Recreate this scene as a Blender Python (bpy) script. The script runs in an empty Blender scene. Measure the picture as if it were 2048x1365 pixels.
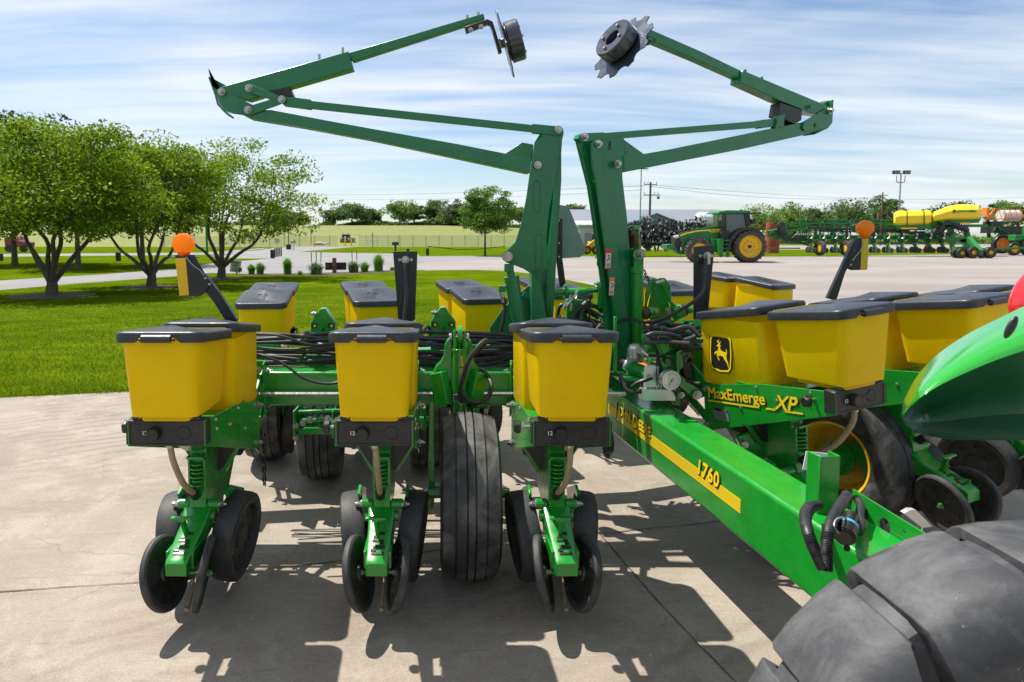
import bpy, bmesh, math, random
import numpy as np
from mathutils import Vector, Matrix, noise
R = math.radians
S = bpy.context.scene
COL = S.collection
random.seed(7)
# ---------------------------------------------------------------- camera, sky, sun, exposure
PITCH = R(4.77); F = 1365.0; CX, CY = 880.0, 587.0; CAMH = 1.6
cd = bpy.data.cameras.new('camera'); cam = bpy.data.objects.new('camera', cd); COL.objects.link(cam)
cam.location = (0, 0, CAMH); cam.rotation_euler = (R(90) - PITCH, 0, 0)
cd.sensor_width = 36; cd.lens = 36 * F / 2048; cd.shift_x = (1024 - CX) / 2048; cd.shift_y = -(682.5 - CY) / 2048
cd.clip_start = 0.05; cd.clip_end = 3000
cd.dof.use_dof = True; cd.dof.focus_distance = 3.3; cd.dof.aperture_fstop = 7.0
S.camera = cam
SUN = Vector((-0.51, 0.355, 1.22)).normalized()
elev = math.asin(SUN.z); az = math.atan2(SUN.x, SUN.y)
w = bpy.data.worlds.new('World'); S.world = w; w.use_nodes = True
nt = w.node_tree; nt.nodes.clear(); L = nt.links
out = nt.nodes.new('ShaderNodeOutputWorld'); bg = nt.nodes.new('ShaderNodeBackground'); bg.inputs[1].default_value = 0.094
sky = nt.nodes.new('ShaderNodeTexSky'); sky.sky_type = 'NISHITA'; sky.sun_disc = False
sky.sun_elevation = elev; sky.sun_rotation = az; sky.air_density = 1.0; sky.dust_density = 0.6; sky.ozone_density = 3.2
tc = nt.nodes.new('ShaderNodeTexCoord'); sep = nt.nodes.new('ShaderNodeSeparateXYZ'); L.new(tc.outputs['Generated'], sep.inputs[0])
def wm(op, a, b=None):
    n = nt.nodes.new('ShaderNodeMath'); n.operation = op
    for i, v in enumerate((a, b)):
        if v is None: continue
        if isinstance(v, (int, float)): n.inputs[i].default_value = v
        else: L.new(v, n.inputs[i])
    return n.outputs[0]
zz = wm('ADD', wm('MAXIMUM', sep.outputs[2], 0.0), 0.09)
cmb = nt.nodes.new('ShaderNodeCombineXYZ'); L.new(wm('DIVIDE', sep.outputs[0], zz), cmb.inputs[0]); L.new(wm('DIVIDE', sep.outputs[1], zz), cmb.inputs[1])
mp = nt.nodes.new('ShaderNodeMapping'); L.new(cmb.outputs[0], mp.inputs[0]); mp.inputs['Scale'].default_value = (0.42, 0.95, 1); mp.inputs['Rotation'].default_value = (0, 0, R(-14)); mp.inputs['Location'].default_value = (0.4, 3.3, 0)
n1 = nt.nodes.new('ShaderNodeTexNoise'); n1.inputs['Scale'].default_value = 0.9; n1.inputs['Detail'].default_value = 8; n1.inputs['Roughness'].default_value = 0.52; n1.inputs['Distortion'].default_value = 0.6
L.new(mp.outputs[0], n1.inputs['Vector'])
mp2 = nt.nodes.new('ShaderNodeMapping'); L.new(cmb.outputs[0], mp2.inputs[0]); mp2.inputs['Scale'].default_value = (0.5, 3.2, 1); mp2.inputs['Rotation'].default_value = (0, 0, R(-22))
n2 = nt.nodes.new('ShaderNodeTexNoise'); n2.inputs['Scale'].default_value = 1.3; n2.inputs['Detail'].default_value = 7; n2.inputs['Roughness'].default_value = 0.55; n2.inputs['Distortion'].default_value = 0.4
L.new(mp2.outputs[0], n2.inputs['Vector'])
cr = nt.nodes.new('ShaderNodeValToRGB'); cr.color_ramp.elements[0].position = 0.39; cr.color_ramp.elements[1].position = 0.60
L.new(wm('ADD', wm('MULTIPLY', n1.outputs[0], 0.66), wm('MULTIPLY', n2.outputs[0], 0.34)), cr.inputs[0])
mask = wm('MINIMUM', wm('ADD', wm('MULTIPLY', cr.outputs[0], 0.84), 0.03), 1.0)
mix = nt.nodes.new('ShaderNodeMix'); mix.data_type = 'RGBA'; L.new(mask, mix.inputs[0]); L.new(sky.outputs[0], mix.inputs[6]); mix.inputs[7].default_value = (6.3, 6.7, 7.1, 1)
L.new(mix.outputs[2], bg.inputs[0]); L.new(bg.outputs[0], out.inputs[0])
sl = bpy.data.lights.new('sun', 'SUN'); sl.energy = 5.0; sl.angle = R(0.53); sl.color = (1, 0.95, 0.87)
so = bpy.data.objects.new('sun', sl); COL.objects.link(so); so.rotation_euler = SUN.to_track_quat('Z', 'Y').to_euler(); so.location = SUN * 60
S.view_settings.view_transform = 'Standard'; S.view_settings.look = 'None'; S.view_settings.exposure = 0.64; S.view_settings.gamma = 1; S.view_settings.use_curve_mapping = False
S.cycles.max_bounces = 12; S.cycles.diffuse_bounces = 6; S.cycles.transparent_max_bounces = 8
# ---------------------------------------------------------------- picture point -> place
cp, sp = math.cos(PITCH), math.sin(PITCH)
def ray(px, py):
    u = (px - CX) / F; v = -(py - CY) / F
    return Vector((u, cp + v * sp, v * cp - sp))
def P(px, py, Y):
    d = ray(px, py); return Vector((0, 0, CAMH)) + d * (Y / d.y)
def G(px, py, z=0.0):
    d = ray(px, py); t = (z - CAMH) / d.z; return Vector((0, 0, CAMH)) + d * t
def PV(px, py, org, yaw, off=0.0):      # point on the vertical plane through org whose horizontal direction has this yaw
    n = Vector((-math.sin(yaw), math.cos(yaw), 0)); o = Vector((org[0], org[1], 0)) + n * off
    d = ray(px, py); c = Vector((0, 0, CAMH)); t = (o - c).dot(n) / d.dot(n); return c + d * t
# ---------------------------------------------------------------- materials
def newmat(name):
    m = bpy.data.materials.new(name); m.use_nodes = True
    return m, m.node_tree, m.node_tree.nodes['Principled BSDF']
def N(t, typ, **kw):
    n = t.nodes.new(typ)
    for k, v in kw.items(): setattr(n, k, v)
    return n
def noisetex(t, scale, detail=5, rough=0.55, vec=None, dist=0.0):
    n = N(t, 'ShaderNodeTexNoise'); n.inputs['Scale'].default_value = scale; n.inputs['Detail'].default_value = detail; n.inputs['Roughness'].default_value = rough; n.inputs['Distortion'].default_value = dist
    if vec is not None: t.links.new(vec, n.inputs['Vector'])
    return n.outputs[0]
def ramp(t, fac, stops):
    r = N(t, 'ShaderNodeValToRGB'); e = r.color_ramp.elements
    while len(e) < len(stops): e.new(0.5)
    for x, (p, c) in zip(e, stops): x.position = p; x.color = (*c, 1) if len(c) == 3 else c
    t.links.new(fac, r.inputs[0]); return r.outputs[0]
def mixc(t, fac, a, b, mode='MIX'):
    m = N(t, 'ShaderNodeMix', data_type='RGBA', blend_type=mode)
    for i, v in ((0, fac), (6, a), (7, b)):
        if isinstance(v, (int, float)): m.inputs[i].default_value = v
        elif isinstance(v, tuple): m.inputs[i].default_value = (*v, 1)
        else: t.links.new(v, m.inputs[i])
    return m.outputs[2]
def bump(t, b, h, strength=0.3, dist=0.01):
    n = N(t, 'ShaderNodeBump'); n.inputs['Strength'].default_value = strength; n.inputs['Distance'].default_value = dist
    t.links.new(h, n.inputs['Height']); t.links.new(n.outputs[0], b.inputs['Normal'])
def coordv(t, kind='Object', scale=None):
    c = N(t, 'ShaderNodeTexCoord').outputs[kind]
    if scale:
        m = N(t, 'ShaderNodeMapping'); m.inputs['Scale'].default_value = scale; t.links.new(c, m.inputs[0]); c = m.outputs[0]
    return c
def pm(name, col, rough=0.5, metal=0.0, var=0.12, scale=9, bmp=0.0, coat=0.0, dirt=None, dirtamt=0.3, rvar=0.12, bscale=60):
    m, t, b = newmat(name); c = coordv(t)
    lo = tuple(x * (1 - var) for x in col); hi = tuple(min(1, x * (1 + var)) for x in col)
    k = ramp(t, noisetex(t, scale, 6, 0.6, c), [(0.3, lo), (0.7, hi)])
    if dirt:
        f = ramp(t, noisetex(t, scale * 1.7, 9, 0.72, c, 0.5), [(0.50, (0, 0, 0)), (0.74, (dirtamt,) * 3)])
        k = mixc(t, f, k, dirt)
    t.links.new(k, b.inputs['Base Color'])
    rr = ramp(t, noisetex(t, scale * 2.3, 7, 0.7, c), [(0.3, (max(0, rough - rvar),) * 3), (0.75, (min(1, rough + rvar),) * 3)])
    t.links.new(rr, b.inputs['Roughness'])
    b.inputs['Metallic'].default_value = metal; b.inputs['Coat Weight'].default_value = coat; b.inputs['Coat Roughness'].default_value = 0.15
    if bmp: bump(t, b, noisetex(t, bscale, 6, 0.6, c), bmp, 0.004)
    return m
M = {}
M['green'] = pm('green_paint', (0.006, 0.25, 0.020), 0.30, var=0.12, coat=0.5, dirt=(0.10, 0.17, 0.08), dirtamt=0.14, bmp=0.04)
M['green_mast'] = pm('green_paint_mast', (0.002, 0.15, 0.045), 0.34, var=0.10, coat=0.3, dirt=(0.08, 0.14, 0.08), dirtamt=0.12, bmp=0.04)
M['greenfar'] = pm('green_paint_far', (0.008, 0.17, 0.03), 0.45, var=0.2)
M['fender_inside'] = pm('fender_underside_shade', (0.008, 0.12, 0.028), 0.22, var=0.1, coat=0.5, rvar=0.05)  # shade under the fender put into a darker copy of its green
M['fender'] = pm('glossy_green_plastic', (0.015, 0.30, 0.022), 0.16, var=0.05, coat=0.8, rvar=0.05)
M['black'] = pm('black_steel', (0.010, 0.011, 0.013), 0.42, var=0.2, coat=0.1, dirt=(0.06, 0.055, 0.05), dirtamt=0.25)
M['lid'] = pm('lid_plastic', (0.022, 0.026, 0.034), 0.42, var=0.12, scale=14, dirt=(0.11, 0.11, 0.11), dirtamt=0.18, bmp=0.15, bscale=240)
M['box'] = pm('meter_box_plastic', (0.018, 0.018, 0.019), 0.5, var=0.15, scale=30, bmp=0.12, bscale=300, dirt=(0.07, 0.065, 0.06), dirtamt=0.25)
M['hose'] = pm('rubber_hose', (0.018, 0.018, 0.020), 0.5, var=0.3, scale=20, dirt=(0.09, 0.08, 0.07), dirtamt=0.5)
M['tan'] = pm('tan_tube', (0.34, 0.25, 0.15), 0.6, var=0.12, scale=25, dirt=(0.2, 0.14, 0.08), dirtamt=0.4)
M['silver'] = pm('zinc_steel', (0.42, 0.41, 0.38), 0.33, metal=0.9, var=0.15, scale=40, dirt=(0.25, 0.2, 0.14), dirtamt=0.4)
M['alu'] = pm('cast_aluminium', (0.62, 0.62, 0.62), 0.35, metal=0.7, var=0.08)
M['rust'] = pm('rusty_chain', (0.10, 0.055, 0.03), 0.7, metal=0.4, var=0.4, scale=60)
M['amber'] = None
M['yellowpaint'] = pm('yellow_paint', (0.80, 0.46, 0.005), 0.35, var=0.08, dirt=(0.35, 0.22, 0.06), dirtamt=0.35)
M['decal'] = pm('yellow_decal', (0.88, 0.62, 0.008), 0.4, var=0.04)
M['decalblack'] = pm('black_decal', (0.015, 0.015, 0.012), 0.4, var=0.05)
M['decalolive'] = pm('olive_yellow_reflector', (0.55, 0.42, 0.01), 0.5, var=0.05)
M['white'] = pm('white_decal', (0.58, 0.58, 0.56), 0.5, var=0.05)
M['orange'] = pm('orange_decal', (0.85, 0.20, 0.02), 0.5, var=0.05)
M['red'] = pm('red_decal', (0.6, 0.03, 0.02), 0.5, var=0.05)
M['greyplate'] = pm('grey_label', (0.28, 0.29, 0.29), 0.4, metal=0.3, var=0.1)
M['discface'] = pm('closing_wheel_face', (0.022, 0.023, 0.020), 0.42, var=0.25, scale=14, dirt=(0.12, 0.10, 0.075), dirtamt=0.45, bmp=0.1)
M['wood'] = pm('weathered_wood', (0.14, 0.09, 0.06), 0.85, var=0.3, scale=6)
M['darkwood'] = pm('dark_wood', (0.035, 0.024, 0.018), 0.85, var=0.3, scale=6)
M['bark'] = pm('bark', (0.085, 0.066, 0.048), 0.95, var=0.4, scale=14, bmp=0.8, bscale=30)
M['pole'] = pm('galvanised_pole', (0.30, 0.31, 0.33), 0.5, metal=0.4)
M['glass'] = pm('tinted_glass', (0.03, 0.05, 0.06), 0.08, var=0.1, coat=1.0, rvar=0.02)
M['whitetank'] = pm('white_poly_tank', (0.62, 0.64, 0.66), 0.4, var=0.05)
M['yellowtank'] = pm('yellow_poly_tank', (0.85, 0.60, 0.01), 0.35, var=0.04)
M['orangepaint'] = pm('orange_paint', (0.80, 0.22, 0.01), 0.45, var=0.15)
M['redtank'] = pm('red_painted_drum', (0.33, 0.06, 0.035), 0.6, var=0.2)
M['roofmetal'] = pm('metal_roof', (0.22, 0.235, 0.27), 0.5, metal=0.2, var=0.06, scale=1.2)
M['wallmetal'] = pm('metal_wall', (0.42, 0.46, 0.47), 0.6, var=0.06, scale=1.2)
M['bluegable'] = pm('blue_grey_gable', (0.10, 0.15, 0.19), 0.6, var=0.06)
M['signback'] = pm('sign_back_metal', (0.17, 0.25, 0.22), 0.45, metal=0.35, var=0.12, scale=6)
M['mulch'] = pm('mulch', (0.07, 0.045, 0.03), 0.95, var=0.4, scale=12, bmp=0.6)
M['rock'] = pm('pale_rock', (0.42, 0.36, 0.28), 0.9, var=0.2, scale=3, bmp=0.5, bscale=12)
M['truckpaint'] = pm('grey_truck_paint', (0.16, 0.18, 0.21), 0.35, coat=0.4)
M['redpaint'] = pm('red_vehicle_paint', (0.22, 0.02, 0.02), 0.35, coat=0.4)
def tyremat(name, base, dust, amt):
    m, t, b = newmat(name); c = coordv(t)
    f = ramp(t, noisetex(t, 5, 8, 0.7, c, 0.8), [(0.42, (0, 0, 0)), (0.72, (amt,) * 3)])
    sp_ = ramp(t, noisetex(t, 70, 3, 0.6, c), [(0.70, (0, 0, 0)), (0.74, (0.55,) * 3)])
    big = ramp(t, noisetex(t, 9, 3, 0.5, c), [(0.5, (0, 0, 0)), (0.62, (1,) * 3)])
    k = mixc(t, f, base, dust); k = mixc(t, mixc(t, 1.0, sp_, big, 'MULTIPLY'), k, (0.42, 0.40, 0.36))
    t.links.new(k, b.inputs['Base Color']); b.inputs['Roughness'].default_value = 0.62
    bump(t, b, noisetex(t, 90, 5, 0.6, c), 0.25, 0.003)
    return m
M['tyre'] = tyremat('implement_tyre', (0.022, 0.022, 0.023), (0.19, 0.185, 0.17), 0.85)
M['gauge'] = tyremat('gauge_wheel_rubber', (0.020, 0.020, 0.021), (0.12, 0.115, 0.105), 0.5)
M['bigtyre'] = tyremat('tractor_tyre', (0.035, 0.036, 0.040), (0.15, 0.15, 0.152), 0.8)
M['fartyre'] = pm('far_tyre', (0.05, 0.045, 0.04), 0.8, var=0.3, dirt=(0.22, 0.17, 0.13), dirtamt=0.8, scale=3)
def hoppermat(name, col, trans, dirtamt):
    m, t, b = newmat(name); c = coordv(t)
    k = ramp(t, noisetex(t, 3.5, 5, 0.5, c), [(0.3, tuple(x * 0.93 for x in col)), (0.7, col)])
    f = ramp(t, noisetex(t, 6, 9, 0.72, c, 0.7), [(0.50, (0, 0, 0)), (0.82, (dirtamt,) * 3)])
    k = mixc(t, f, k, (0.30, 0.21, 0.02))
    t.links.new(k, b.inputs['Base Color']); b.inputs['Roughness'].default_value = 0.36; b.inputs['Specular IOR Level'].default_value = 0.22
    tr = N(t, 'ShaderNodeBsdfTranslucent'); t.links.new(k, tr.inputs[0])
    ms = N(t, 'ShaderNodeMixShader'); ms.inputs[0].default_value = trans
    o = t.nodes['Material Output']; t.links.new(b.outputs[0], ms.inputs[1]); t.links.new(tr.outputs[0], ms.inputs[2]); t.links.new(ms.outputs[0], o.inputs[0])
    bump(t, b, noisetex(t, 14, 3, 0.5, c), 0.10, 0.01)
    return m
M['hopper'] = hoppermat('hopper_plastic', (1.0, 0.69, 0.001), 0.30, 0.16)
def lensmat(name, col, emis=0):
    m, t, b = newmat(name)
    b.inputs['Base Color'].default_value = (*col, 1); b.inputs['Roughness'].default_value = 0.1; b.inputs['Coat Weight'].default_value = 1.0
    tr = N(t, 'ShaderNodeBsdfTranslucent'); tr.inputs[0].default_value = (*col, 1)
    ms = N(t, 'ShaderNodeMixShader'); ms.inputs[0].default_value = 0.7
    o = t.nodes['Material Output']; t.links.new(b.outputs[0], ms.inputs[1]); t.links.new(tr.outputs[0], ms.inputs[2]); t.links.new(ms.outputs[0], o.inputs[0])
    wv = N(t, 'ShaderNodeTexWave', wave_type='RINGS', rings_direction='Y'); wv.inputs['Scale'].default_value = 30; t.links.new(coordv(t), wv.inputs[0])
    bump(t, b, wv.outputs[1], 0.25, 0.004)
    return m
M['amber'] = lensmat('amber_lens', (1.0, 0.42, 0.0)); M['redlens'] = pm('red_lens', (0.75, 0.012, 0.02), 0.12, coat=1.0, rvar=0.03, var=0.05)
def leafmat(name, cols, trans=0.35):
    m, t, b = newmat(name)
    g = N(t, 'ShaderNodeNewGeometry').outputs['Random Per Island']
    n = len(cols); k = ramp(t, g, [(i / (n - 1), c) for i, c in enumerate(cols)])
    k2 = ramp(t, noisetex(t, 0.7, 3, 0.5, coordv(t)), [(0.35, (0.72, 0.75, 0.7)), (0.65, (1.15, 1.1, 1.0))])
    k = mixc(t, 1.0, k, k2, 'MULTIPLY')
    t.links.new(k, b.inputs['Base Color']); b.inputs['Roughness'].default_value = 0.6; b.inputs['Specular IOR Level'].default_value = 0.12
    tr = N(t, 'ShaderNodeBsdfTranslucent'); t.links.new(k, tr.inputs[0])
    ms = N(t, 'ShaderNodeMixShader'); ms.inputs[0].default_value = trans
    o = t.nodes['Material Output']; t.links.new(b.outputs[0], ms.inputs[1]); t.links.new(tr.outputs[0], ms.inputs[2]); t.links.new(ms.outputs[0], o.inputs[0])
    return m
M['leaf_locust'] = leafmat('leaf_locust', [(0.08, 0.16, 0.008), (0.15, 0.26, 0.012), (0.32, 0.42, 0.02), (0.22, 0.34, 0.02)])
M['leaf_bright'] = leafmat('leaf_bright', [(0.06, 0.14, 0.02), (0.12, 0.24, 0.03), (0.20, 0.32, 0.05)])
M['leaf_dark'] = leafmat('leaf_dark', [(0.025, 0.06, 0.02), (0.05, 0.10, 0.03), (0.08, 0.14, 0.04)])
M['leaf_far'] = leafmat('leaf_far', [(0.06, 0.12, 0.04), (0.11, 0.19, 0.06), (0.17, 0.26, 0.08)])
M['leaf_far_pale'] = leafmat('leaf_far_pale', [(0.12, 0.16, 0.09), (0.17, 0.21, 0.12)])
M['leaf_farlight'] = leafmat('leaf_farlight', [(0.09, 0.18, 0.04), (0.16, 0.28, 0.06), (0.23, 0.35, 0.08)])
M['blade'] = leafmat('grass_blade', [(0.085, 0.15, 0.003), (0.13, 0.21, 0.004), (0.20, 0.28, 0.008)])
M['tuft'] = leafmat('ornamental_blade', [(0.08, 0.22, 0.02), (0.13, 0.32, 0.03), (0.2, 0.38, 0.05)])
M['yucca'] = leafmat('yucca_blade', [(0.08, 0.14, 0.05), (0.14, 0.22, 0.09), (0.25, 0.32, 0.16)])
# ---------------------------------------------------------------- mesh building
class MB:
    def __init__(s): s.v = []; s.f = []; s.mi = []; s.m = 0
    def add(s, vs, fs, T=None):
        o = len(s.v)
        s.v += [tuple(T @ Vector(v)) if T is not None else tuple(v) for v in vs]
        s.f += [tuple(i + o for i in f) for f in fs]; s.mi += [s.m] * len(fs); return s
    def box(s, c, d, T=None, rz=0.0):
        x, y, z = (k / 2 for k in d)
        vs = [Vector((a * x, b * y, e * z)) for e in (-1, 1) for b in (-1, 1) for a in (-1, 1)]
        if rz: Q = Matrix.Rotation(rz, 3, 'Z'); vs = [Q @ v for v in vs]
        c = Vector(c); vs = [v + c for v in vs]
        return s.add(vs, [(0, 2, 3, 1), (4, 5, 7, 6), (0, 1, 5, 4), (2, 6, 7, 3), (0, 4, 6, 2), (1, 3, 7, 5)], T)
    def bar(s, a, b, wd, ht, up=(0, 0, 1), T=None):   # box beam from a to b
        a, b = Vector(a), Vector(b); d = (b - a).normalized(); u = Vector(up)
        x = d.cross(u)
        if x.length < 1e-4: x = d.cross(Vector((0, 1, 0)))
        x.normalize(); u = x.cross(d)
        vs = [p + x * (i * wd / 2) + u * (j * ht / 2) for p in (a, b) for i, j in ((-1, -1), (1, -1), (1, 1), (-1, 1))]
        return s.add(vs, [(0, 1, 2, 3), (7, 6, 5, 4), (0, 4, 5, 1), (1, 5, 6, 2), (2, 6, 7, 3), (3, 7, 4, 0)], T)
    def cyl(s, a, b, r0, r1=None, n=16, T=None, caps=True):
        a, b = Vector(a), Vector(b); r1 = r0 if r1 is None else r1
        d = (b - a).normalized(); x = d.orthogonal().normalized(); y = d.cross(x)
        vs = [p + (x * math.cos(2 * math.pi * i / n) + y * math.sin(2 * math.pi * i / n)) * r for p, r in ((a, r0), (b, r1)) for i in range(n)]
        fs = [(i, (i + 1) % n, n + (i + 1) % n, n + i) for i in range(n)]
        if caps: fs += [tuple(reversed(range(n))), tuple(range(n, 2 * n))]
        return s.add(vs, fs, T)
    def tube(s, pts, r, n=8, T=None, sub=4, taper=None):
        pts = [Vector(p) for p in pts]
        if sub > 1 and len(pts) > 2:
            q = []; e = [pts[0] * 2 - pts[1]] + pts + [pts[-1] * 2 - pts[-2]]
            for i in range(1, len(e) - 2):
                for k in range(sub):
                    t = k / sub; a, b, c, d = e[i - 1:i + 3]
                    q.append(0.5 * ((2 * b) + (c - a) * t + (2 * a - 5 * b + 4 * c - d) * t * t + (3 * b - a - 3 * c + d) * t ** 3))
            pts = q + [pts[-1]]
        m = len(pts); x = None; vs = []
        for i, p in enumerate(pts):
            d = (pts[min(i + 1, m - 1)] - pts[max(i - 1, 0)]).normalized()
            x = d.orthogonal().normalized() if x is None else (x - d * x.dot(d)).normalized()
            y = d.cross(x); rr = r if taper is None else r + (taper - r) * i / (m - 1)
            vs += [p + (x * math.cos(2 * math.pi * k / n) + y * math.sin(2 * math.pi * k / n)) * rr for k in range(n)]
        fs = [(i * n + k, i * n + (k + 1) % n, (i + 1) * n + (k + 1) % n, (i + 1) * n + k) for i in range(m - 1) for k in range(n)]
        fs += [tuple(reversed(range(n))), tuple(range((m - 1) * n, m * n))]
        return s.add(vs, fs, T)
    def loft(s, rings, T=None, c0=True, c1=True):
        n = len(rings[0]); vs = [v for r in rings for v in r]
        fs = [(i * n + k, i * n + (k + 1) % n, (i + 1) * n + (k + 1) % n, (i + 1) * n + k) for i in range(len(rings) - 1) for k in range(n)]
        if c0: fs.append(tuple(reversed(range(n))))
        if c1: fs.append(tuple(range((len(rings) - 1) * n, len(rings) * n)))
        return s.add(vs, fs, T)
    def prism(s, poly, vec, T=None):
        poly = [Vector(p) for p in poly]; vec = Vector(vec)
        nrm = sum(((poly[i] - poly[0]).cross(poly[(i + 1) % len(poly)] - poly[0]) for i in range(1, len(poly) - 1)), Vector())
        if nrm.dot(vec) > 0: poly.reverse()
        n = len(poly); vs = poly + [p + vec for p in poly]
        fs = [tuple(range(n)), tuple(reversed(range(n, 2 * n)))] + [(i, n + i, n + (i + 1) % n, (i + 1) % n) for i in range(n)]
        return s.add(vs, fs, T)
    def lathe(s, prof, org=(0, 0, 0), axis=(0, 0, 1), n=32, T=None, closed=False):
        org, d = Vector(org), Vector(axis).normalized(); x = d.orthogonal().normalized(); y = d.cross(x); m = len(prof)
        vs = [org + d * h + (x * math.cos(2 * math.pi * i / n) + y * math.sin(2 * math.pi * i / n)) * r for i in range(n) for r, h in prof]
        e = m if closed else m - 1
        fs = [(i * m + k, ((i + 1) % n) * m + k, ((i + 1) % n) * m + (k + 1) % m, i * m + (k + 1) % m) for i in range(n) for k in range(e)]
        return s.add(vs, fs, T)
    def ball(s, c, r, n=12, T=None, sc=(1, 1, 1)):
        m = n // 2 + 1; vs = []; c = Vector(c)
        for j in range(m + 1):
            a = math.pi * j / m
            vs += [c + Vector((math.sin(a) * math.cos(2 * math.pi * i / n) * sc[0], math.sin(a) * math.sin(2 * math.pi * i / n) * sc[1], -math.cos(a) * sc[2])) * r for i in range(n)]
        fs = [(j * n + i, j * n + (i + 1) % n, (j + 1) * n + (i + 1) % n, (j + 1) * n + i) for j in range(m) for i in range(n)]
        return s.add(vs, fs, T)
    def bolt(s, p, d, r=0.012, h=0.012, T=None):
        p, d = Vector(p), Vector(d).normalized()
        s.cyl(p, p + d * h * 0.35, r * 1.45, n=14, T=T); s.cyl(p + d * h * 0.35, p + d * h * 1.3, r, n=6, T=T); s.cyl(p + d * h * 1.3, p + d * h * 1.8, r * 0.6, n=8, T=T); return s
    def build(s, name, mats, parent=None, bevel=0.0, smooth=True, angle=35, T=None):
        me = bpy.data.meshes.new(name); me.from_pydata(s.v, [], s.f)
        if not isinstance(mats, (list, tuple)): mats = [mats]
        for m in mats: me.materials.append(M[m] if isinstance(m, str) else m)
        if len(mats) > 1: me.polygons.foreach_set('material_index', s.mi)
        bm = bmesh.new(); bm.from_mesh(me); bmesh.ops.recalc_face_normals(bm, faces=bm.faces[:]) if len(s.f) < 30000 else None; bm.to_mesh(me); bm.free()
        if smooth: me.polygons.foreach_set('use_smooth', [True] * len(me.polygons)); me.set_sharp_from_angle(angle=R(angle))
        me.update(); o = bpy.data.objects.new(name, me); COL.objects.link(o)
        if parent: o.parent = parent
        if T is not None: o.matrix_basis = T
        if bevel:
            b = o.modifiers.new('bevel', 'BEVEL'); b.width = bevel; b.segments = 2; b.limit_method = 'ANGLE'; b.angle_limit = R(40); b.use_clamp_overlap = True
        return o
def tag(o, label=None, cat=None, group=None, kind=None):
    for k, v in (('label', label), ('category', cat), ('group', group), ('kind', kind)):
        if v: o[k] = v
    return o
def empty(name, loc=(0, 0, 0), rz=0.0):
    o = bpy.data.objects.new(name, None); COL.objects.link(o); o.location = loc; o.rotation_euler = (0, 0, rz); o.empty_display_size = 0.2; return o
CH = {}
def copy_tree(o, parent=None):
    c = o.copy(); COL.objects.link(c)
    if parent: c.parent = parent
    for ch in [x for x in COL.objects if x.parent == o]: copy_tree(ch, c)
    return c
def curvemesh(splines, ext, bevel=0.0):      # filled 2D outlines (inner ones are holes), as a mesh with thickness 2*ext in z
    cu = bpy.data.curves.new('outline', 'CURVE'); cu.dimensions = '2D'; cu.fill_mode = 'BOTH'; cu.extrude = ext; cu.bevel_depth = bevel
    for sp_ in splines:
        q = cu.splines.new('POLY'); q.points.add(len(sp_) - 1); q.use_cyclic_u = True
        for pt, (a, b) in zip(q.points, sp_): pt.co = (a, b, 0, 1)
    o = bpy.data.objects.new('outline', cu); me = bpy.data.meshes.new_from_object(o); bpy.data.objects.remove(o); bpy.data.curves.remove(cu); return me
def fromme(mb, me, T):
    mb.add([v.co.copy() for v in me.vertices], [tuple(p.vertices) for p in me.polygons], T); bpy.data.meshes.remove(me)
def textme(txt, size, ext=0.001, offset=0.0, shear=0.0, space=1.0):
    cu = bpy.data.curves.new('text', 'FONT'); cu.body = txt; cu.size = size; cu.extrude = ext; cu.shear = shear; cu.align_x = 'LEFT'; cu.space_character = space
    o = bpy.data.objects.new('text', cu); me = bpy.data.meshes.new_from_object(o); bpy.data.objects.remove(o); bpy.data.curves.remove(cu)
    if offset > 0.0002:                      # heavier strokes: shifted copies, each a hair above the last
        vs = [v.co.copy() for v in me.vertices]; fs = [tuple(p.vertices) for p in me.polygons]; av, af = [], []; q = offset
        for k, (dx, dy) in enumerate(((0, 0), (q, 0), (-q, 0), (0, q), (0, -q), (q * .7, q * .7), (-q * .7, -q * .7), (q * .7, -q * .7), (-q * .7, q * .7))):
            o_ = len(av); av += [(v.x + dx, v.y + dy, v.z + k * 0.00004) for v in vs]; af += [tuple(i_ + o_ for i_ in f) for f in fs]
        me = bpy.data.meshes.new('text'); me.from_pydata(av, [], af)
    return me
def frameM(o, x, y):                          # matrix whose local x, y run along the given vectors
    x = Vector(x).normalized(); z = x.cross(Vector(y)).normalized(); y = z.cross(x)
    return Matrix.Translation(Vector(o)) @ Matrix((x, y, z)).transposed().to_4x4()
def circ(cx, cy, r, n=20, a0=0, a1=2 * math.pi): return [(cx + r * math.cos(a0 + (a1 - a0) * i / n), cy + r * math.sin(a0 + (a1 - a0) * i / n)) for i in range(n)]
# ================================================================ SETTING
def sheet(name, pts, z, mat, sub=0):
    mb = MB(); mb.add([(p[0], p[1], z) for p in pts], [tuple(range(len(pts)))])
    o = mb.build(name, mat, smooth=False); o['kind'] = 'structure'
    if o.data.polygons[0].normal.z < 0: o.data.flip_normals()
    return o
def Gs(*pp): return [G(a, b) for a, b in pp]
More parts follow.
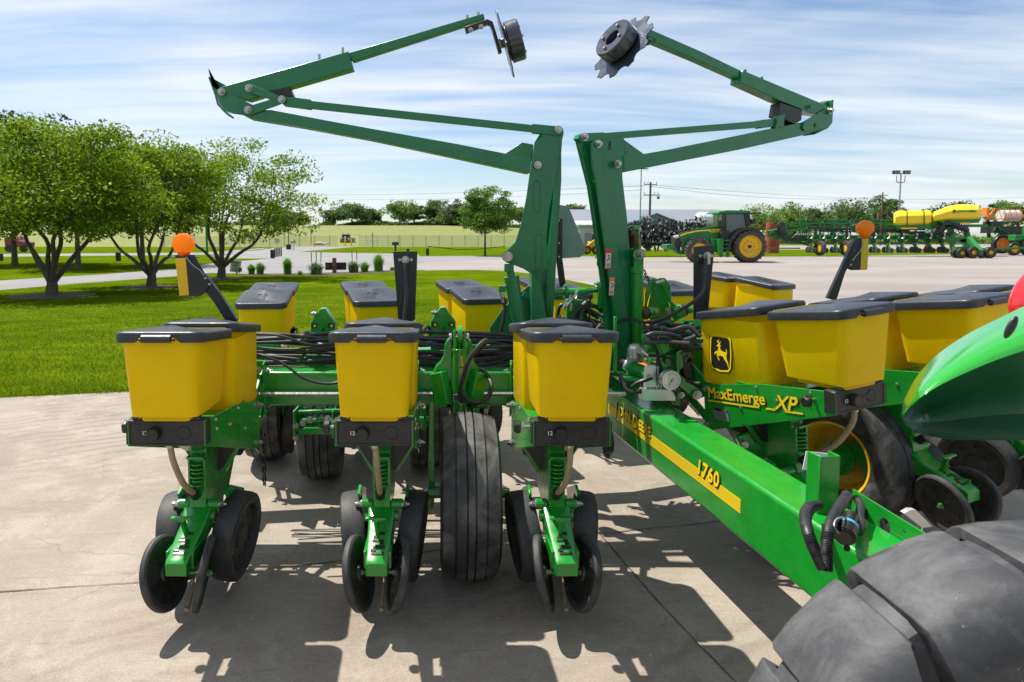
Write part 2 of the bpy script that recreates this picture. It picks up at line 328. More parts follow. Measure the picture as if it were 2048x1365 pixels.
# grass
m, t, b = newmat('lawn'); c = coordv(t)
k = ramp(t, noisetex(t, 0.35, 6, 0.6, c, 0.3), [(0.3, (0.052, 0.102, 0.001)), (0.7, (0.110, 0.162, 0.004))])
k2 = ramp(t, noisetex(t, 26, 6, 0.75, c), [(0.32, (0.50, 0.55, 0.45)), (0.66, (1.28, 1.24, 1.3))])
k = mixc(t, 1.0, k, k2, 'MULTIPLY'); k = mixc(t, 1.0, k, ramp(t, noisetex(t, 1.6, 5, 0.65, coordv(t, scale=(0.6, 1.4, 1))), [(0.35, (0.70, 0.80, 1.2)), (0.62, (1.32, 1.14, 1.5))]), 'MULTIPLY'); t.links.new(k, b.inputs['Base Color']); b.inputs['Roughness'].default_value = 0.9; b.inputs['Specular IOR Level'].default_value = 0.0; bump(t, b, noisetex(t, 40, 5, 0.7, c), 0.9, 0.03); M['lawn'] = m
m, t, b = newmat('dry_field'); c = coordv(t, scale=(1, 5, 1))
k = ramp(t, noisetex(t, 0.25, 8, 0.7, c, 0.3), [(0.32, (0.095, 0.135, 0.015)), (0.55, (0.17, 0.18, 0.03)), (0.72, (0.25, 0.235, 0.06))])
t.links.new(k, b.inputs['Base Color']); b.inputs['Roughness'].default_value = 0.9; M['field'] = m
# concrete
m, t, b = newmat('concrete'); c = coordv(t)
k = ramp(t, noisetex(t, 1.1, 8, 0.62, c, 0.6), [(0.30, (0.205, 0.170, 0.130)), (0.5, (0.262, 0.222, 0.176)), (0.70, (0.305, 0.266, 0.216))])
k = mixc(t, ramp(t, noisetex(t, 0.6, 9, 0.75, coordv(t, scale=(0.6, 2.2, 1)), 1.5), [(0.52, (0, 0, 0)), (0.66, (0.55,) * 3)]), k, (0.185, 0.152, 0.117))
k = mixc(t, ramp(t, noisetex(t, 34, 4, 0.8, c), [(0.28, (0.55,) * 3), (0.40, (0, 0, 0))]), k, (0.17, 0.15, 0.13))
k = mixc(t, ramp(t, noisetex(t, 55, 2, 0.5, c), [(0.70, (0, 0, 0)), (0.76, (0.6,) * 3)]), k, (0.55, 0.51, 0.44))
wv = N(t, 'ShaderNodeTexWave', wave_type='BANDS', bands_direction='X'); wv.inputs['Scale'].default_value = 2.2; wv.inputs['Distortion'].default_value = 5; wv.inputs['Detail'].default_value = 3
mm = N(t, 'ShaderNodeMapping'); mm.inputs['Rotation'].default_value = (0, 0, R(58)); t.links.new(c, mm.inputs[0]); t.links.new(mm.outputs[0], wv.inputs[0])
f = mixc(t, 1.0, ramp(t, wv.outputs[1], [(0.55, (0, 0, 0)), (0.9, (0.5,) * 3)]), ramp(t, noisetex(t, 0.45, 3, 0.5, c), [(0.48, (0, 0, 0)), (0.62, (1,) * 3)]), 'MULTIPLY')
k = mixc(t, f, k, (0.145, 0.12, 0.095))
k = mixc(t, ramp(t, noisetex(t, 2.6, 10, 0.78, c, 0.3), [(0.50, (0, 0, 0)), (0.60, (0.70,) * 3)]), k, (0.332, 0.290, 0.237))
k = mixc(t, ramp(t, noisetex(t, 7, 6, 0.7, coordv(t, scale=(0.25, 1.6, 1)), 2.0), [(0.56, (0, 0, 0)), (0.66, (0.5,) * 3)]), k, (0.17, 0.144, 0.115))
k = mixc(t, 1.0, k, ramp(t, noisetex(t, 160, 3, 0.8, c), [(0.3, (0.74, 0.73, 0.72)), (0.65, (1.14, 1.13, 1.12))]), 'MULTIPLY')
for sc_, off_, wd_ in ((0.45, 0.0, 0.0014), (1.1, 7.3, 0.0018)):       # hairline cracks
    mp_ = N(t, 'ShaderNodeMapping'); mp_.inputs['Location'].default_value = (off_, off_, 0); t.links.new(c, mp_.inputs[0])
    dn = N(t, 'ShaderNodeTexNoise'); dn.inputs['Scale'].default_value = 3; dn.inputs['Detail'].default_value = 6; t.links.new(mp_.outputs[0], dn.inputs[0])
    av = N(t, 'ShaderNodeVectorMath', operation='ADD'); t.links.new(mp_.outputs[0], av.inputs[0])
    sv = N(t, 'ShaderNodeVectorMath', operation='SCALE'); sv.inputs[3].default_value = 0.35; t.links.new(dn.outputs[1], sv.inputs[0]); t.links.new(sv.outputs[0], av.inputs[1])
    vo = N(t, 'ShaderNodeTexVoronoi', feature='DISTANCE_TO_EDGE'); vo.inputs['Scale'].default_value = sc_; t.links.new(av.outputs[0], vo.inputs[0])
    cm = mixc(t, 1.0, ramp(t, vo.outputs[0], [(0.0, (0.30,) * 3), (wd_ * 1.6, (0, 0, 0))]), ramp(t, noisetex(t, 0.8, 2, 0.5, mp_.outputs[0]), [(0.5, (0, 0, 0)), (0.56, (1,) * 3)]), 'MULTIPLY')
    k = mixc(t, cm, k, (0.05, 0.04, 0.035))
t.links.new(k, b.inputs['Base Color']); b.inputs['Roughness'].default_value = 0.82; bump(t, b, noisetex(t, 28, 8, 0.75, c), 0.35, 0.006); M['concrete'] = m
m, t, b = newmat('asphalt'); c = coordv(t)
k = ramp(t, noisetex(t, 0.2, 8, 0.7, c), [(0.3, (0.162, 0.159, 0.157)), (0.7, (0.232, 0.224, 0.215))]); t.links.new(k, b.inputs['Base Color']); b.inputs['Roughness'].default_value = 0.85; M['asphalt'] = m
m, t, b = newmat('gravel'); c = coordv(t)
k = ramp(t, noisetex(t, 0.22, 8, 0.65, coordv(t, scale=(0.5, 1.6, 1)), 0.5), [(0.3, (0.207, 0.180, 0.162)), (0.7, (0.305, 0.276, 0.252))])
k = mixc(t, ramp(t, noisetex(t, 18, 5, 0.8, c), [(0.36, (0.6,) * 3), (0.5, (0, 0, 0))]), k, (0.21, 0.18, 0.155)); t.links.new(k, b.inputs['Base Color']); b.inputs['Roughness'].default_value = 0.9; bump(t, b, noisetex(t, 14, 6, 0.8, c), 0.8, 0.03); M['gravel'] = m
M['joint'] = pm('joint_sealant', (0.035, 0.03, 0.027), 0.9, var=0.3, scale=30)
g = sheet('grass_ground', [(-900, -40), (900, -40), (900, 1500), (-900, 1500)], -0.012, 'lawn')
# far dry field rising behind the fence
mb = MB(); rows = [(105, 0.0), (125, 0.25), (160, 2.2), (215, 5.0), (300, 6.2), (500, 6.4)]
xs = [-260, -200, -120, -60, 0, 40, 75]
hh = [0.55, 0.8, 1.0, 1.0, 1.0, 0.75, 0.0]
vs = [(x, y, z * h + (0.002 if z == 0 else 0) - 0.01) for y, z in rows for x, h in zip(xs, hh)]; n = len(xs)
mb.add(vs, [(j * n + i, j * n + i + 1, (j + 1) * n + i + 1, (j + 1) * n + i) for j in range(len(rows) - 1) for i in range(n - 1)])
tag(mb.build('hill_field', 'field', angle=180), kind='structure')
a0 = Vector((-4.39, 6.70)); d0 = Vector((1.13, 0.26)).normalized()
cL = a0 - d0 * 9; cR = a0 + d0 * 7.2
sheet('concrete_pad', [(cL.x, cL.y), (cR.x, cR.y), (4.4, 9.6), (14, 13.5), (26, 12), (26, -9), (-14, -9)], -0.004, 'concrete')
sheet('gravel_lot', [(3.9, 9.1), (3.2, 12.5)] + [tuple(p.xy) for p in Gs((1190, 571), (1130, 559), (1060, 547), (1000, 541), (940, 540), (850, 541), (835, 532), (850, 524), (1000, 519), (1190, 518), (1300, 515), (1500, 514), (1700, 512), (2048, 507), (2500, 500))] + [(90, 30), (50, 10), (26, 8)], -0.008, 'gravel')
sheet('gravel_lot_beyond', [tuple(p.xy) for p in Gs((1245, 499.5), (1400, 499), (1700, 499.5), (2048, 496), (2500, 494), (2500, 487), (1800, 489), (1245, 491))], -0.007, 'gravel')
road = Gs((-300, 610), (0, 580), (150, 567), (300, 556.5), (370, 551), (420, 546), (470, 547), (560, 549), (640, 547), (760, 543), (850, 540), (850, 524), (900, 522), (1000, 519.5), (1190, 518),
          (1190, 513), (1000, 511.5), (840, 513), (835, 508), (700, 506), (640, 505), (600, 503.5), (500, 507), (420, 512), (470, 517), (540, 517), (500, 521), (430, 526), (350, 538), (200, 549), (0, 561), (-300, 584))
sheet('asphalt_drive', [tuple(p.xy) for p in road], -0.009, 'asphalt')
sheet('asphalt_road', [tuple(p.xy) for p in Gs((-300, 515), (0, 513.5), (330, 510.5), (520, 508), (560, 505.5), (600, 503.6), (700, 495), (760, 491), (730, 486.5), (640, 486.5), (690, 489), (640, 492), (520, 497), (470, 501), (400, 505.5), (0, 508.5), (-300, 510))], -0.0075, 'asphalt')
sheet('asphalt_back_road', [tuple(p.xy) for p in Gs((-300, 491), (0, 490), (400, 491), (560, 489.5), (640, 487.2), (560, 487.5), (420, 488.2), (0, 487), (-300, 487))], -0.0065, 'asphalt')
# joints in the concrete
def strip(mb, pts, wdt, z, jit=0.006):
    q = []
    for i in range(len(pts) - 1):
        a, b_ = Vector(pts[i]), Vector(pts[i + 1]); n_ = max(2, int((b_ - a).length / 0.06))
        q += [a.lerp(b_, j / n_) for j in range(n_)]
    q.append(Vector(pts[-1])); q = [p + Vector((random.uniform(-jit, jit), random.uniform(-jit, jit))) for p in q]
    vs = []
    for i, p in enumerate(q):
        d = (q[min(i + 1, len(q) - 1)] - q[max(i - 1, 0)]).normalized(); nn = Vector((-d.y, d.x)) * wdt * random.uniform(0.3, 0.8); vs += [(*(p + nn), z), (*(p - nn), z)]
    mb.add(vs, [(2 * i, 2 * i + 1, 2 * i + 3, 2 * i + 2) for i in range(len(q) - 1)])
mb = MB()
strip(mb, [tuple(G(a, b_).xy) for a, b_ in ((-300, 1214), (0, 1183), (180, 1171), (300, 1163), (700, 1120), (1020, 1085), (1400, 1047), (1700, 1012))], 0.005, 0.0, .003)
strip(mb, [tuple(G(a, b_).xy) for a, b_ in ((1160, 1020), (1300, 1185), (1400, 1292), (1475, 1365), (1560, 1440))], 0.0045, 0.0, .003)
strip(mb, [tuple(G(a, b_).xy) for a, b_ in ((1995, 985), (1900, 1010), (1860, 1040))], 0.0045, 0.0, .003)
tag(mb.build('pavement_joints', 'joint', smooth=False), kind='structure')
# ---------------------------------------------------------------- vegetation
def leafmesh(name, ctr, size, mat, rng, parent=None, flat=0.35, quad=True):
    n = len(ctr); d = rng.normal(size=(n, 3)); d /= np.linalg.norm(d, axis=1)[:, None]
    up = rng.normal(size=(n, 3)); up[:, 2] += flat * 3; u = np.cross(d, up); u /= np.linalg.norm(u, axis=1)[:, None]; v = np.cross(u, up); v /= np.linalg.norm(v, axis=1)[:, None]
    sz = (size * rng.uniform(0.55, 1.35, n))[:, None]; a = u * sz; b_ = v * sz * 0.55
    vs = np.stack([ctr - a, ctr - b_, ctr + a, ctr + b_], 1).reshape(-1, 3)
    me = bpy.data.meshes.new(name); me.vertices.add(4 * n); me.vertices.foreach_set('co', vs.ravel().astype(np.float32))
    me.loops.add(4 * n); me.loops.foreach_set('vertex_index', np.arange(4 * n, dtype=np.int32)); me.polygons.add(n); me.polygons.foreach_set('loop_start', np.arange(0, 4 * n, 4, dtype=np.int32))
    me.materials.append(M[mat]); me.update(calc_edges=True); me.validate()
    o = bpy.data.objects.new(name, me); COL.objects.link(o)
    if parent: o.parent = parent
    return o
def tree(label, pos, h, rx, trunk_r, fork, nleaf, leaf, mat, seed, ncl=60, stems=1, group=None, name='tree', ry=None, lo=0.35, sig=0.32, lean=0.0, cat='tree', bottom=0.28, shift=(0, 0)):
    rng = np.random.default_rng(seed); rnd = random.Random(seed); ry = ry or rx
    root = empty(name, pos); tag(root, label, cat, group)
    zc = h * (1 + bottom) / 2; rz = h * (1 - bottom) / 2
    # clumps, mostly in the outer part of the crown
    c = rng.normal(size=(ncl * 3, 3)); c /= np.linalg.norm(c, axis=1)[:, None]; c *= (rng.uniform(lo, 1, ncl * 3) ** 0.75)[:, None]
    c = c[c[:, 2] > -0.8][:ncl]; c = c * np.array([rx * 0.88, ry * 0.88, rz * 0.86]) + np.array([shift[0], shift[1], zc])
    c += rng.normal(size=c.shape) * np.array([rx, ry, rz]) * 0.05
    tr = MB(); forkp = Vector((lean * fork, 0, fork)); nst = stems
    starts = []
    if nst == 1:
        tr.tube([(0, 0, -0.05), (lean * fork * 0.5, 0, fork * 0.5), forkp], trunk_r * 1.15, 9, taper=trunk_r * 0.8); tr.cyl((0, 0, -0.02), (0, 0, 0.18), trunk_r * 1.6, trunk_r * 1.1, 9); starts = [(forkp, trunk_r * 0.8)]
        lead = Vector((shift[0] * 0.4, shift[1] * 0.4, zc + rz * 0.45)); tr.tube([forkp, forkp.lerp(lead, 0.5) + Vector((rnd.uniform(-.1, .1), rnd.uniform(-.1, .1), 0)) * rx, lead], trunk_r * 0.8, 7, taper=trunk_r * 0.2)
        starts += [(forkp.lerp(lead, q), trunk_r * (0.7 - 0.5 * q)) for q in (0.25, 0.5, 0.75)]
    else:
        tr.tube([(0, 0, -.05), (0, 0, .12), (.02, 0, fork * .35), (0, 0, fork * 0.62)], trunk_r * 1.5, 12, taper=trunk_r * .95)
        for i in range(nst):
            a = 2 * math.pi * (i + rnd.uniform(-.4, .4)) / nst + seed; rr_ = rx * rnd.uniform(0.2, 0.62)
            e = Vector((math.cos(a) * rr_ + shift[0] * .3, math.sin(a) * rr_, fork + (zc - fork) * rnd.uniform(0.65, 1.0))); s0 = Vector((math.cos(a) * trunk_r * .4, math.sin(a) * trunk_r * .4, fork * 0.4))
            mid = s0.lerp(e, 0.5) + Vector((rnd.uniform(-.12, .12) * rx, rnd.uniform(-.12, .12) * rx, 0.1 * h * rnd.uniform(-1.1, .7)))
            r0 = trunk_r * rnd.uniform(0.55, 0.75); tr.tube([s0, s0.lerp(mid, .5) + Vector((0, 0, .03)), mid, e], r0, 8, taper=r0 * 0.45); starts += [(mid, r0 * 0.6), (e, r0 * 0.45), (mid.lerp(e, .5), r0 * .5)]
    for q in c[: int(ncl * 0.8)]:
        q = Vector(q); s0, r0 = min(starts, key=lambda sr: (sr[0] - q).length + (0.5 * h if sr[0].z > q.z + 0.1 * h else 0))
        md = s0.lerp(q, 0.5) + Vector((rnd.uniform(-.1, .1), rnd.uniform(-.1, .1), rnd.uniform(0, .12))) * rx * 0.6
        tr.tube([s0, md, q], max(0.006, r0 * 0.42), 5, sub=3, taper=max(0.004, r0 * 0.1))
    tr.build('trunk', 'bark', root, smooth=True)
    w_ = rng.uniform(0.4, 1.6, len(c)); w_ /= w_.sum(); idx = rng.choice(len(c), nleaf, p=w_)
    sg = rx * sig * rng.uniform(0.55, 1.25, len(c))
    g_ = rng.normal(size=(nleaf, 3)); g_ *= np.minimum(1, 1.75 / np.linalg.norm(g_, axis=1))[:, None]; pts = c[idx] + g_ * sg[idx][:, None] * np.array([1, 1, 0.5])
    leafmesh('crown', pts, leaf, mat, rng, root)
    return root
def gp(px, py): p = G(px, py); return (p.x, p.y, 0)
# big spreading trees on the left lawn
tree('large multi-stemmed spreading tree nearest the planter at the far left of the lawn', gp(104, 590), 4.85, 3.35, 0.125, 0.8, 34000, 0.055, 'leaf_locust', 3, ncl=150, sig=0.125, stems=6, ry=2.6, group='spreading trees on the lawn', name='spreading_tree', bottom=0.20, shift=(0.1, 0))
tree('spreading tree with forked trunk, middle of the three lawn trees behind the amber light', gp(303, 573), 5.2, 3.0, 0.12, 0.9, 24000, 0.058, 'leaf_locust', 12, ncl=125, sig=0.115, stems=5, ry=2.6, group='spreading trees on the lawn', name='spreading_tree', bottom=0.22, shift=(-0.2, 0))
tree('open crowned spreading tree beside the speed limit sign, widest branches to the right', gp(443, 556), 5.7, 3.6, 0.125, 1.0, 16000, 0.062, 'leaf_locust', 21, ncl=110, stems=6, ry=2.8, group='spreading trees on the lawn', name='spreading_tree', bottom=0.15, shift=(0.7, 0), sig=0.115)
tree('small round shade tree with straight trunk standing behind the left lawn trees', gp(157, 537), 7.2, 3.6, 0.13, 1.7, 14000, 0.10, 'leaf_dark', 31, sig=0.2, ncl=70, name='shade_tree', bottom=0.28)
tree('dark bushy tree behind the middle spreading tree on the far lawn', gp(286, 531), 6.8, 3.6, 0.13, 1.8, 13000, 0.11, 'leaf_dark', 33, sig=0.2, ncl=70, name='shade_tree', bottom=0.22)
tree('broad dark tree at the far left edge behind the lawn trees', gp(30, 530), 8.5, 5.2, 0.15, 1.8, 14000, 0.13, 'leaf_dark', 35, sig=0.2, ncl=80, name='shade_tree', bottom=0.2)
tree('round bright green maple on its own beside the gravel drive', gp(970, 512), 5.95, 2.55, 0.09, 1.5, 16000, 0.085, 'leaf_bright', 41, ncl=110, name='maple_tree', bottom=0.24, sig=0.15)
# trees beyond the field
def far(px, base, top, wpx, D, mat, seed, label, nl=3400, **kw):
    x = (px - CX) / F * D; zb = CAMH + (474 - base) / F * D; h = (base - top) / F * D; rx = wpx * .64 / F * D
    return tree(label, (x, D, zb), h, rx, 0.3, h * 0.2, nl, 0.42 * D / 240, mat, seed, ncl=44, name='distant_tree', bottom=0.03, group='distant trees on the skyline', sig=0.2, lo=0.1, **kw)
FT = [(672, 448, 418, 50, 'leaf_far', 'low distant tree at the left end of the row beyond the dry field'), (705, 449, 404, 66, 'leaf_far', 'tall rounded distant tree near the left end of the row beyond the dry field'), (742, 449, 419, 44, 'leaf_far', 'low distant tree just right of the tall rounded one beyond the dry field'),
      (800, 449, 402, 60, 'leaf_farlight', 'rounded distant tree at the centre of the row beyond the dry field'), (828, 449, 410, 34, 'leaf_far', 'slim distant tree just right of the centre of the row'), (872, 449, 400, 58, 'leaf_far', 'dark distant tree left of the pale thin one'),
      (908, 449, 399, 48, 'leaf_far_pale', 'pale thin leaved distant tree left of the maple'), (903, 450, 424, 56, 'leaf_farlight', 'low bright distant bush below the pale tree'), (945, 449, 409, 44, 'leaf_far', 'distant tree half hidden by the left side of the maple'), (1018, 448, 414, 56, 'leaf_farlight', 'distant tree right of the maple'), (1048, 448, 418, 40, 'leaf_far', 'small distant tree beside the left mast'),
      (1150, 440, 407, 40, 'leaf_far', 'distant tree between the two masts'), (1132, 445, 415, 30, 'leaf_farlight', 'small distant tree close right of the left mast'), (560, 460, 412, 70, 'leaf_far', 'distant tree seen through the end of the open crowned tree'), (600, 455, 425, 40, 'leaf_far', 'low distant tree just past the open crowned tree')]
for i, (px, bs, tp, wd_, mt, lb) in enumerate(FT): far(px, bs, tp, wd_, 250 + 7 * (i % 3), mt, 60 + i, lb)
FR = [(1500, 470, 412, 90, 'leaf_farlight', 'bushy light green tree behind the tractor cab'), (1560, 475, 418, 70, 'leaf_farlight', 'low light green tree right of the tractor cab'), (1585, 478, 405, 84, 'leaf_farlight', 'broad light green tree above the red drum'), (1628, 478, 412, 60, 'leaf_far', 'grey green tree right of the one above the red drum'),
      (1690, 476, 390, 92, 'leaf_far', 'tall tree on the skyline left of the floodlight pole'), (1660, 478, 425, 60, 'leaf_farlight', 'low bright bush at the foot of the tall skyline tree'), (1762, 476, 388, 62, 'leaf_far', 'open tree on the skyline directly left of the floodlight pole'), (1740, 478, 420, 60, 'leaf_farlight', 'low bush between two tall trees by the floodlight pole'), (1800, 476, 420, 50, 'leaf_far', 'low dark tree behind the oval yellow tank'),
      (1900, 470, 395, 70, 'leaf_dark', 'dark tree behind the long yellow tank'), (1870, 470, 415, 50, 'leaf_dark', 'small dark tree left of the long yellow tank'), (1992, 465, 402, 40, 'leaf_far', 'small tree above the orange boom'), (2030, 465, 397, 70, 'leaf_farlight', 'bright tree at the right edge above the orange boom'), (2090, 465, 390, 80, 'leaf_far', 'tree at the far right edge of the skyline')]
for i, (px, bs, tp, wd_, mt, lb) in enumerate(FR): far(px, bs, tp, wd_, 130 + 6 * (i % 3), mt, 90 + i, lb, nl=4200)
# low hedge masses far away
def hedge(name, x0, x1, D, z, h, n, leaf, mat, seed):
    rng = np.random.default_rng(seed); p = np.empty((n, 3)); p[:, 0] = rng.uniform(x0, x1, n); p[:, 1] = D + rng.normal(size=n) * 3
    prof = 0.55 + 0.45 * np.sin(p[:, 0] * 0.13 + seed) * np.sin(p[:, 0] * 0.051 + 1) ; p[:, 2] = z + rng.uniform(0, 1, n) ** 0.8 * h * prof
    tag(leafmesh(name, p, leaf, mat, rng), kind='stuff', label='low leafy undergrowth running along the far field edge', cat='undergrowth')
hedge('undergrowth', -42, 40, 262, 4.6, 4.5, 9000, 0.6, 'leaf_far', 1)
hedge('undergrowth', 40, 210, 150, 0.0, 5.0, 14000, 0.45, 'leaf_farlight', 2)
hedge('undergrowth', -230, -44, 285, 3.2, 8.5, 14000, 0.8, 'leaf_far', 3)
# lawn blades near the concrete edge
rng = np.random.default_rng(5); n = 110000
sx = rng.uniform(-11, 4.2, n); dist = rng.uniform(0, 1, n) ** 1.9 * 13; base = np.stack([sx, a0.y + (sx - a0.x) * (d0.y / d0.x) + dist - 0.06 * rng.uniform(0, 1, n) ** 2, np.full(n, -0.01)], 1)
hgt = (rng.uniform(0.018, 0.05, n) * (1 - dist / 13.5))[:, None]; ang = rng.uniform(0, 2 * math.pi, n); side = np.stack([np.cos(ang), np.sin(ang), 0 * ang], 1) * 0.0035 * (1 + dist[:, None] * 0.25); lean = rng.normal(size=(n, 3)) * 0.014; lean[:, 2] = 0
vs = np.stack([base - side, base + side, base + lean + np.array([0, 0, 1]) * hgt], 1).reshape(-1, 3)
me = bpy.data.meshes.new('lawn_grass'); me.vertices.add(3 * n); me.vertices.foreach_set('co', vs.ravel().astype(np.float32)); me.loops.add(3 * n); me.loops.foreach_set('vertex_index', np.arange(3 * n, dtype=np.int32)); me.polygons.add(n); me.polygons.foreach_set('loop_start', np.arange(0, 3 * n, 3, dtype=np.int32)); me.materials.append(M['blade']); me.update(calc_edges=True)
o = bpy.data.objects.new('lawn_grass', me); COL.objects.link(o); tag(o, 'short mown grass blades along the edge of the concrete', 'grass', kind='stuff')
# ================================================================ THE PLANTER
PL = empty('row_crop_planter', (0.9, 3.8, 0))
tag(PL, 'green crop planter with yellow hoppers and two folded marker arms on the concrete', 'planter')
PLI = Matrix.Translation((-0.9, -3.8, 0))
def part(mb, name, mats, parent=None, bevel=0.0, **kw):      # built in world coordinates, hung under the planter
    if parent is None: return mb.build(name, mats, PL, bevel, T=PLI, **kw)
    o = mb.build(name, mats, parent, bevel, **kw)
    return o
def rrect(x0, x1, y0, y1, r, z, k=5):
    o = []
    for cx_, cy_, a in ((x1 - r, y1 - r, 0), (x0 + r, y1 - r, 1), (x0 + r, y0 + r, 2), (x1 - r, y0 + r, 3)):
        o += [(cx_ + r * math.cos((a + i / k) * math.pi / 2), cy_ + r * math.sin((a + i / k) * math.pi / 2), z) for i in range(k + 1)]
    return o
def lidmesh(y0, y1, z0, z1, latch=True):
    mb = MB(); r = 0.045
    def sl(y): return z0 + (z1 - z0) * (y - y0) / (y1 - y0)
    base = rrect(-0.168, 0.168, y0, y1, r, 0, 6)
    # dense points along the front edge for the latch cut-out
    i0 = max(i for i, p in enumerate(base) if p[1] < y0 + 1e-6 and p[0] < 0); fr = [(x, y0, 0) for x in (-0.088, -0.068, -0.0675, 0.0675, 0.068, 0.088)]
    base = base[:i0 + 1] + fr + base[i0 + 1:]
    def low(p): return 0.020 if (latch and p[1] < y0 + 1e-6 and abs(p[0]) <= 0.0681) else 0.0
    def ring(ins, h):
        out_ = []
        for p in base:
            x = p[0] * (1 - ins / 0.168); cy = (y0 + y1) / 2; y = cy + (p[1] - cy) * (1 - ins / ((y1 - y0) / 2)); out_.append((x, y, sl(p[1]) + h))
        return out_
    bot = [(p[0] * 0.985, p[1] * 1.0, sl(p[1]) + low(p)) for p in base]
    mb.loft([bot, ring(0, 0.030), ring(0.0015, 0.036), ring(0.006, 0.0395), ring(0.022, 0.0415), ring(0.06, 0.0435), ring(0.11, 0.0448), ring(0.16, 0.0450)], c0=False)
    inn = [(p[0] * 0.955, (y0 + y1) / 2 + (p[1] - (y0 + y1) / 2) * 0.96, sl(p[1]) + low(p)) for p in base]; n = len(base)
    mb.loft([bot, inn], c0=False, c1=False)
    # raised oval emblem ring on top
    cy = (y0 + y1) / 2 - 0.02; zt = sl(cy) + 0.0445
    mb.tube([(0.055 * math.cos(a), cy + 0.028 * math.sin(a), zt) for a in [2 * math.pi * i / 20 for i in range(21)]], 0.0016, 5, sub=1)
    mb.tube([(-0.03, cy - .005, zt + .001), (0, cy + .012, zt + .001), (0.02, cy, zt + .001), (0.06, cy - .004, zt + .001)], 0.0016, 5)
    if latch:
        mb.loft([[(x, y0 - 0.006 + a, sl(y0) + b_) for a, b_ in ((0.02, 0.032), (0.0, 0.030), (-0.010, 0.024), (-0.013, 0.014), (-0.010, 0.004), (0.0, 0.0), (0.008, 0.004), (0.010, 0.02))] for x in (-0.054, -0.050, 0.050, 0.054)])
        for q in (-0.058, 0.058): mb.cyl((q - 0.006, y0 - 0.004, sl(y0) + 0.012), (q + 0.006, y0 - 0.004, sl(y0) + 0.012), 0.006, n=8)
    else:
        mb.box((0, y0 - 0.003, sl(y0) + 0.014), (0.10, 0.008, 0.026))
    return mb
def make_unit():
    f = MB()
    for s in (-1, 1):
        f.prism([(s * 0.150, y, z) for y, z in ((0, .797), (0, .897), (.38, .862), (.77, .79), (.77, .52), (.70, .565))], (-s * 0.006, 0, 0))
        # parallel links up to the toolbar
        f.bar((s * 0.125, .75, .77), (s * 0.125, .95, .90), .012, .045); f.bar((s * 0.125, .75, .58), (s * 0.125, .955, .725), .012, .045)
        f.prism([(s * 0.135, y, z) for y, z in ((.90, .945), (.945, .96), (.945, .66), (.90, .68))], (s * 0.008, 0, 0))
        f.cyl((s * .04, .33, .437), (s * .088, .33, .437), .023, n=16)
        f.prism([(s * .10, y, z) for y, z in ((.36, .47), (.42, .49), (.62, .40), (.49, .22), (.41, .22), (.44, .36))], (s * .012, 0, 0))
    f.box((0, .945, .81), (.27, .012, .29)); f.box((0, .765, .60), (.29, .012, .08)); f.box((0, .40, .842), (.29, .30, .008))
    f.prism([(-.036, y, z) for y, z in ((.33, .62), (.295, .385), (.36, .36), (.62, .40), (.78, .58), (.78, .70), (.55, .76), (.33, .74))], (.072, 0, 0))
    f.loft([[(x, y, .797) for x, y in ((-.085, .10), (.085, .10), (.085, .42), (-.085, .42))], [(x, y, .745) for x, y in ((-.055, .2), (.055, .2), (.055, .42), (-.055, .42))], [(x, y, .69) for x, y in ((-.037, .28), (.037, .28), (.037, .42), (-.037, .42))]])
    f.prism([(x, .50, z) for x, z in ((-.138, .775), (.138, .775), (.142, .655), (.062, .52), (-.062, .52), (-.142, .655))], (0, .02, 0))
    f.box((0, .30, .655), (.072, .03, .012)); 
    for i in range(6): f.cyl((0, .312, .625 - i * .018), (0, .312, .618 - i * .018), .030 if i % 2 else .024, n=12)
    for s in (-1, 1): f.box((s * .033, .315, .58), (.010, .02, .13))
    f.bar((0, .55, .56), (0, .52, .26), .05, .09)
    u = f.build('row_unit', 'green', PL, bevel=.0015)
    hp = MB(); hp.loft([rrect(-.1, .1, .0, .24, .02, .893), rrect(-.1, .1, .0, .24, .02, .9165)], c1=False)
    hp.loft([rrect(-.128, .128, -.022, .275, .028, .9165), rrect(-.130, .130, -.025, .278, .034, .924), rrect(-.147, .147, -.046, .332, .040, 1.212)], c1=False)
    for i in range(7): hp.box((-.10 + i * .033, .008, .911), (.005, .014, .010))
    hp.build('hopper', 'hopper', u, smooth=True, angle=50)
    hr = MB(); hr.loft([rrect(-.136, .136, .365, .79, .03, .80), rrect(-.140, .140, .362, .80, .035, .81), rrect(-.147, .147, .392, .795, .04, 1.15)], c1=False); hr.build('hopper', 'hopper', u, angle=50)
    lidmesh(-.058, .345, 1.207, 1.168).build('hopper_lid', 'lid', u, angle=50)
    lidmesh(.382, .81, 1.186, 1.128, False).build('hopper_lid', 'lid', u, angle=50)
    b_ = MB(); b_.loft([[(x, y, z) for x, z in ((-.148 + q, .797 + q), (.148 - q, .797 + q), (.148 - q, .899 - q), (-.148 + q, .899 - q))] for y, q in ((.05, 0), (.004, 0), (0, .003), (0, .008), (.004, .011))], c0=False)
    for s in (-1, 1): b_.prism([(s * .149, y, z) for y, z in ((.05, .80), (.05, .90), (-.002, .892), (-.002, .804))], (s * .005, 0, 0))
    b_.tube([(.066 + .027 * math.cos(a), .0035, .848 + .027 * math.sin(a)) for a in [2 * math.pi * i / 24 for i in range(25)]], .0016, 5, sub=1)
    b_.cyl((.066, .004, .848), (.066, .0015, .848), .024, n=24); b_.box((.030, .003, .848), (.030, .003, .016)); b_.box((0, .014, .906), (.26, .02, .014))
    b_.build('meter_box', 'box', u, bevel=.001)
    k = MB(); prof = [(.024 + (.0022 if i % 2 else 0)) for i in range(36)]
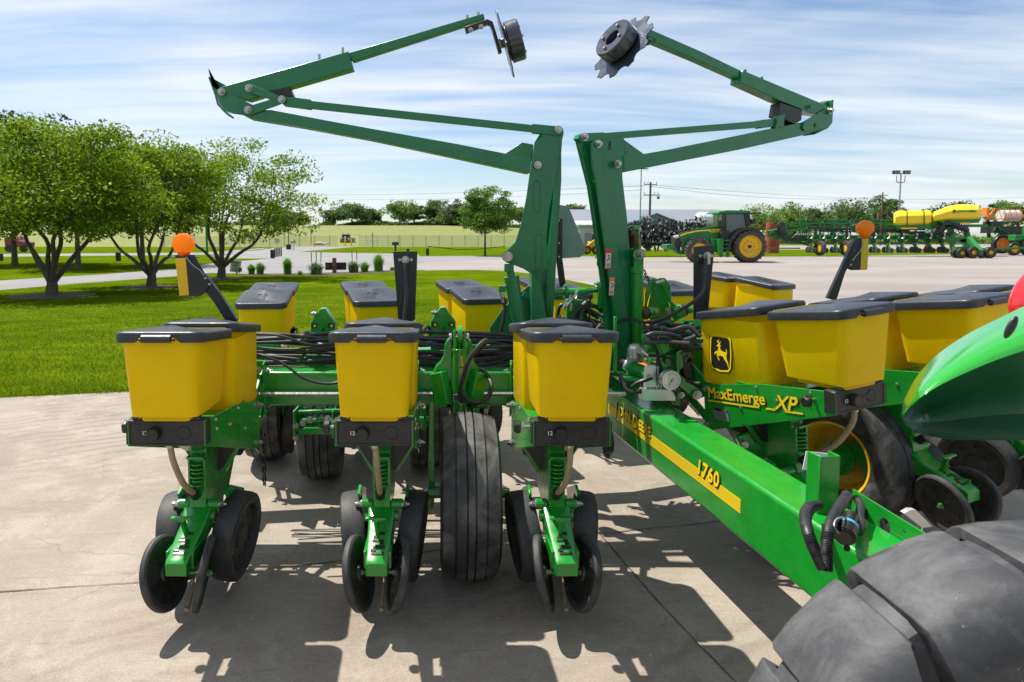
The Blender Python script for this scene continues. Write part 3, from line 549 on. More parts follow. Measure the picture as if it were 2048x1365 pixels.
    k.loft([[(-.045 + prof[i] * s * math.cos(2 * math.pi * i / 36), y, .848 + prof[i] * s * math.sin(2 * math.pi * i / 36)) for i in range(36)] for y, s in ((.004, 1.0), (-.022, 1.0), (-.027, .9))]); k.build('dial_knob', 'decalblack', u)
    d = MB(); d.m = 0; d.box((-.084, .0028, .848), (.026, .002, .022)); d.m = 1; fromme(d, textme('12', .022, .0005, .0006), frameM((-.095, .0012, .841), (1, 0, 0), (0, 0, 1))); d.build('dial_window', ['decalblack', 'white'], u, smooth=False)
    h = MB(); h.m = 0; h.prism([(x, .47, z) for x, z in ((-.122, .765), (.122, .765), (.126, .66), (.05, .54), (-.05, .54), (-.126, .66))], (0, .028, 0)); h.cyl((-.11, .60, .68), (.11, .60, .68), .11, n=28)
    h.m = 1
    for p in ((-.13, .5, .72), (.13, .5, .72)): h.bolt(p, (0, -1, 0), .009)
    h.build('seed_meter', ['black', 'silver'], u, bevel=.003)
    for s in (-1, 1):
        Tq = Matrix.Translation((s * .125, .43, .252)) @ Matrix.Scale(.98, 4) @ Matrix.Rotation(s * R(7), 4, 'Y') @ Matrix.Rotation(s * R(-5), 4, 'Z')
        g_ = MB(); ax = (s, 0, 0)
        g_.lathe([(0, .034), (.05, .034), (.055, .022), (.145, .022), (.150, .045), (.182, .052), (.196, .044), (.2, .026), (.2, -.036), (.192, -.050), (.150, -.046), (.145, -.03), (0, -.03)], axis=ax, n=48)
        for i in range(8):
            a = i * math.pi / 4; g_.cyl((s * .020, .10 * math.cos(a), .10 * math.sin(a)), (s * .029, .10 * math.cos(a), .10 * math.sin(a)), .008, n=8)
        g_.build('gauge_wheel', 'gauge', u, T=Tq)
        Tq = Matrix.Translation((s * .080, .135, .224)) @ Matrix.Rotation(-s * R(13), 4, 'Y').inverted() @ Matrix.Rotation(s * R(10), 4, 'Z')
        c_ = MB(); c_.m = 0
        c_.lathe([(0, .013), (.018, .013), (.02, .005), (.10, .006), (.115, .009), (.126, .012)], axis=ax, n=40); c_.lathe([(0, -.013), (.03, -.013), (.035, -.005), (.115, -.006), (.126, -.012)], axis=ax, n=40)
        for sd in (-1, 1):
            for i in range(6):
                a = i * math.pi / 3 + .3; c_.cyl((s * sd * .004, .088 * math.cos(a), .088 * math.sin(a)), (s * sd * .012, .088 * math.cos(a), .088 * math.sin(a)), .006, n=8)
        c_.m = 1; c_.lathe([(.118, .010), (.128, .0155), (.142, .0165), (.150, .010), (.152, 0), (.150, -.010), (.142, -.0165), (.128, -.0155), (.118, -.010)], axis=ax, n=48)
        c_.m = 2; c_.bolt((s * .010, 0, 0), (s, 0, 0), .010); c_.bolt((-s * .010, 0, 0), (-s, 0, 0), .010)
        c_.build('closing_wheel', ['discface', 'gauge', 'silver'], u, T=Tq)
    a_ = MB(); a_.m = 0
    a_.loft([[(-w1, y, zb), (w1, y, zb), (w1, y, zt), (w1 * .8, y, zt + .006), (-w1 * .8, y, zt + .006), (-w1, y, zt)] for y, w1, zb, zt in ((.36, .056, .36, .435), (.30, .058, .335, .428), (.25, .052, .31, .385), (.06, .045, .252, .312), (.045, .042, .255, .300))])
    for s in (-1, 1): a_.cyl((s * .05, .315, .39), (s * .072, .315, .39), .024, n=16); a_.box((s * .05, .17, .30), (.012, .16, .07))
    a_.bar((0.0, .20, .33), (-.012, .155, .445), .014, .022); a_.box((-.012, .150, .449), (.085, .022, .010)); a_.box((-.012, .15, .441), (.03, .016, .012))
    a_.cyl((-.11, .135, .228), (.11, .135, .228), .009, n=8); a_.prism([(-.012, y, z) for y, z in ((.11, .30), (.19, .30), (.15, .215), (.12, .215))], (.024, 0, 0))
    a_.m = 1
    def ts(y): return .319 + (y - .06) * .384
    for y, w1, xo in ((.085, .050, .0), (.102, .022, -.018), (.117, .048, .004), (.134, .020, .014), (.149, .046, -.003), (.168, .02, -.012), (.185, .04, .004)):  # raised black strips: the dark inside of the slots put into colour
        a_.prism([(xo - w1 / 2, y - .006, ts(y - .006) + .0028), (xo + w1 / 2, y - .006, ts(y - .006) + .0028), (xo + w1 / 2, y + .006, ts(y + .006) + .0028), (xo - w1 / 2, y + .006, ts(y + .006) + .0028)], (0, 0, -.004))
    a_.build('closing_arm', ['green', 'decalblack'], u, bevel=.0015)
    bo = MB()
    for s in (-1, 1):
        bo.bolt((s * .088, .33, .437), (s, 0, 0), .013, .014); bo.cyl((s * .1, .33, .437), (s * .118, .33, .437), .008, n=8)
        for y, z in ((.75, .77), (.75, .58), (.95, .90), (.955, .725)): bo.bolt((s * .152, y, z), (s, 0, 0), .013, .014)
        for y, z in ((.12, .87), (.13, .83), (.30, .80), (.42, .84), (.52, .72)): bo.ball((s * .1505, y, z), .008, 8)
        bo.bolt((s * .115, .90, .915), (0, -1, 0), .013, .014)
    bo.build('bolts', 'silver', u)
    t_ = MB(); t_.m = 0; t_.tube([(0.0, .03, .80), (.004, .05, .72), (.004, .14, .60), (-.004, .275, .505)], .0125, 10); t_.m = 1; t_.cyl((-.003, .265, .515), (-.006, .30, .485), .021, n=16); t_.m = 2; t_.cyl((0, .03, .803), (0, .032, .785), .016, n=12)
    t_.build('drop_tube', ['tan', 'decalblack', 'silver'], u)
    s_ = MB(); s_.m = 0; s_.loft([[(x, .10 + rr * math.cos(a), .845 + rr * math.sin(a)) for a, rr in [(2 * math.pi * i / 20, q * (1 if i % 4 < 2 else .82)) for i in range(20)]] for x, q in ((-.185, .020), (-.188, .026), (-.205, .027), (-.212, .018))]); s_.m = 1; s_.cyl((-.15, .10, .845), (-.19, .10, .845), .008, n=10)
    s_.build('adjuster_knob', ['decalblack', 'silver'], u)
    q_ = MB(); q_.tube([(.01, .40, .30), (.01, .28, .20), (.012, .20, .13), (.012, .13, .085)], .0075, 6); q_.box((.012, .125, .08), (.016, .03, .012)); q_.build('seed_firmer', 'tan', u)
    return u
U = make_unit()
Rm = lambda yaw, roll=0: Matrix.Rotation(yaw, 4, 'Z') @ Matrix.Rotation(roll, 4, 'Y')
def place_unit(x, y, z=0, yaw=0, roll=0, first=False, pitch=0.0):
    u = U if first else copy_tree(U, PL)
    u.matrix_basis = PLI @ Matrix.Translation((x, y, z + .85)) @ Rm(yaw, roll) @ Matrix.Rotation(pitch, 4, 'X') @ Matrix.Translation((0, 0, -.85)); return u
YW = R(19.4); cw, sw = math.cos(YW), math.sin(YW)
place_unit(-1.048, 2.56, first=True)
place_unit(-.252, 2.56); place_unit(.505, 2.56)
RU = []
for i in range(3): RU.append(place_unit(1.787 + .762 * cw * i, 2.85 + .762 * sw * i, .068 + .02 * i, YW + R(1.6), -R(4.4), pitch=-R(1.3)))
for ch in [x for x in COL.objects if x.parent == RU[1] and x.name.startswith('gauge_wheel')][:1]: bpy.data.objects.remove(ch)
BY = R(14)
def back(px, Y, yaw=BY):
    d = P(px, 600, Y); out_ = Vector((-math.sin(yaw), math.cos(yaw))); o_ = d.xy + out_ * .81
    return place_unit(o_.x, o_.y, 0, yaw + math.pi)
back(520, 4.4, R(6)); back(757, 4.55); back(974, 4.7); back(1150, 5.1); back(1378, 5.4, R(17)); back(1572, 6.05, R(30)); 
# decals on the near right-hand unit (side plate facing the tongue)
dd = MB(); Tp = frameM((-.1512, .738, .728), (0, -1, .10), (0, 0, 1))
dd.m = 0; fromme(dd, textme('MaxEmerge', .079, .0004, .0036), Tp @ Matrix.Translation((.006, -.0035, .0003))); dd.m = 1; fromme(dd, textme('MaxEmerge', .079, .0005, .0014), Tp @ Matrix.Translation((0, 0, .0012)))
dd.m = 0; fromme(dd, textme('XP', .094, .0004, .0045, .35), Tp @ Matrix.Translation((.434, -.0155, .0003))); dd.m = 1; fromme(dd, textme('XP', .094, .0005, .0018, .35), Tp @ Matrix.Translation((.428, -.012, .0012)))
for a, b_ in ((0, .335), (.375, .43), (.485, .58)):
    dd.m = 0; dd.prism([Tp @ Vector(q) for q in ((a + .006, -.024, 0), (b_ + .006, -.024, 0), (b_ + .006, -.0155, 0), (a + .006, -.0155, 0))], Tp.to_3x3() @ Vector((0, 0, .0006)))
    dd.m = 1; dd.prism([Tp @ Vector(q) for q in ((a, -.021, 0), (b_, -.021, 0), (b_, -.0135, 0), (a, -.0135, 0))], Tp.to_3x3() @ Vector((0, 0, .0014)))
dd.build('lettering', ['decalblack', 'decal'], RU[0], smooth=False)
lb = MB(); lb.m = 0; Tq = frameM((-.1515, .70, .625), (0, -1, .03), (0, 0, 1))
def rect(mb, T, x0, x1, y0, y1, h=.001, z=0.0): mb.prism([T @ Vector(q) for q in ((x0, y0, z), (x1, y0, z), (x1, y1, z), (x0, y1, z))], T.to_3x3() @ Vector((0, 0, h)))
rect(lb, Tq, 0, .10, 0, .062); lb.m = 1; rect(lb, Tq, .003, .097, .044, .059, .0014); lb.m = 2; fromme(lb, textme('MODEL', .010, .0003), Tq @ Matrix.Translation((.055, .0475, .0018))); lb.m = 1
for j in range(3): rect(lb, Tq, .008, .05 + .012 * j, .032 - .011 * j, .034 - .011 * j, .0014)
lb.build('serial_plate', ['greyplate', 'decalblack', 'white'], RU[0], smooth=False)
# leaping deer badge on the rear hopper of that unit
bd = MB(); Tb = frameM((-.1482, .64, .975), (0, -1, 0), (.055, 0, 1)) @ Matrix.Scale(1.28, 4)
def shield(w_, h_, b_=0.06):
    o_ = [];
    for (x, y) in ((-1, -.78), (-.78, -1), (0, -1.08), (.78, -1), (1, -.78), (1.06, 0), (1, .78), (.78, 1), (0, 1.08), (-.78, 1), (-1, .78), (-1.06, 0)): o_.append((x * w_, y * h_))
    return o_
DEER = [(-.62, .02), (-.52, .12), (-.30, .16), (-.22, .30), (-.20, .46), (-.34, .44), (-.40, .50), (-.30, .58), (-.20, .62), (-.26, .72), (-.38, .80), (-.36, .84), (-.24, .77), (-.18, .92), (-.14, .92), (-.16, .76), (-.12, .66), (-.02, .80), (.03, .79), (-.06, .62), (-.02, .56), (.06, .52), (.04, .50), (-.04, .50),
        (-.02, .34), (.06, .22), (.30, .16), (.50, .16), (.60, .20), (.58, .34), (.62, .38), (.68, .26), (.68, .08), (.62, -.08), (.66, -.28), (.80, -.50), (.90, -.78), (.84, -.80), (.70, -.56), (.46, -.36), (.28, -.16), (.04, -.12), (-.16, -.16), (-.26, -.10), (-.18, -.30), (-.08, -.44), (-.13, -.47), (-.28, -.32), (-.38, -.12), (-.38, .0), (-.48, .02), (-.56, -.10), (-.62, -.10)]
bd.m = 0; fromme(bd, curvemesh([shield(.058, .074)], .0008), Tb); bd.m = 1; fromme(bd, curvemesh([shield(.054, .070), shield(.049, .064)], .0004), Tb @ Matrix.Translation((0, 0, .0014)))
fromme(bd, curvemesh([[(x * .050, y * .060) for x, y in DEER]], .0004), Tb @ Matrix.Translation((0, -.004, .0014)))
bd.build('deer_badge', ['decalblack', 'decal'], RU[0], smooth=False)
# ---------------------------------------------------------------- toolbars
tb = MB(); tb.box((-.32, 3.57, .812), (2.16, .178, .178)); part(tb, 'toolbar', 'green', bevel=.010)
rb0 = Vector((1.783, 2.847)) + Vector((-sw, cw)) * 1.045
def wing(s): return Vector((rb0.x + cw * s, rb0.y + sw * s))
a, b_ = wing(-.22), wing(2.3); tb = MB(); tb.bar((a.x, a.y, .80), (b_.x, b_.y, .96), .178, .178); part(tb, 'toolbar', 'green', bevel=.010)
tb = MB(); tb.bar((-1.5, 4.02, .86), (.9, 4.35, .86), .15, .10); tb.bar((.9, 4.35, .86), (3.6, 5.4, .80), .15, .10)
for i in range(9):
    t_ = i / 8; p = Vector((-1.35, 4.05, .86)).lerp(Vector((.9, 4.35, .86)), t_); tb.box((p.x, p.y - .1, .80), (.012, .2, .20))
part(tb, 'toolbar', 'green', bevel=.006)
dr = MB(); dr.cyl((-1.4, 3.435, .795), (.95, 3.44, .795), .012, n=6)
a, b_ = wing(-.2), wing(2.2); nn = Vector((sw, -cw)) * .13
dr.cyl((a.x + nn.x, a.y + nn.y, .79), (b_.x + nn.x, b_.y + nn.y, .93), .012, n=6); part(dr, 'drive_shaft', 'silver')
# things hung under and behind the left bar: drive boxes, plates, chain
ud = MB()
for px, y0, y1 in ((597, 812, 868), (672, 812, 865), (722, 806, 850), (850, 806, 850)):
    p = P(px, y0, 3.95); q = P(px, y1, 3.95); ud.box(((p.x), 3.95, (p.z + q.z) / 2), (.012, .25, p.z - q.z))
p = P(597, 862, 3.86); q = P(720, 862, 3.86); ud.bar(p, q, .03, .035); p = P(597, 824, 3.86); q = P(700, 820, 3.86); ud.bar(p, q, .03, .015)
p = P(640, 790, 4.2); ud.box(p, (.5, .05, .05)); ud.box(P(930, 800, 4.2), (.6, .05, .05)); ud.cyl(P(600, 842, 3.9), P(860, 838, 3.9), .014, n=10)
for px in (610, 640, 662, 800, 845): ud.cyl(P(px, 815, 4.0), P(px, 858, 4.0), .016, n=10); ud.box(P(px + 8, 842, 3.96), (.05, .02, .05))
part(ud, 'drive_frame', 'green', bevel=.002)
sp_ = MB()
for px, py in ((592, 852), (592, 876), (606, 846), (655, 838), (668, 842), (620, 840)): sp_.bolt(P(px, py, 3.84), (0, -1, 0), .013, .014)
for px in (628, 642, 655): sp_.cyl(P(px, 838, 3.92), P(px + 6, 838, 3.95), .022, n=14)
part(sp_, 'drive_sprocket', 'silver')
def chain(pts, r=.006, name='drive_chain', mat='rust', stepl=.019):
    mb = MB(); q = [Vector(p) for p in pts]; k = 0
    for i in range(len(q) - 1):
        a, b2 = q[i], q[i + 1]; n_ = max(1, int((b2 - a).length / stepl))
        for j in range(n_):
            c_ = a.lerp(b2, (j + .5) / n_); d = (b2 - a).normalized(); x = d.orthogonal() if k % 2 else d.cross(d.orthogonal()); x.normalize(); k += 1
            mb.bar(c_ - d * stepl * .52 + x * r, c_ + d * stepl * .52 + x * r, r * .7, r * .7); mb.bar(c_ - d * stepl * .52 - x * r, c_ + d * stepl * .52 - x * r, r * .7, r * .7); mb.bar(c_ - x * r, c_ + x * r, r * .8, r * .8)
    return part(mb, name, mat)
chain([P(531, 866, 3.3), P(528, 915, 3.3), P(529, 972, 3.3)], .008, 'chain', 'black', .024)
# ---------------------------------------------------------------- big wheels
def make_wheel():
    t_ = MB(); R0, W = .385, .132
    prof = [(.205, .085), (.215, .105), (.26, .130), (.325, .134), (.362, .120)]
    ribs = [(-.112, -.070), (-.062, -.022), (-.014, .014), (.022, .062), (.070, .112)]
    tread = []
    for i, (a, b2) in enumerate(reversed(ribs)):
        for h in (b2, a): tread.append((R0 - .022 * (abs(h) / .112) ** 2.2, h))
        if i < 4: nb = list(reversed(ribs))[i + 1][1]; tread += [(R0 - .018, a - .001), (R0 - .018, nb + .001)]
    t_.lathe(prof + tread + [(r, -h) for r, h in reversed(prof)], axis=(1, 0, 0), n=72)
    wheel = t_.build('wheel', 'tyre', PL, angle=30)
    r_ = MB(); r_.m = 0; r_.lathe([(.198, .10), (.210, .106), (.216, .098), (.210, .088), (.192, .080), (.182, .03), (.150, -.03), (.10, -.04), (.0, -.04)], axis=(-1, 0, 0), n=48); r_.lathe([(.198, .10), (.210, .106), (.216, .098), (.210, .088), (.192, .080), (.182, .03)], axis=(1, 0, 0), n=48)
    r_.m = 1; r_.cyl((-.02, 0, 0), (-.10, 0, 0), .055, n=24); r_.cyl((-.02, 0, 0), (-.035, 0, 0), .095, n=28); r_.cyl((-.1, 0, 0), (-.13, 0, 0), .03, n=16)
    for i in range(6): a = i * math.pi / 3; r_.cyl((.01, .075 * math.cos(a), .075 * math.sin(a)), (-.05, .075 * math.cos(a), .075 * math.sin(a)), .010, n=6)
    r_.build('rim', ['yellowpaint', 'green'], wheel); return wheel
W0 = make_wheel(); wheels = []
for i, (x, y, yaw, s) in enumerate(((.135, 3.15, 0, 1), (-.785, 4.47, R(4), 1), (-1.24, 4.86, R(3), 1), (-.09, 4.7, R(4), .95), (2.215, 3.69, R(31), 1.0), (3.75, 5.5, R(17), 1))):
    o = W0 if i == 0 else copy_tree(W0, PL); o.matrix_basis = PLI @ Matrix.Translation((x, y, .383 * s)) @ Matrix.Rotation(yaw, 4, 'Z') @ Matrix.Scale(s, 4)
# wheel leg by the near left tyre
lg = MB(); T0 = [P(a, b2, 3.2) for a, b2 in ((859, 806), (867, 806), (870, 960), (868, 1017), (859, 1019), (856, 940))]; lg.prism(T0, (0, .03, 0)); lg.box(P(864, 980, 3.2) + Vector((.08, 0, 0)), (.2, .05, .05))
lg.cyl((-.06, 3.15, .385), (.33, 3.15, .385), .024, n=12); part(lg, 'wheel_leg', 'green', bevel=.003)
b2 = MB(); b2.bolt(P(858, 982, 3.2), (-1, 0, 0), .014); b2.bolt(P(1006, 978, 3.2), (1, 0, 0), .014); part(b2, 'axle_bolt', 'silver')
wl = MB(); wl.bar((1.75, 4.0, .72), (1.93, 3.58, .42), .05, .11); wl.cyl((1.90, 3.50, .39), (2.2, 3.68, .39), .05, n=20)
wl.prism([P(a, b3, 3.6) for a, b3 in ((1520, 880), (1560, 860), (1600, 900), (1620, 960), (1600, 1000), (1560, 1010), (1525, 950))], (0, .05, 0)); part(wl, 'wheel_leg', 'green', bevel=.006)
# lift cylinder and its cast bracket over the near left wheel
cb = MB(); z3 = lambda x, y: P(860 + x / 5.686, 620 + y / 5.686, 3.36)
cb.prism([z3(*q) for q in ((170, 400), (200, 345), (250, 320), (250, 1120), (30, 1120), (25, 950), (12, 880), (20, 760), (70, 640), (120, 600), (160, 520))], (0, .06, 0)); cb.prism([z3(*q) for q in ((420, 330), (468, 355), (490, 420), (500, 590), (560, 680), (600, 780), (615, 900), (612, 1120), (420, 1120))], (0, .06, 0))
cb.prism([z3(*q) for q in ((240, 560), (430, 560), (480, 1120), (180, 1120))], (0, .03, 0))
for s in (0, 1): cb.bar(z3(90 if s == 0 else 560, 700) - Vector((0, .02, 0)), z3(170 if s == 0 else 480, 1050) - Vector((0, .05, 0)), .05, .08)
part(cb, 'lift_bracket', 'green', bevel=.006)
ly = MB(); ly.cyl(z3(335, 420) - Vector((0, .05, 0)), z3(335, 1150) - Vector((0, .05, 0)), .034, n=28); ly.cyl(z3(335, 420) - Vector((0, .05, 0)), z3(335, 450) - Vector((0, .05, 0)), .037, n=28)
for q in (275, 395): ly.prism([z3(q - 14, 420) - Vector((0, .06, 0)), z3(q + 14, 420) - Vector((0, .06, 0)), z3(q + 14, 235) - Vector((0, .06, 0)), z3(q, 215) - Vector((0, .06, 0)), z3(q - 14, 235) - Vector((0, .06, 0))], (0, .05, 0))
ly.cyl(z3(310, 280) + Vector((0, -.03, 0)), z3(365, 280) + Vector((0, -.03, 0)), .045, n=24); ly.cyl(z3(335, 300), z3(335, 420), .02, n=14); part(ly, 'lift_cylinder', 'green', bevel=.002)
fs = MB()
for q in (230, 425): fs.cyl(z3(q - 14, 300) - Vector((0, .03, 0)), z3(q + 14, 300) - Vector((0, .03, 0)), .020, n=14)
for y0, y1, r_ in ((490, 545, .016), (550, 600, .020), (620, 700, .015), (700, 712, .010), (865, 950, .017), (960, 1020, .020), (1025, 1085, .014)): fs.cyl(z3(345, y0) - Vector((0, .1, 0)), z3(345, y1) - Vector((0, .1, 0)), r_ * .55, n=6)
part(fs, 'hose_fitting', 'silver')
wp = MB(); wp.m = 0; p = z3(270, 1000) - Vector((0, .088, 0)); wp.box(z3(300, 955) - Vector((0, .088, 0)), (.035, .004, .034)); wp.m = 1; wp.box(z3(300, 955) - Vector((0, .090, 0)), (.029, .004, .028)); part(wp, 'serial_plate', ['greyplate', 'decalblack'])
# cast lift brackets of the rear frame standing behind the hoses
for ox, sc_ in ((0, 1.0), (240.5, 1.0)):
    c2 = MB(); z4 = lambda x, y: P(480 + ox + x * sc_ / 3.593, 600 + (y * sc_ - (8 if ox else 0)) / 3.593, 3.98)
    c2.prism([z4(*q) for q in ((505, 165), (545, 105), (578, 62), (612, 62), (640, 105), (686, 165), (690, 420), (650, 420), (650, 300), (600, 200), (545, 300), (545, 420), (505, 420))], (0, .07, 0))
    c2.prism([z4(*q) for q in ((540, 190), (655, 190), (655, 420), (540, 420))] , (0, .02, 0), T=Matrix.Translation((0, .09, 0)))
    part(c2, 'lift_bracket', 'green', bevel=.005)
    k = MB(); k.m = 0
    for x0 in (535, 655): k.box(z4(x0, 185) - Vector((0, .001, 0)), (.034, .004, .026)); 
    k.m = 1
    for x0 in (535, 655): k.cyl(z4(x0 + 3, 187) - Vector((0, .002, 0)), z4(x0 + 3, 187) - Vector((0, .005, 0)), .008, n=12)
    k.m = 2; k.cyl(z4(532, 102), z4(548, 100), .012, n=10); k.bolt(z4(534, 100), (-1, 0, 0), .011)
    part(k, 'bracket_pin', ['decalblack', 'decal', 'silver'])
# ---------------------------------------------------------------- hoses
def hose(pts, r=.009, mat='hose', name='hydraulic_hose'): mb = MB(); mb.tube(pts, r, 8, sub=5); return part(mb, name, mat)
rh = random.Random(4)
for i in range(19):
    y0 = 672 + i * 3.6 + rh.uniform(-5, 5); Y = 3.62 + rh.uniform(0, .26); n_ = 7
    hose([P(470 + j * 95, y0 + rh.uniform(-6, 6) + 6 * math.sin(j * 1.3 + i), Y + rh.uniform(-.03, .03)) for j in range(n_)], rh.choice([.006, .008, .010, .011]))
hose([P(505, 668, 3.6), P(560, 672, 3.55), P(620, 690, 3.55), P(670, 688, 3.6), P(740, 690, 3.6)], .007); hose([P(500, 705, 3.4), P(560, 725, 3.4), P(610, 758, 3.38), P(660, 768, 3.38), P(700, 756, 3.4)], .007)
hose([P(600, 690, 3.7), P(603, 672, 3.75), P(616, 666, 3.8), P(622, 680, 3.85), P(650, 692, 3.8), P(680, 694, 3.7)], .011); hose([P(838, 690, 3.7), P(846, 662, 3.9), P(858, 655, 3.95), P(862, 680, 3.95)], .010)
hose([z3(350, 1000) - Vector((0, .1, 0)), z3(330, 860) - Vector((0, .11, 0)), z3(370, 700) - Vector((0, .12, 0)), z3(430, 520) - Vector((0, .13, 0)), z3(550, 360) - Vector((0, .12, 0)), z3(625, 320) - Vector((0, .08, 0)), z3(620, 370) - Vector((0, .03, 0)), z3(520, 500)], .0115)
hose([z3(350, 860) - Vector((0, .1, 0)), z3(400, 940) - Vector((0, .12, 0)), z3(520, 995) - Vector((0, .12, 0)), z3(640, 940) - Vector((0, .1, 0)), z3(685, 830) - Vector((0, .08, 0)), z3(650, 740) - Vector((0, .03, 0)), z3(590, 680)], .0115)
for i in range(9): 
    yb = 716 + i * 3.3; hose([P(835 + 0 * i, yb + rh.uniform(-3, 3), 3.62), P(900, yb + 5, 3.66), P(960, yb + rh.uniform(-5, 4), 3.62), P(1020, yb - rh.uniform(0, 14), 3.7)], .009)
# tangle behind the left mast
for i in range(20):
    x = rh.uniform(1100, 1160); y = rh.uniform(612, 665); Y = rh.uniform(3.95, 4.3)
    hose([P(x, y + 22, Y), P(x + rh.uniform(5, 25), y - rh.uniform(0, 22), Y), P(x + rh.uniform(30, 55), y + rh.uniform(-12, 8), Y), P(x + rh.uniform(60, 90), y + rh.uniform(0, 30), Y + rh.uniform(-.1, .2))], rh.choice([.009, .011, .013]))
for i in range(22):
    x = rh.uniform(1285, 1330); y = rh.uniform(650, 692); Y = rh.uniform(3.35, 3.85)
    hose([P(x, y, Y), P(x + rh.uniform(15, 35), y + rh.uniform(-10, 6), Y), P(x + rh.uniform(40, 60), y + rh.uniform(-6, 10), Y), P(x + rh.uniform(65, 95), y + rh.uniform(-10, 18), Y + rh.uniform(-.1, .1))], rh.choice([.008, .010, .012]))
sv = MB()
for px, py in ((1140, 600), (1148, 596), (1126, 618), (1165, 610), (1142, 622), (1205, 648), (1212, 640), (1133, 612), (1120, 640), (1190, 662)): p = P(px, py, 4.05); sv.cyl(p, p + Vector((rh.uniform(-.04, .04), .0, rh.uniform(.01, .05))), .012, n=6)
part(sv, 'hose_fitting', 'silver')
vb = MB(); vb.box(P(1148, 622, 4.15), (.10, .08, .14)); vb.cyl(P(1148, 606, 4.15), P(1148, 592, 4.15), .02, n=10); vb.bar(P(1105, 583, 4.1), P(1215, 578, 4.1), .02, .02)
vb.cyl(P(1105, 585, 4.1), P(1173, 583, 4.1), .022, n=18); vb.cyl(P(1128, 584, 4.1), P(1133, 584, 4.1), .045, n=20); vb.cyl(P(1173, 583, 4.1), P(1196, 580, 4.1), .016, n=14); vb.box(P(1203, 590, 4.1), (.05, .06, .16)); vb.box(P(1204, 568, 4.1), (.09, .05, .012)); vb.box(P(1207, 620, 4.12), (.04, .05, .25))
part(vb, 'valve_block', 'green', bevel=.003)
lv = MB(); lv.cyl(P(1178, 640, 3.98), P(1181, 598, 3.98), .006, n=8); lv.ball(P(1181, 594, 3.98), .013, 12); part(lv, 'control_lever', 'decalblack')
# ---------------------------------------------------------------- marker arms
def zoomer(x0, y0, s): return lambda x, y: (x0 + x / s, y0 + y / s)
def beam(parent, name, pts, f, vec, mat='green_mast', bevel=.004):
    mb = MB(); mb.prism([f(*q) for q in pts], vec); return mb.build(name, mat, parent, bevel)
def pin(parent, ps, f, vec, r=.0145):
    n_ = -Vector(vec).normalized()
    for q in ps: mb = MB(); c_ = f(*q); mb.cyl(c_, c_ + n_ * .006, r * 1.5, n=20); mb.cyl(c_ + n_ * .006, c_ + n_ * .022, r, n=18); mb.cyl(c_ + n_ * .022, c_ + n_ * .026, r * .8, n=18); mb.build('pivot_pin', 'silver', parent)
za = zoomer(400, 0, 2.731); zb = zoomer(980, 230, 2.276); zc = zoomer(1140, 20, 2.968)
YM = 3.98
A = lambda x, y, o=0.0: P(*za(x, y), YM + o); B = lambda x, y, o=0.0: P(*zb(x, y), YM + o)
mast = MB()
mast.prism([B(*q) for q in ((203, 125), (238, 98), (240, 66), (333, 60), (336, 85), (325, 130), (300, 290), (270, 440), (258, 560), (268, 700), (281, 985), (262, 985), (240, 820), (215, 760), (186, 722), (150, 700), (105, 683), (72, 672), (62, 640), (80, 614), (115, 580), (140, 500), (165, 380), (182, 260))], (0, .012, 0))
mast.prism([B(*q) for q in ((188, 700), (262, 700), (283, 1000), (192, 1000))], (0, .10, 0))
mast.prism([B(x, y, .13) for x, y in ((203, 125), (240, 66), (333, 60), (325, 170), (325, 300), (303, 650), (285, 985), (190, 985), (186, 722), (215, 560), (200, 260))], (0, .012, 0))
mast.prism([B(x, y, .02) for x, y in ((310, 180), (325, 172), (322, 300), (300, 690), (284, 985), (268, 985), (262, 700), (285, 450))], (0, .10, 0))
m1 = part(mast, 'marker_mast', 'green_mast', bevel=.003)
m1.matrix_basis = PLI; VY = (0, .1, 0)
for (xa, ya, xb, yb) in ((213, 300, 213, 445), (222, 542, 222, 705)):
    cap = MB(); p0, p1 = B(xa, ya + 16, -.001), B(xb, yb - 16, -.001); r_ = .019; pr = []
    for i in range(13): a = math.pi * i / 12; pr.append(p0 + Vector((r_ * math.cos(a), 0, r_ * math.sin(a))))
    for i in range(13): a = math.pi + math.pi * i / 12; pr.append(p1 + Vector((r_ * math.cos(a), 0, r_ * math.sin(a))))
    cap.prism(pr, (0, .004, 0)); cap.tube([q + Vector((0, 0, 0)) for q in pr] + [pr[0]], .003, 6, sub=1); cap.build('pressed_rib', 'green_mast', m1)
beam(m1, 'lower_arm', [(390, 602), (680, 657), (960, 708), (1400, 786), (1812, 868), (1800, 948), (1400, 862), (960, 768), (560, 694), (270, 646), (200, 610), (300, 600)], A, VY)
beam(m1, 'gusset', [(1665, 842), (1758, 778), (1822, 790), (1815, 880)], lambda x, y: A(x, y, .03), (0, .05, 0))
beam(m1, 'tie_rod', [(440, 540), (455, 525), (605, 545), (605, 552), (1815, 683), (1815, 677), (1975, 692), (1984, 715), (1975, 742), (1815, 727), (1815, 720), (605, 592), (605, 598), (460, 578), (445, 565)], lambda x, y: A(x, y, -.01), (0, .04, 0))
beam(m1, 'upper_arm', [(95, 482), (145, 468), (480, 374), (810, 281), (837, 376), (500, 474), (262, 548), (130, 512)], lambda x, y: A(x, y, .01), (0, .085, 0))
beam(m1, 'extension_arm', [(800, 292), (1180, 182), (1548, 74), (1556, 104), (1190, 222), (835, 336)], lambda x, y: A(x, y, .03), (0, .055, 0))
beam(m1, 'hinge_plate', [(57, 420), (70, 470), (92, 488), (140, 492), (210, 535), (300, 580), (312, 600), (270, 634), (180, 622), (135, 605), (112, 570), (103, 545), (80, 490)], lambda x, y: A(x, y, -.006), (0, .012, 0))
hp_ = MB(); pq = [A(x, y, .045) for x, y in ((64, 432), (98, 525), (112, 580), (150, 620), (172, 640))]
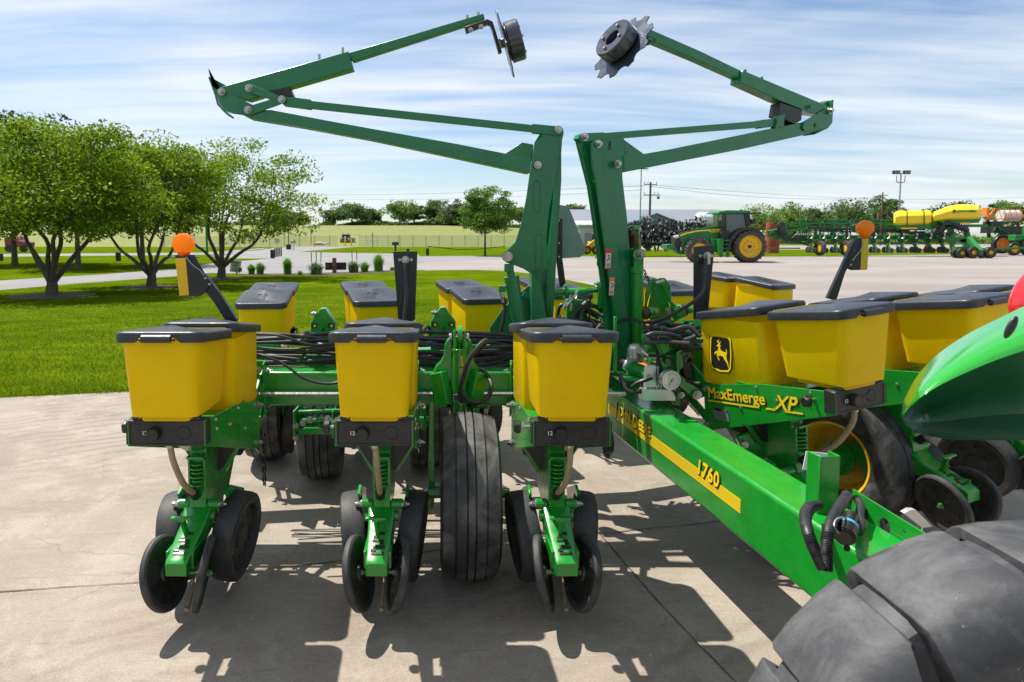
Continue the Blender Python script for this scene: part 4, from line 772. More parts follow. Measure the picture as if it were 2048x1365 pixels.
for q0, q1 in zip(pq, pq[1:]): hp_.bar(q0, q1, .10, .010, up=(0, 0, 1))
hp_.prism([A(x, y, .04) for x, y in ((60, 424), (142, 468), (96, 486))], (0, .01, 0)); hp_.build('end_flange', 'green_mast', m1, .002)
beam(m1, 'link', [(262, 458), (290, 465), (450, 530), (440, 562), (415, 556), (262, 505), (245, 480)], lambda x, y: A(x, y, -.022), (0, .010, 0))
beam(m1, 'link', [(250, 585), (412, 535), (455, 530), (460, 560), (430, 575), (270, 630), (240, 620)], lambda x, y: A(x, y, -.020), (0, .010, 0))
pin(m1, [(118, 503), (267, 482), (262, 602), (447, 545), (1957, 708), (1845, 902)], lambda x, y: A(x, y, -.024), VY)
beam(m1, 'stop_block', [(372, 497), (486, 474), (510, 528), (448, 528), (410, 520)], lambda x, y: A(x, y, .0), (0, .08, 0), 'decalblack')
def disc_at(parent, c_, axis, drumr=.118, R0=.195, side=1):
    axis = Vector(axis).normalized(); x = axis.orthogonal().normalized(); Tm = frameM(c_, x, axis.cross(x))
    pts = []; nn_ = 10
    for i in range(nn_):
        a = 2 * math.pi * i / nn_; pts += [(R0 * math.cos(a + .04), R0 * math.sin(a + .04)), (R0 * .98 * math.cos(a + .24), R0 * .98 * math.sin(a + .24)), (R0 * .86 * math.cos(a + .33), R0 * .86 * math.sin(a + .33)), (R0 * .82 * math.cos(a + .45), R0 * .82 * math.sin(a + .45)), (R0 * .86 * math.cos(a + .57), R0 * .86 * math.sin(a + .57))]
    mb = MB(); rr_ = [(r * math.cos(t__), r * math.sin(t__)) for r, t__ in ()]
    outer = [(x_, y_, .0) for x_, y_ in pts]; mid = [(x_ * .55, y_ * .55, .022) for x_, y_ in pts]; inn = [(x_ * .3, y_ * .3, .026) for x_, y_ in pts]
    o2 = [(x_, y_, .005) for x_, y_ in pts]; m2 = [(x_ * .55, y_ * .55, .027) for x_, y_ in pts]; i2 = [(x_ * .3, y_ * .3, .031) for x_, y_ in pts]
    fromme(mb, curvemesh([pts, circ(0, 0, .03, 20)], .003), Tm @ Matrix.Translation((0, 0, .012))); mb.lathe([(.025, .02), (.10, .03), (.10, .024), (.025, .014)], n=32, T=Tm); mb.build('marker_disc', pm_disc, parent, bevel=0, angle=30)
    d = MB(); d.m = 0; d.lathe([(.045, .100), (.048, .104), (drumr - .006, .108), (drumr, .100), (drumr, .035), (drumr - .004, .030), (.03, .030)], n=48, T=Tm); d.lathe([(.045, .10), (.043, .04)], n=24, T=Tm)
    d.m = 1
    for i in range(4): a = math.pi / 4 + i * math.pi / 2; c3 = Vector((.072 * math.cos(a), .072 * math.sin(a), .106)); d.cyl(c3, c3 + Vector((0, 0, .012)), .009, n=6, T=Tm)
    d.build('depth_drum', ['drum', 'silver'], parent)
M['drum'] = pm('painted_drum', (0.030, 0.035, 0.050), 0.25, var=0.1, coat=0.5)
pm_disc = pm('blued_disc_steel', (0.075, 0.09, 0.12), 0.34, metal=0.7, var=0.2, scale=12)
disc_at(m1, A(1655, 246, .0), (.955, -.12, .28), .115, .195)
mb = MB(); mb.prism([A(*q) for q in ((1445, 148), (1570, 105), (1598, 118), (1612, 160), (1650, 285), (1632, 292), (1596, 165), (1585, 138), (1572, 132), (1455, 180))], (0, .035, 0)); mb.build('disc_bracket', 'black', m1, .002)
mb = MB()
for q in ((1478, 165), (1535, 148)): c_ = A(*q, -.001); mb.bolt(c_, (0, -1, 0), .010)
for q in ((652, 305), (780, 268), (1460, 92), (1520, 74)): c_ = A(q[0], q[1] + 22, .05); mb.cyl(c_, c_ + Vector((0, 0, .030)), .008, n=6)
mb.cyl(A(1640, 240, .03), A(1668, 232, .04), .028, n=16); mb.build('bolts', 'silver', m1)
# lift cylinder of the left mast
lc = MB(); f = lambda x, y, o=-.05: P(*zb(x, y), YM + o)
lc.cyl(f(97, 735), f(140, 985), .041, n=28); lc.cyl(f(97, 735), f(101, 760), .044, n=28); lc.cyl(f(88, 690), f(97, 740), .022, n=18); lc.box(f(86, 697), (.052, .05, .045)); lc.cyl(f(80, 645, -.08), f(80, 645, -.01), .032, n=22)
lc.box(f(55, 792), (.04, .04, .035)); lc.bar(f(150, 815, .1), f(185, 830, .1), .03, .03); lc.build('lift_cylinder', 'green_mast', m1, .002)
pin(m1, [(80, 645)], lambda x, y: f(x, y, -.085), VY, .019)
hose([f(60, 830), f(68, 880), f(62, 930), f(50, 990), f(52, 1045), f(80, 1060)], .010)
mb = MB(); mb.cyl(f(50, 800), f(62, 855), .011, n=8); part(mb, 'hose_fitting', 'silver')
gs = MB(); gs.prism([P(*zb(*q), 4.10) for q in ((0, 970), (60, 880), (195, 760), (195, 1090), (0, 1090))], (0, .010, 0)); part(gs, 'mast_gusset', 'green_mast', bevel=.002)
# right marker, in the plane of the folded right wing
MY = R(26); OR = (P(1245, 400, 3.92).x, 3.92); nv = Vector((-math.sin(MY), math.cos(MY), 0))
C = lambda x, y, o=0.0: PV(*zc(x, y), OR, MY, o); D = lambda x, y, o=0.0: PV(*zb(x, y), OR, MY, o)
mast = MB()
mast.prism([D(*q) for q in ((458, 128), (505, 130), (510, 118), (598, 97), (610, 105), (622, 185), (600, 190), (604, 290), (625, 470), (645, 700), (665, 1000), (690, 1300), (600, 1300), (575, 1000), (545, 760), (520, 500), (482, 305), (470, 260))], nv * .012)
mast.prism([D(x, y, .02) for x, y in ((485, 300), (545, 290), (604, 300), (645, 700), (690, 1300), (600, 1300), (545, 760))], nv * .09)
mast.prism([D(x, y, .13) for x, y in ((395, 95), (440, 88), (600, 180), (604, 290), (645, 700), (690, 1300), (545, 1300), (540, 900), (515, 740), (490, 680), (500, 560), (455, 330))], nv * .012)
mast.prism([D(x, y, .03) for x, y in ((397, 100), (420, 110), (470, 300), (525, 500), (550, 760), (600, 1200), (545, 1200), (520, 760), (490, 560), (455, 330))], nv * .03)
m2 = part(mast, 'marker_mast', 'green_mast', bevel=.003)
VR = nv * .09
beam(m2, 'front_plate', [(462, 128), (478, 120), (506, 128), (510, 200), (520, 300), (580, 600), (615, 820), (640, 1010), (600, 1060), (545, 760), (480, 290), (468, 240)], lambda x, y: D(x, y, -.020), nv * .014)
beam(m2, 'lower_arm', [(322, 770), (440, 856), (600, 828), (1000, 747), (1390, 665), (1530, 672), (1528, 702), (1380, 746), (1000, 832), (700, 890), (320, 965)], C, VR)
beam(m2, 'tie_rod', [(62, 738), (75, 732), (205, 727), (205, 731), (1135, 659), (1135, 653), (1240, 645), (1240, 690), (1135, 703), (1135, 697), (205, 770), (205, 776), (70, 786), (48, 765)], lambda x, y: C(x, y, .005), nv * .045)
beam(m2, 'upper_arm', [(1030, 360), (1290, 470), (1520, 565), (1560, 590), (1510, 625), (1440, 615), (1240, 535), (1015, 432), (1018, 400)], lambda x, y: C(x, y, .0), nv * .085)
beam(m2, 'extension_arm', [(440, 100), (470, 112), (760, 238), (1030, 368), (1012, 412), (740, 290), (500, 190), (455, 150)], lambda x, y: C(x, y, .02), nv * .055)
beam(m2, 'hinge_plate', [(1530, 580), (1556, 600), (1558, 670), (1530, 695), (1395, 718), (1382, 700), (1392, 662)], lambda x, y: C(x, y, -.014), nv * .012)
hp_ = MB(); pq = [C(x, y, .0) for x, y in ((1563, 533), (1559, 600), (1556, 668), (1530, 700), (1455, 736))]
for q0, q1 in zip(pq, pq[1:]):
    d_ = (q1 - q0).normalized(); w_ = nv * .045; u_ = d_.cross(nv).normalized() * .005; hp_.loft([[q + w_ * (a + 1) + u_ * b_ for a, b_ in ((-1, -1), (1, -1), (1, 1), (-1, 1))] for q in (q0, q1)])
hp_.build('end_flange', 'green_mast', m2, .002)
beam(m2, 'hinge_plate', [(1500, 556), (1562, 532), (1550, 582)], lambda x, y: C(x, y, .03), nv * .03)
beam(m2, 'strap', [(1235, 628), (1278, 617), (1270, 690), (1220, 705)], lambda x, y: C(x, y, -.01), nv * .04)
beam(m2, 'stop_block', [(1250, 550), (1380, 592), (1375, 655), (1335, 680), (1236, 630)], lambda x, y: C(x, y, .005), nv * .075, 'decalblack')
pin(m2, [(85, 755), (167, 797), (280, 915), (1540, 600)], lambda x, y: C(x, y, -.022), nv)
disc_at(m2, C(322, 232, .0), (-.80, -.42, .50), .116, .205)
mb = MB(); mb.prism([C(*q) for q in ((425, 178), (460, 150), (515, 175), (510, 190), (468, 210))], nv * .04); mb.build('disc_bracket', 'black', m2, .002)
mb = MB(); mb.bolt(C(472, 185, -.002), -nv, .013)
for q in ((1040, 362), (1138, 405), (995, 430)): c_ = C(q[0], q[1] + 22, .03); mb.cyl(c_, c_ + Vector((0, 0, .03)), .008, n=6)
for q in ((1425, 575), (1457, 685)): c_ = C(q[0], q[1], -.012); mb.cyl(c_, c_ - nv * .01, .014, n=16)
mb.build('bolts', 'green_mast', m2)
cap = MB(); p0 = C(236, 805, -.002); cap.box(p0, (.012, .004, .05)); cap.build('slot', 'decalblack', m2)
# lift cylinder, boss and chains of the right mast
lc = MB(); f = lambda x, y, o=-.02: D(x, y, o)
lc.cyl(f(668, 700), f(672, 1040), .036, n=28); lc.cyl(f(668, 690), f(668, 720), .040, n=28); lc.box(f(672, 672), (.055, .05, .06)); lc.cyl(f(678, 636, -.06), f(678, 636, .02), .034, n=24); lc.prism([f(x, y, .03) for x, y in ((640, 640), (655, 500), (680, 505), (690, 640), (700, 740), (650, 760))], nv * .01)
lc.build('lift_cylinder', 'green', m2, .002); pin(m2, [(682, 636)], lambda x, y: D(x, y, -.085), nv, .017)
chain([D(668, 520, .02), D(672, 600, .02), D(690, 690, .02), D(725, 760, .02), D(735, 800, .02)], .007); chain([D(655, 520, .05), D(658, 612, .05)], .007)
mb = MB(); mb.cyl(D(632, 540, .02), D(660, 545, .02), .022, n=16); mb.cyl(D(640, 575, .02), D(650, 575, .02), .04, n=18); part(mb, 'drive_sprocket', 'rust')
dc = MB()
def warn(zz_, x0, x1, y0, y1, top, o=-.035):
    Tm = frameM(zz_(x0, y1, o), zz_(x1, y1, o) - zz_(x0, y1, o), zz_(x0, y0, o) - zz_(x0, y1, o)); w_ = (zz_(x1, y1, o) - zz_(x0, y1, o)).length; h_ = (zz_(x0, y0, o) - zz_(x0, y1, o)).length
    dc.m = top; rect(dc, Tm, 0, w_, 0, h_, .001); dc.m = 2; rect(dc, Tm, w_ * .1, w_ * .9, h_ * .06, h_ * .78, .0016); dc.m = 3
    for j in range(4): rect(dc, Tm, w_ * .2, w_ * .8, h_ * (.1 + .05 * j), h_ * (.125 + .05 * j), .002)
    dc.tube([Tm @ Vector((w_ * .35, h_ * .4, .002)), Tm @ Vector((w_ * .5, h_ * .52, .002)), Tm @ Vector((w_ * .6, h_ * .47, .002)), Tm @ Vector((w_ * .7, h_ * .6, .002))], .0022, 5); dc.ball(Tm @ Vector((w_ * .5, h_ * .66, .002)), .005, 8)
warn(D, 522, 550, 610, 702, 1); warn(D, 540, 563, 740, 823, 0)
for z_, zc_ in ((0, 0),): pass
part(dc, 'warning_decal', ['orange', 'red', 'white', 'decalblack'], smooth=False)
# ---------------------------------------------------------------- black brackets with couplers, amber lights, sign
def blackbracket(pts, Y, cx_, cy_, hosepts):
    mb = MB(); mb.prism([P(a, b3, Y) for a, b3 in pts], (0, .012, 0)); br = part(mb, 'hose_bracket', 'black', bevel=.002)
    k = MB(); c_ = P(cx_, cy_, Y); k.cyl(c_, c_ - Vector((0, .02, 0)), .022, n=20); k.cyl(c_ - Vector((0, .02, 0)), c_ - Vector((0, .045, -.004)), .013, n=6); k.cyl(c_ - Vector((0, .035, 0)), c_ - Vector((0, .035, .045)), .010, n=10)
    for s in (-1, 1): k.bolt(P(cx_ + s * 11.5, cy_, Y), (0, -1, 0), .006, .006)
    k.build('coupler', 'silver', br)
    hose([P(a, b3, Y - .04 - .02 * i) for i, (a, b3) in enumerate(hosepts)], .010)
blackbracket([(786, 503), (835, 503), (830, 640), (798, 660)], 3.9, 811, 520, [(811, 527), (811, 560), (813, 590), (808, 640)])
blackbracket([(1388, 494), (1430, 490), (1415, 640), (1388, 640)], 3.75, 1412, 512, [(1411, 520), (1408, 570), (1400, 592), (1370, 615), (1320, 640), (1285, 646)])
def amber(arm, plate, strip_, lamp, Y, Y2, stripmat, bolts_):
    mb = MB(); mb.prism([P(a, b3, Y) for a, b3 in arm], (0, .03, 0)); mb.prism([P(a, b3, Y - .005) for a, b3 in plate], (0, .004, 0)); br = part(mb, 'light_bracket', 'black', bevel=.002)
    s_ = MB(); s_.prism([P(a, b3, Y - .0075) for a, b3 in strip_], (0, .002, 0)); s_.build('reflector', stripmat, br)
    k = MB(); 
    for a, b3 in bolts_: c_ = P(a, b3, Y - .004); k.ball(c_, .007, 10, sc=(1, .6, 1))
    k.build('bolts', 'silver', br)
    l_ = MB(); c_ = P(lamp[0], lamp[1], Y + .02); r_ = lamp[2] / F * Y; l_.lathe([(0, -.035), (r_ * .6, -.034), (r_ * .88, -.028), (r_, -.014), (r_ * 1.02, 0), (r_, .014), (r_ * .88, .028), (r_ * .6, .034), (0, .035)], org=c_, axis=(0, 1, 0), n=40); l_.cyl(c_ - Vector((0, 0, r_ * 1.25)), c_ - Vector((0, 0, r_ * .8)), r_ * .50, r_ * .62, n=20)
    l_.build('amber_light', 'amber', br)
    h_ = MB(); h_.ball(c_ + Vector((.0, -.005, -.002)), .011, 12, sc=(.8, .8, 2)); 
    pl_ = MB(); pl_.box(c_ - Vector((0, -.01, r_ * 1.32)), (r_ * 2.3, .07, .006)); pl_.build('light_base', 'black', br, .002)
amber([(395, 565), (409, 548), (440, 588), (473, 640), (462, 660), (428, 606)], [(349, 511), (388, 510), (420, 565), (414, 582), (402, 592), (360, 594)], [(350, 517), (371, 516), (378, 591), (359, 592)], (367, 488, 21), 3.15, 3.4, 'yellowpaint', [(411, 557), (419, 569)])
amber([(1655, 597), (1672, 560), (1700, 500), (1712, 478), (1716, 490), (1690, 548), (1673, 602)], [(1712, 478), (1738, 476), (1735, 540), (1702, 541), (1692, 537)], [(1724, 479), (1737, 477), (1735, 539), (1721, 540)], (1730, 457, 15.5), 4.35, 4.5, 'decalolive', [(1706, 520), (1702, 530)])
wr = MB(); wr.tube([P(372, 514, 3.13), P(385, 530, 3.13), P(400, 541, 3.13), P(408, 552, 3.13)], .0025, 6); wr.tube([P(1727, 481, 4.33), P(1722, 500, 4.33), P(1712, 512, 4.33), P(1707, 520, 4.33)], .003, 6); part(wr, 'light_wire', 'pole')
sg = MB(); sg.prism([P(a, b3, 5.3) for a, b3 in ((1090, 405), (1136, 413), (1139, 418), (1172, 500), (1169, 508), (1160, 515), (1090, 519))], (0, .004, 0)); sgn = part(sg, 'slow_vehicle_sign', 'signback')
sb = MB(); sb.prism([P(a, b3, 5.25) for a, b3 in ((1113, 438), (1125, 438), (1125, 518), (1132, 572), (1120, 575), (1113, 520))], (0, .03, 0)); sb.build('sign_mount', 'black', sgn, .002)
k = MB()
for y_ in (442, 487, 514): k.ball(P(1118, y_, 5.24), .008, 8)
k.build('bolts', 'silver', sgn)
# second pair of cast brackets and drive castings on the right
c3 = MB(); z6 = lambda x, y, Y=3.95: P(1180 + x / 4.267, 540 + y / 4.267, Y)
c3.prism([z6(*q) for q in ((545, 68), (560, 75), (480, 310), (555, 340), (570, 400), (500, 420), (440, 400), (470, 330), (475, 200), (520, 90))], (0, .02, 0)); c3.prism([z6(*q) for q in ((590, 72), (640, 68), (690, 130), (700, 270), (770, 330), (765, 420), (730, 450), (690, 380), (690, 300))], (0, .02, 0))
c3.prism([z6(x, y, 4.0) for x, y in ((550, 75), (640, 80), (680, 300), (700, 440), (520, 440), (500, 320))], (0, .02, 0)); c3.prism([z6(*q) for q in ((560, 440), (720, 430), (730, 500), (560, 500))], (0, .02, 0))
c3.cyl(z6(500, 365), z6(560, 355), .03, n=20); c3.cyl(z6(720, 380), z6(790, 350), .042, n=24); c3.cyl(z6(820, 345), z6(870, 340), .025, n=16)
part(c3, 'drive_casting', 'green', bevel=.005)
k = MB(); k.cyl(z6(560, 115, 3.9), z6(632, 98, 3.9), .012, n=12); k.bolt(z6(560, 350, 3.93), (0, -1, 0), .012); k.bolt(z6(668, 345, 3.96), (0, -1, 0), .014); k.cyl(z6(860, 345, 3.95), z6(885, 345, 3.95), .012, n=6); part(k, 'bracket_pin', 'silver')
k = MB(); k.cyl(z6(790, 345), z6(822, 345), .036, n=14); k.cyl(z6(440, 370), z6(490, 370), .040, n=14); part(k, 'drive_sprocket', 'rust')
fr = MB()
for (x0, y0, x1, y1, r_, Y) in ((430, 600, 860, 560, .035, 3.75), (470, 640, 860, 620, .04, 3.6), (600, 610, 640, 700, .03, 3.5)): fr.cyl(z6(x0, y0, Y), z6(x1, y1, Y), r_, n=20)
fr.prism([z6(x, y, 3.52) for x, y in ((595, 760), (640, 800), (960, 1040), (970, 1090), (900, 1110), (640, 900))], (0, .012, 0)); fr.prism([z6(x, y, 3.6) for x, y in ((720, 920), (760, 920), (775, 1160), (720, 1160))], (0, .05, 0))
fr.prism([z6(x, y, 3.55) for x, y in ((735, 700), (790, 670), (860, 665), (860, 690), (800, 690), (765, 720), (770, 900), (790, 950), (740, 930))], (0, .25, 0)); fr.prism([z6(x, y, 3.6) for x, y in ((205, 400), (230, 400), (235, 890), (205, 890))], (0, .02, 0)); fr.box(z6(330, 905, 3.7), (.16, .2, .02))
part(fr, 'frame_brace', 'green', bevel=.004); fr = MB(); fr.prism([z6(x, y, 3.6) for x, y in ((640, 730), (860, 700), (860, 780), (720, 900), (640, 800))], (0, .02, 0))
part(fr, 'frame_brace', 'green', bevel=.004)
# black scoop behind the badge hopper, small ratchet springs
k = MB(); k.prism([z6(x, y, 3.6) for x, y in ((770, 720), (860, 690), (900, 950), (830, 940), (790, 900))], (0, .12, 0)); part(k, 'meter_cover', 'decalblack', bevel=.01)
for a, b3 in (((800, 1090), (935, 1240)), ((820, 940), (925, 995))):
    k = MB(); p0, p1 = z6(*a, 3.45), z6(*b3, 3.45); d = (p1 - p0); x = d.normalized().orthogonal().normalized(); y = d.normalized().cross(x); k.tube([p0 + d * i / 120 + (x * math.cos(i * .9) + y * math.sin(i * .9)) * .007 for i in range(121)], .0020, 6, sub=1); part(k, 'coil_spring', 'black')
bl = MB(); bl.bolt(z6(915, 1070, 3.50), (0, -1, 0), .016); bl.bolt(z6(780, 1070, 3.55), (0, -1, 0), .012); part(bl, 'brace_bolt', 'silver')
# ---------------------------------------------------------------- tongue
TA = Vector((1.225, 1.72, .69)); TBk = Vector((.985, 4.05, .712)); td = (TBk - TA).normalized(); tx = Vector((td.y, -td.x, 0)).normalized(); LT = (TBk - TA).length
TM = frameM(TA, td, tx.cross(td))        # local x runs back along the left top edge, y is up, z to the right
TM = Matrix.Translation(TA) @ Matrix((td, (0, 0, 1), tx)).transposed().to_4x4()
tg = MB(); tg.prism([(0, 0, 0), (LT, 0, 0), (LT, -.25, 0), (0, -.25, 0)], (0, 0, .195)); 
for v_ in (0,): pass
tg.v = [tuple(TM @ Vector(v)) for v in tg.v]; tong = part(tg, 'tongue', 'green', bevel=.014)
st = MB(); st.m = 0
def tl(x, y, z=-.0012): return TM @ Vector((x, y, z))
xs0 = LT - .02
# stripe narrows towards the rear lettering; runs along the left face
Y0, Y1 = .80, 2.25
Tt = Matrix.Translation(tl(2.12, -.128, -.0025)) @ Matrix((-td, Vector((0, 0, 1)) , -tx)).transposed().to_4x4()
st.prism([tl(.80, -.148), tl(2.28, -.148), tl(2.28, -.094), tl(.80, -.094)], -tx * .0008)
st.m = 1
for j in range(5): yy = -.139 + .0095 * j; st.prism([tl(.80, yy, -.0018), tl(2.28, yy, -.0018), tl(2.28, yy + .0012, -.0018), tl(.80, yy + .0012, -.0018)], -tx * .0007)
def tw(txt, x, y, size, off, sh=0.0, ofs=(0, 0), space=1.0):
    Tx = Matrix.Translation(tl(x, y, -.003)) @ Matrix((-td, Vector((0, 0, 1)), -tx)).transposed().to_4x4()
    st.m = 1; fromme(st, textme(txt, size, .0004, off * 2.1, sh, space), Tx @ Matrix.Translation((.0035 + ofs[0], -.0035, 0))); st.m = 0; fromme(st, textme(txt, size, .0005, off, sh, space), Tx @ Matrix.Translation((ofs[0], 0, .0012)))
    return Tx
tw('J', 2.128, -.118, .098, .0024); tw('OHN', 2.072, -.110, .074, .0018); tw('D', 1.87, -.118, .098, .0024); tw('EERE', 1.79, -.110, .074, .0018)
tw('1760', 1.15, -.110, .086, .0026, .12, space=1.12)
sto = st.build('stripe_and_lettering', ['decal', 'decalblack'], tong, smooth=False); 
# upright channel, plate with keyholes, connector and harness at the hitch end
ch = MB(); zz1 = lambda x, y, Y: P(1560 + x / 4.266, 880 + y / 4.266, Y)
def tp(u_, v_, z): p = TM @ Vector((u_, 0, v_)); return Vector((p.x, p.y, z))
hc = .20
for poly in ([(.40, .02), (.47, .02), (.47, .026), (.406, .026), (.406, .09), (.40, .09)],): pass
cx0 = .445; cw_ = .075
ch.prism([tp(cx0, .055, .688), tp(cx0 - .006, .055, .688), tp(cx0 - .006, .055 + .005, .688), tp(cx0, .06, .688)], (0, 0, hc))
ch.prism([tp(cx0 + .055, .050, .688), tp(cx0, .055, .688), tp(cx0, .061, .688), tp(cx0 + .055, .056, .688)], (0, 0, hc)); ch.prism([tp(cx0, .055, .688), tp(cx0 - .006, .057, .688), tp(cx0 - .006, .125, .688), tp(cx0, .125, .688)], (0, 0, hc)); ch.prism([tp(cx0 + .05, .119, .688), tp(cx0 - .006, .119, .688), tp(cx0 - .006, .125, .688), tp(cx0 + .05, .125, .688)], (0, 0, hc))
ch.build('upright_channel', 'green', tong, .0025)
def keyhole(cx_, cy_, r, h): 
    return [(cx_ + r * math.cos(a), cy_ + r * math.sin(a)) for a in [R(-60) + R(300) * i / 20 for i in range(21)]] + [(cx_ - r * .5, cy_ - h), (cx_ + r * .5, cy_ - h)]
outl = [(0, -.14), (0, .075), (.06, .07), (.44, .05), (.455, .03), (.455, -.14)]
hol = [keyhole(.055, .015, .024, .08), keyhole(.145, .012, .026, .08), keyhole(.305, .010, .026, .09), circ(.225, .03, .006, 10), circ(.375, .015, .006, 10), circ(.222, -.06, .007, 10), circ(.36, -.055, .006, 10)]
me = curvemesh([outl] + hol, .003); kp = MB(); o_ = tp(cx0 + .02, .195, .69)
fromme(kp, me, Matrix.Translation(o_) @ Matrix((-td, Vector((0, 0, 1)), -tx)).transposed().to_4x4()); kp.build('keyhole_plate', 'green', tong, 0.001, smooth=False)
ex = MB(); ex.prism([tp(.02, .01, .60), tp(-.30, .01, .60), tp(-.30, .19, .60), tp(.02, .19, .60)], (0, 0, -.15)); ex.build('tongue_nose', 'green', tong, .01)
cn = MB(); c_ = zz1(545, 835, 1.83); ax = Vector((.55, .62, .30)).normalized(); cn.m = 0; cn.cyl(c_, c_ + ax * .045, .027, n=28); cn.cyl(c_, c_ - ax * .004, .024, n=28); cn.cyl(c_ + ax * .006, c_ + ax * .012, .030, n=28); cn.box(c_ - Vector((-.01, 0, .03)), (.012, .01, .014)); cn.m = 1; cn.cyl(c_ + ax * .045, c_ + ax * .055, .026, n=28); cn.m = 0; cn.cyl(c_ + ax * .055, c_ + ax * .10, .018, n=16)
cn.build('implement_connector', ['decalblack', 'bluering'] if 'bluering' in M else ['decalblack', pm('blue_ring', (.05, .35, .55), .4)], tong)
lp = MB(); lp.tube([zz1(500, 800, 1.80), zz1(462, 740, 1.80), zz1(480, 680, 1.82), zz1(540, 664, 1.85), zz1(600, 690, 1.88), zz1(640, 725, 1.9)], .0025, 6); lp.ball(zz1(635, 735, 1.89), .012, 10); lp.build('cap_tether', 'pole', tong)
def corr(pts, r=.016):
    mb = MB(); q = []; pts = [Vector(p) for p in pts]; mb.tube(pts, r, 14, sub=24)
    n_ = 14; m_ = len(mb.v) // n_
    for i in range(m_):
        s_ = 1.0 if i % 2 else .86; cc = sum((Vector(mb.v[i * n_ + k]) for k in range(n_)), Vector()) / n_
        for k in range(n_): mb.v[i * n_ + k] = tuple(cc + (Vector(mb.v[i * n_ + k]) - cc) * s_)
    return mb.build('cable_conduit', 'hose', tong, angle=80)
corr([zz1(330, 560, 2.10), zz1(255, 570, 2.03), zz1(215, 640, 1.93), zz1(230, 760, 1.84), zz1(275, 900, 1.80), zz1(320, 1000, 1.78), zz1(370, 1110, 1.76)]); corr([zz1(570, 470, 2.12), zz1(535, 530, 2.0), zz1(480, 620, 1.9), zz1(430, 730, 1.82), zz1(400, 860, 1.78), zz1(400, 980, 1.77), zz1(400, 1120, 1.76)]); corr([zz1(340, 570, 2.10), zz1(275, 600, 2.01), zz1(240, 680, 1.91), zz1(262, 800, 1.83), zz1(330, 960, 1.79), zz1(385, 1110, 1.76)], .010)
hose([zz1(650, 500, 2.15), zz1(690, 560, 2.1), zz1(680, 640, 2.05), zz1(690, 740, 2.0), zz1(670, 790, 1.98)], .013)
wp_ = MB(); wp_.prism([zz1(x, y, 2.5) for x, y in ((225, 100), (480, 125), (475, 285), (195, 255))], (0, .004, 0)); part(wp_, 'grey_tag_plate', 'whitetank')
wc = MB(); wc.prism([zz1(x, y, 2.1) for x, y in ((1060, 630), (1110, 600), (1160, 600), (1300, 740), (1220, 752), (1215, 800), (1205, 795), (1205, 745))], (0, .02, 0)); part(wc, 'pale_guard', 'alu')
# ---------------------------------------------------------------- air compressor on the tongue
Yc = 3.68; c_ = lambda x, y, o=0.0: P(1180 + x / 4.267, 540 + y / 4.267, Yc + o)
cpm = MB(); cpm.m = 0; ax = (c_(520, 880, -.1180) - c_(345, 800, .0590)); cpm.cyl(c_(350, 830, .0590), c_(525, 905, -.1180), .0401, n=28)
cpm.m = 1; cpm.cyl(c_(275, 790, .1062), c_(318, 808, .0826), .0354, n=24); cpm.cyl(c_(270, 788, .1121), c_(278, 791, .1062), .0307, n=24)
cpm.m = 2; cpm.cyl(c_(315, 808, .0826), c_(345, 825, .0649), .0389, n=24); cpm.box(c_(380, 830, .0354), (.0885, .0142, .1180)); cpm.box(c_(525, 905, -.1416), (.0708, .0354, .1121))
for i in range(7): cpm.cyl(c_(380, 745 - i * 11, .0236), c_(380, 739 - i * 11, .0236), .0401, n=24)
cpm.cyl(c_(380, 755, .0236), c_(380, 665, .0236), .0330, n=20); cpm.cyl(c_(380, 668, .0236), c_(378, 640, .0236), .0366, .0260, n=20); cpm.bar(c_(410, 680, -.0118), c_(470, 705, -.0354), .0354, .0295); cpm.cyl(c_(445, 695, -.0354), c_(505, 735, -.0590), .0142, n=10)
comp = part(cpm, 'air_compressor', ['green', 'decalblack', 'alu'], bevel=.0012)
mb = MB(); mb.box(c_(572, 1060, -.1416), (.1770, .0590, .0614)); mb.box(c_(560, 1015, -.1062), (.1416, .0708, .0165))
for x in (480, 510, 540, 570, 605): mb.cyl(c_(x, 1015, -.1416), c_(x, 960 + (x % 7) * 4, -.1416), .0083, n=6)
mb.cyl(c_(420, 1040, -.1416), c_(475, 1030, -.1416), .0142, n=10); mb.build('manifold_block', 'alu', comp, .0024)
gg = MB(); gc = c_(695, 945, -.2360); gg.m = 0; gg.cyl(gc, gc + Vector((-.0047, .0413, 0)), .0496, n=32); gg.m = 1; gg.cyl(gc - Vector((0, .0006, 0)), gc - Vector((0, .0024, 0)), .0437, n=32); gg.m = 2
for i in range(20): a = R(-50 + 280 * i / 19); q0 = gc - Vector((0, .0041, 0)); dv = Vector((math.cos(a), 0, math.sin(a))); gg.bar(q0 + dv * .0354, q0 + dv * .0413, .0014, .0012)
gg.m = 3; gg.bar(gc + Vector((-.0142, -.0047, -.0236)), gc + Vector((.0094, -.0047, .0153)), .0024, .0024); gg.m = 2; gg.ball(gc - Vector((0, .0047, 0)), .0047, 8); gg.build('pressure_gauge', ['alu', 'white', 'decalblack', 'red'], comp)
k = MB(); Tl = c_(455, 800, -.1121); k.bar(c_(415, 790, -.0708), c_(500, 820, -.1534), .0212, .0024); k.build('warning_decal', 'orange', comp)
hose([c_(75, 500, .3540), c_(200, 460, .2360), c_(330, 420, .1180), c_(430, 450, 0), c_(510, 540, -.1180), c_(570, 680, -.1534), c_(590, 800, -.1534), c_(600, 940, -.1534)], .0100); hose([c_(500, 730, -.0708), c_(620, 745, -.1180), c_(700, 765, -.1416), c_(715, 810, -.1652), c_(640, 870, -.1652), c_(610, 920, -.1534)], .0059)
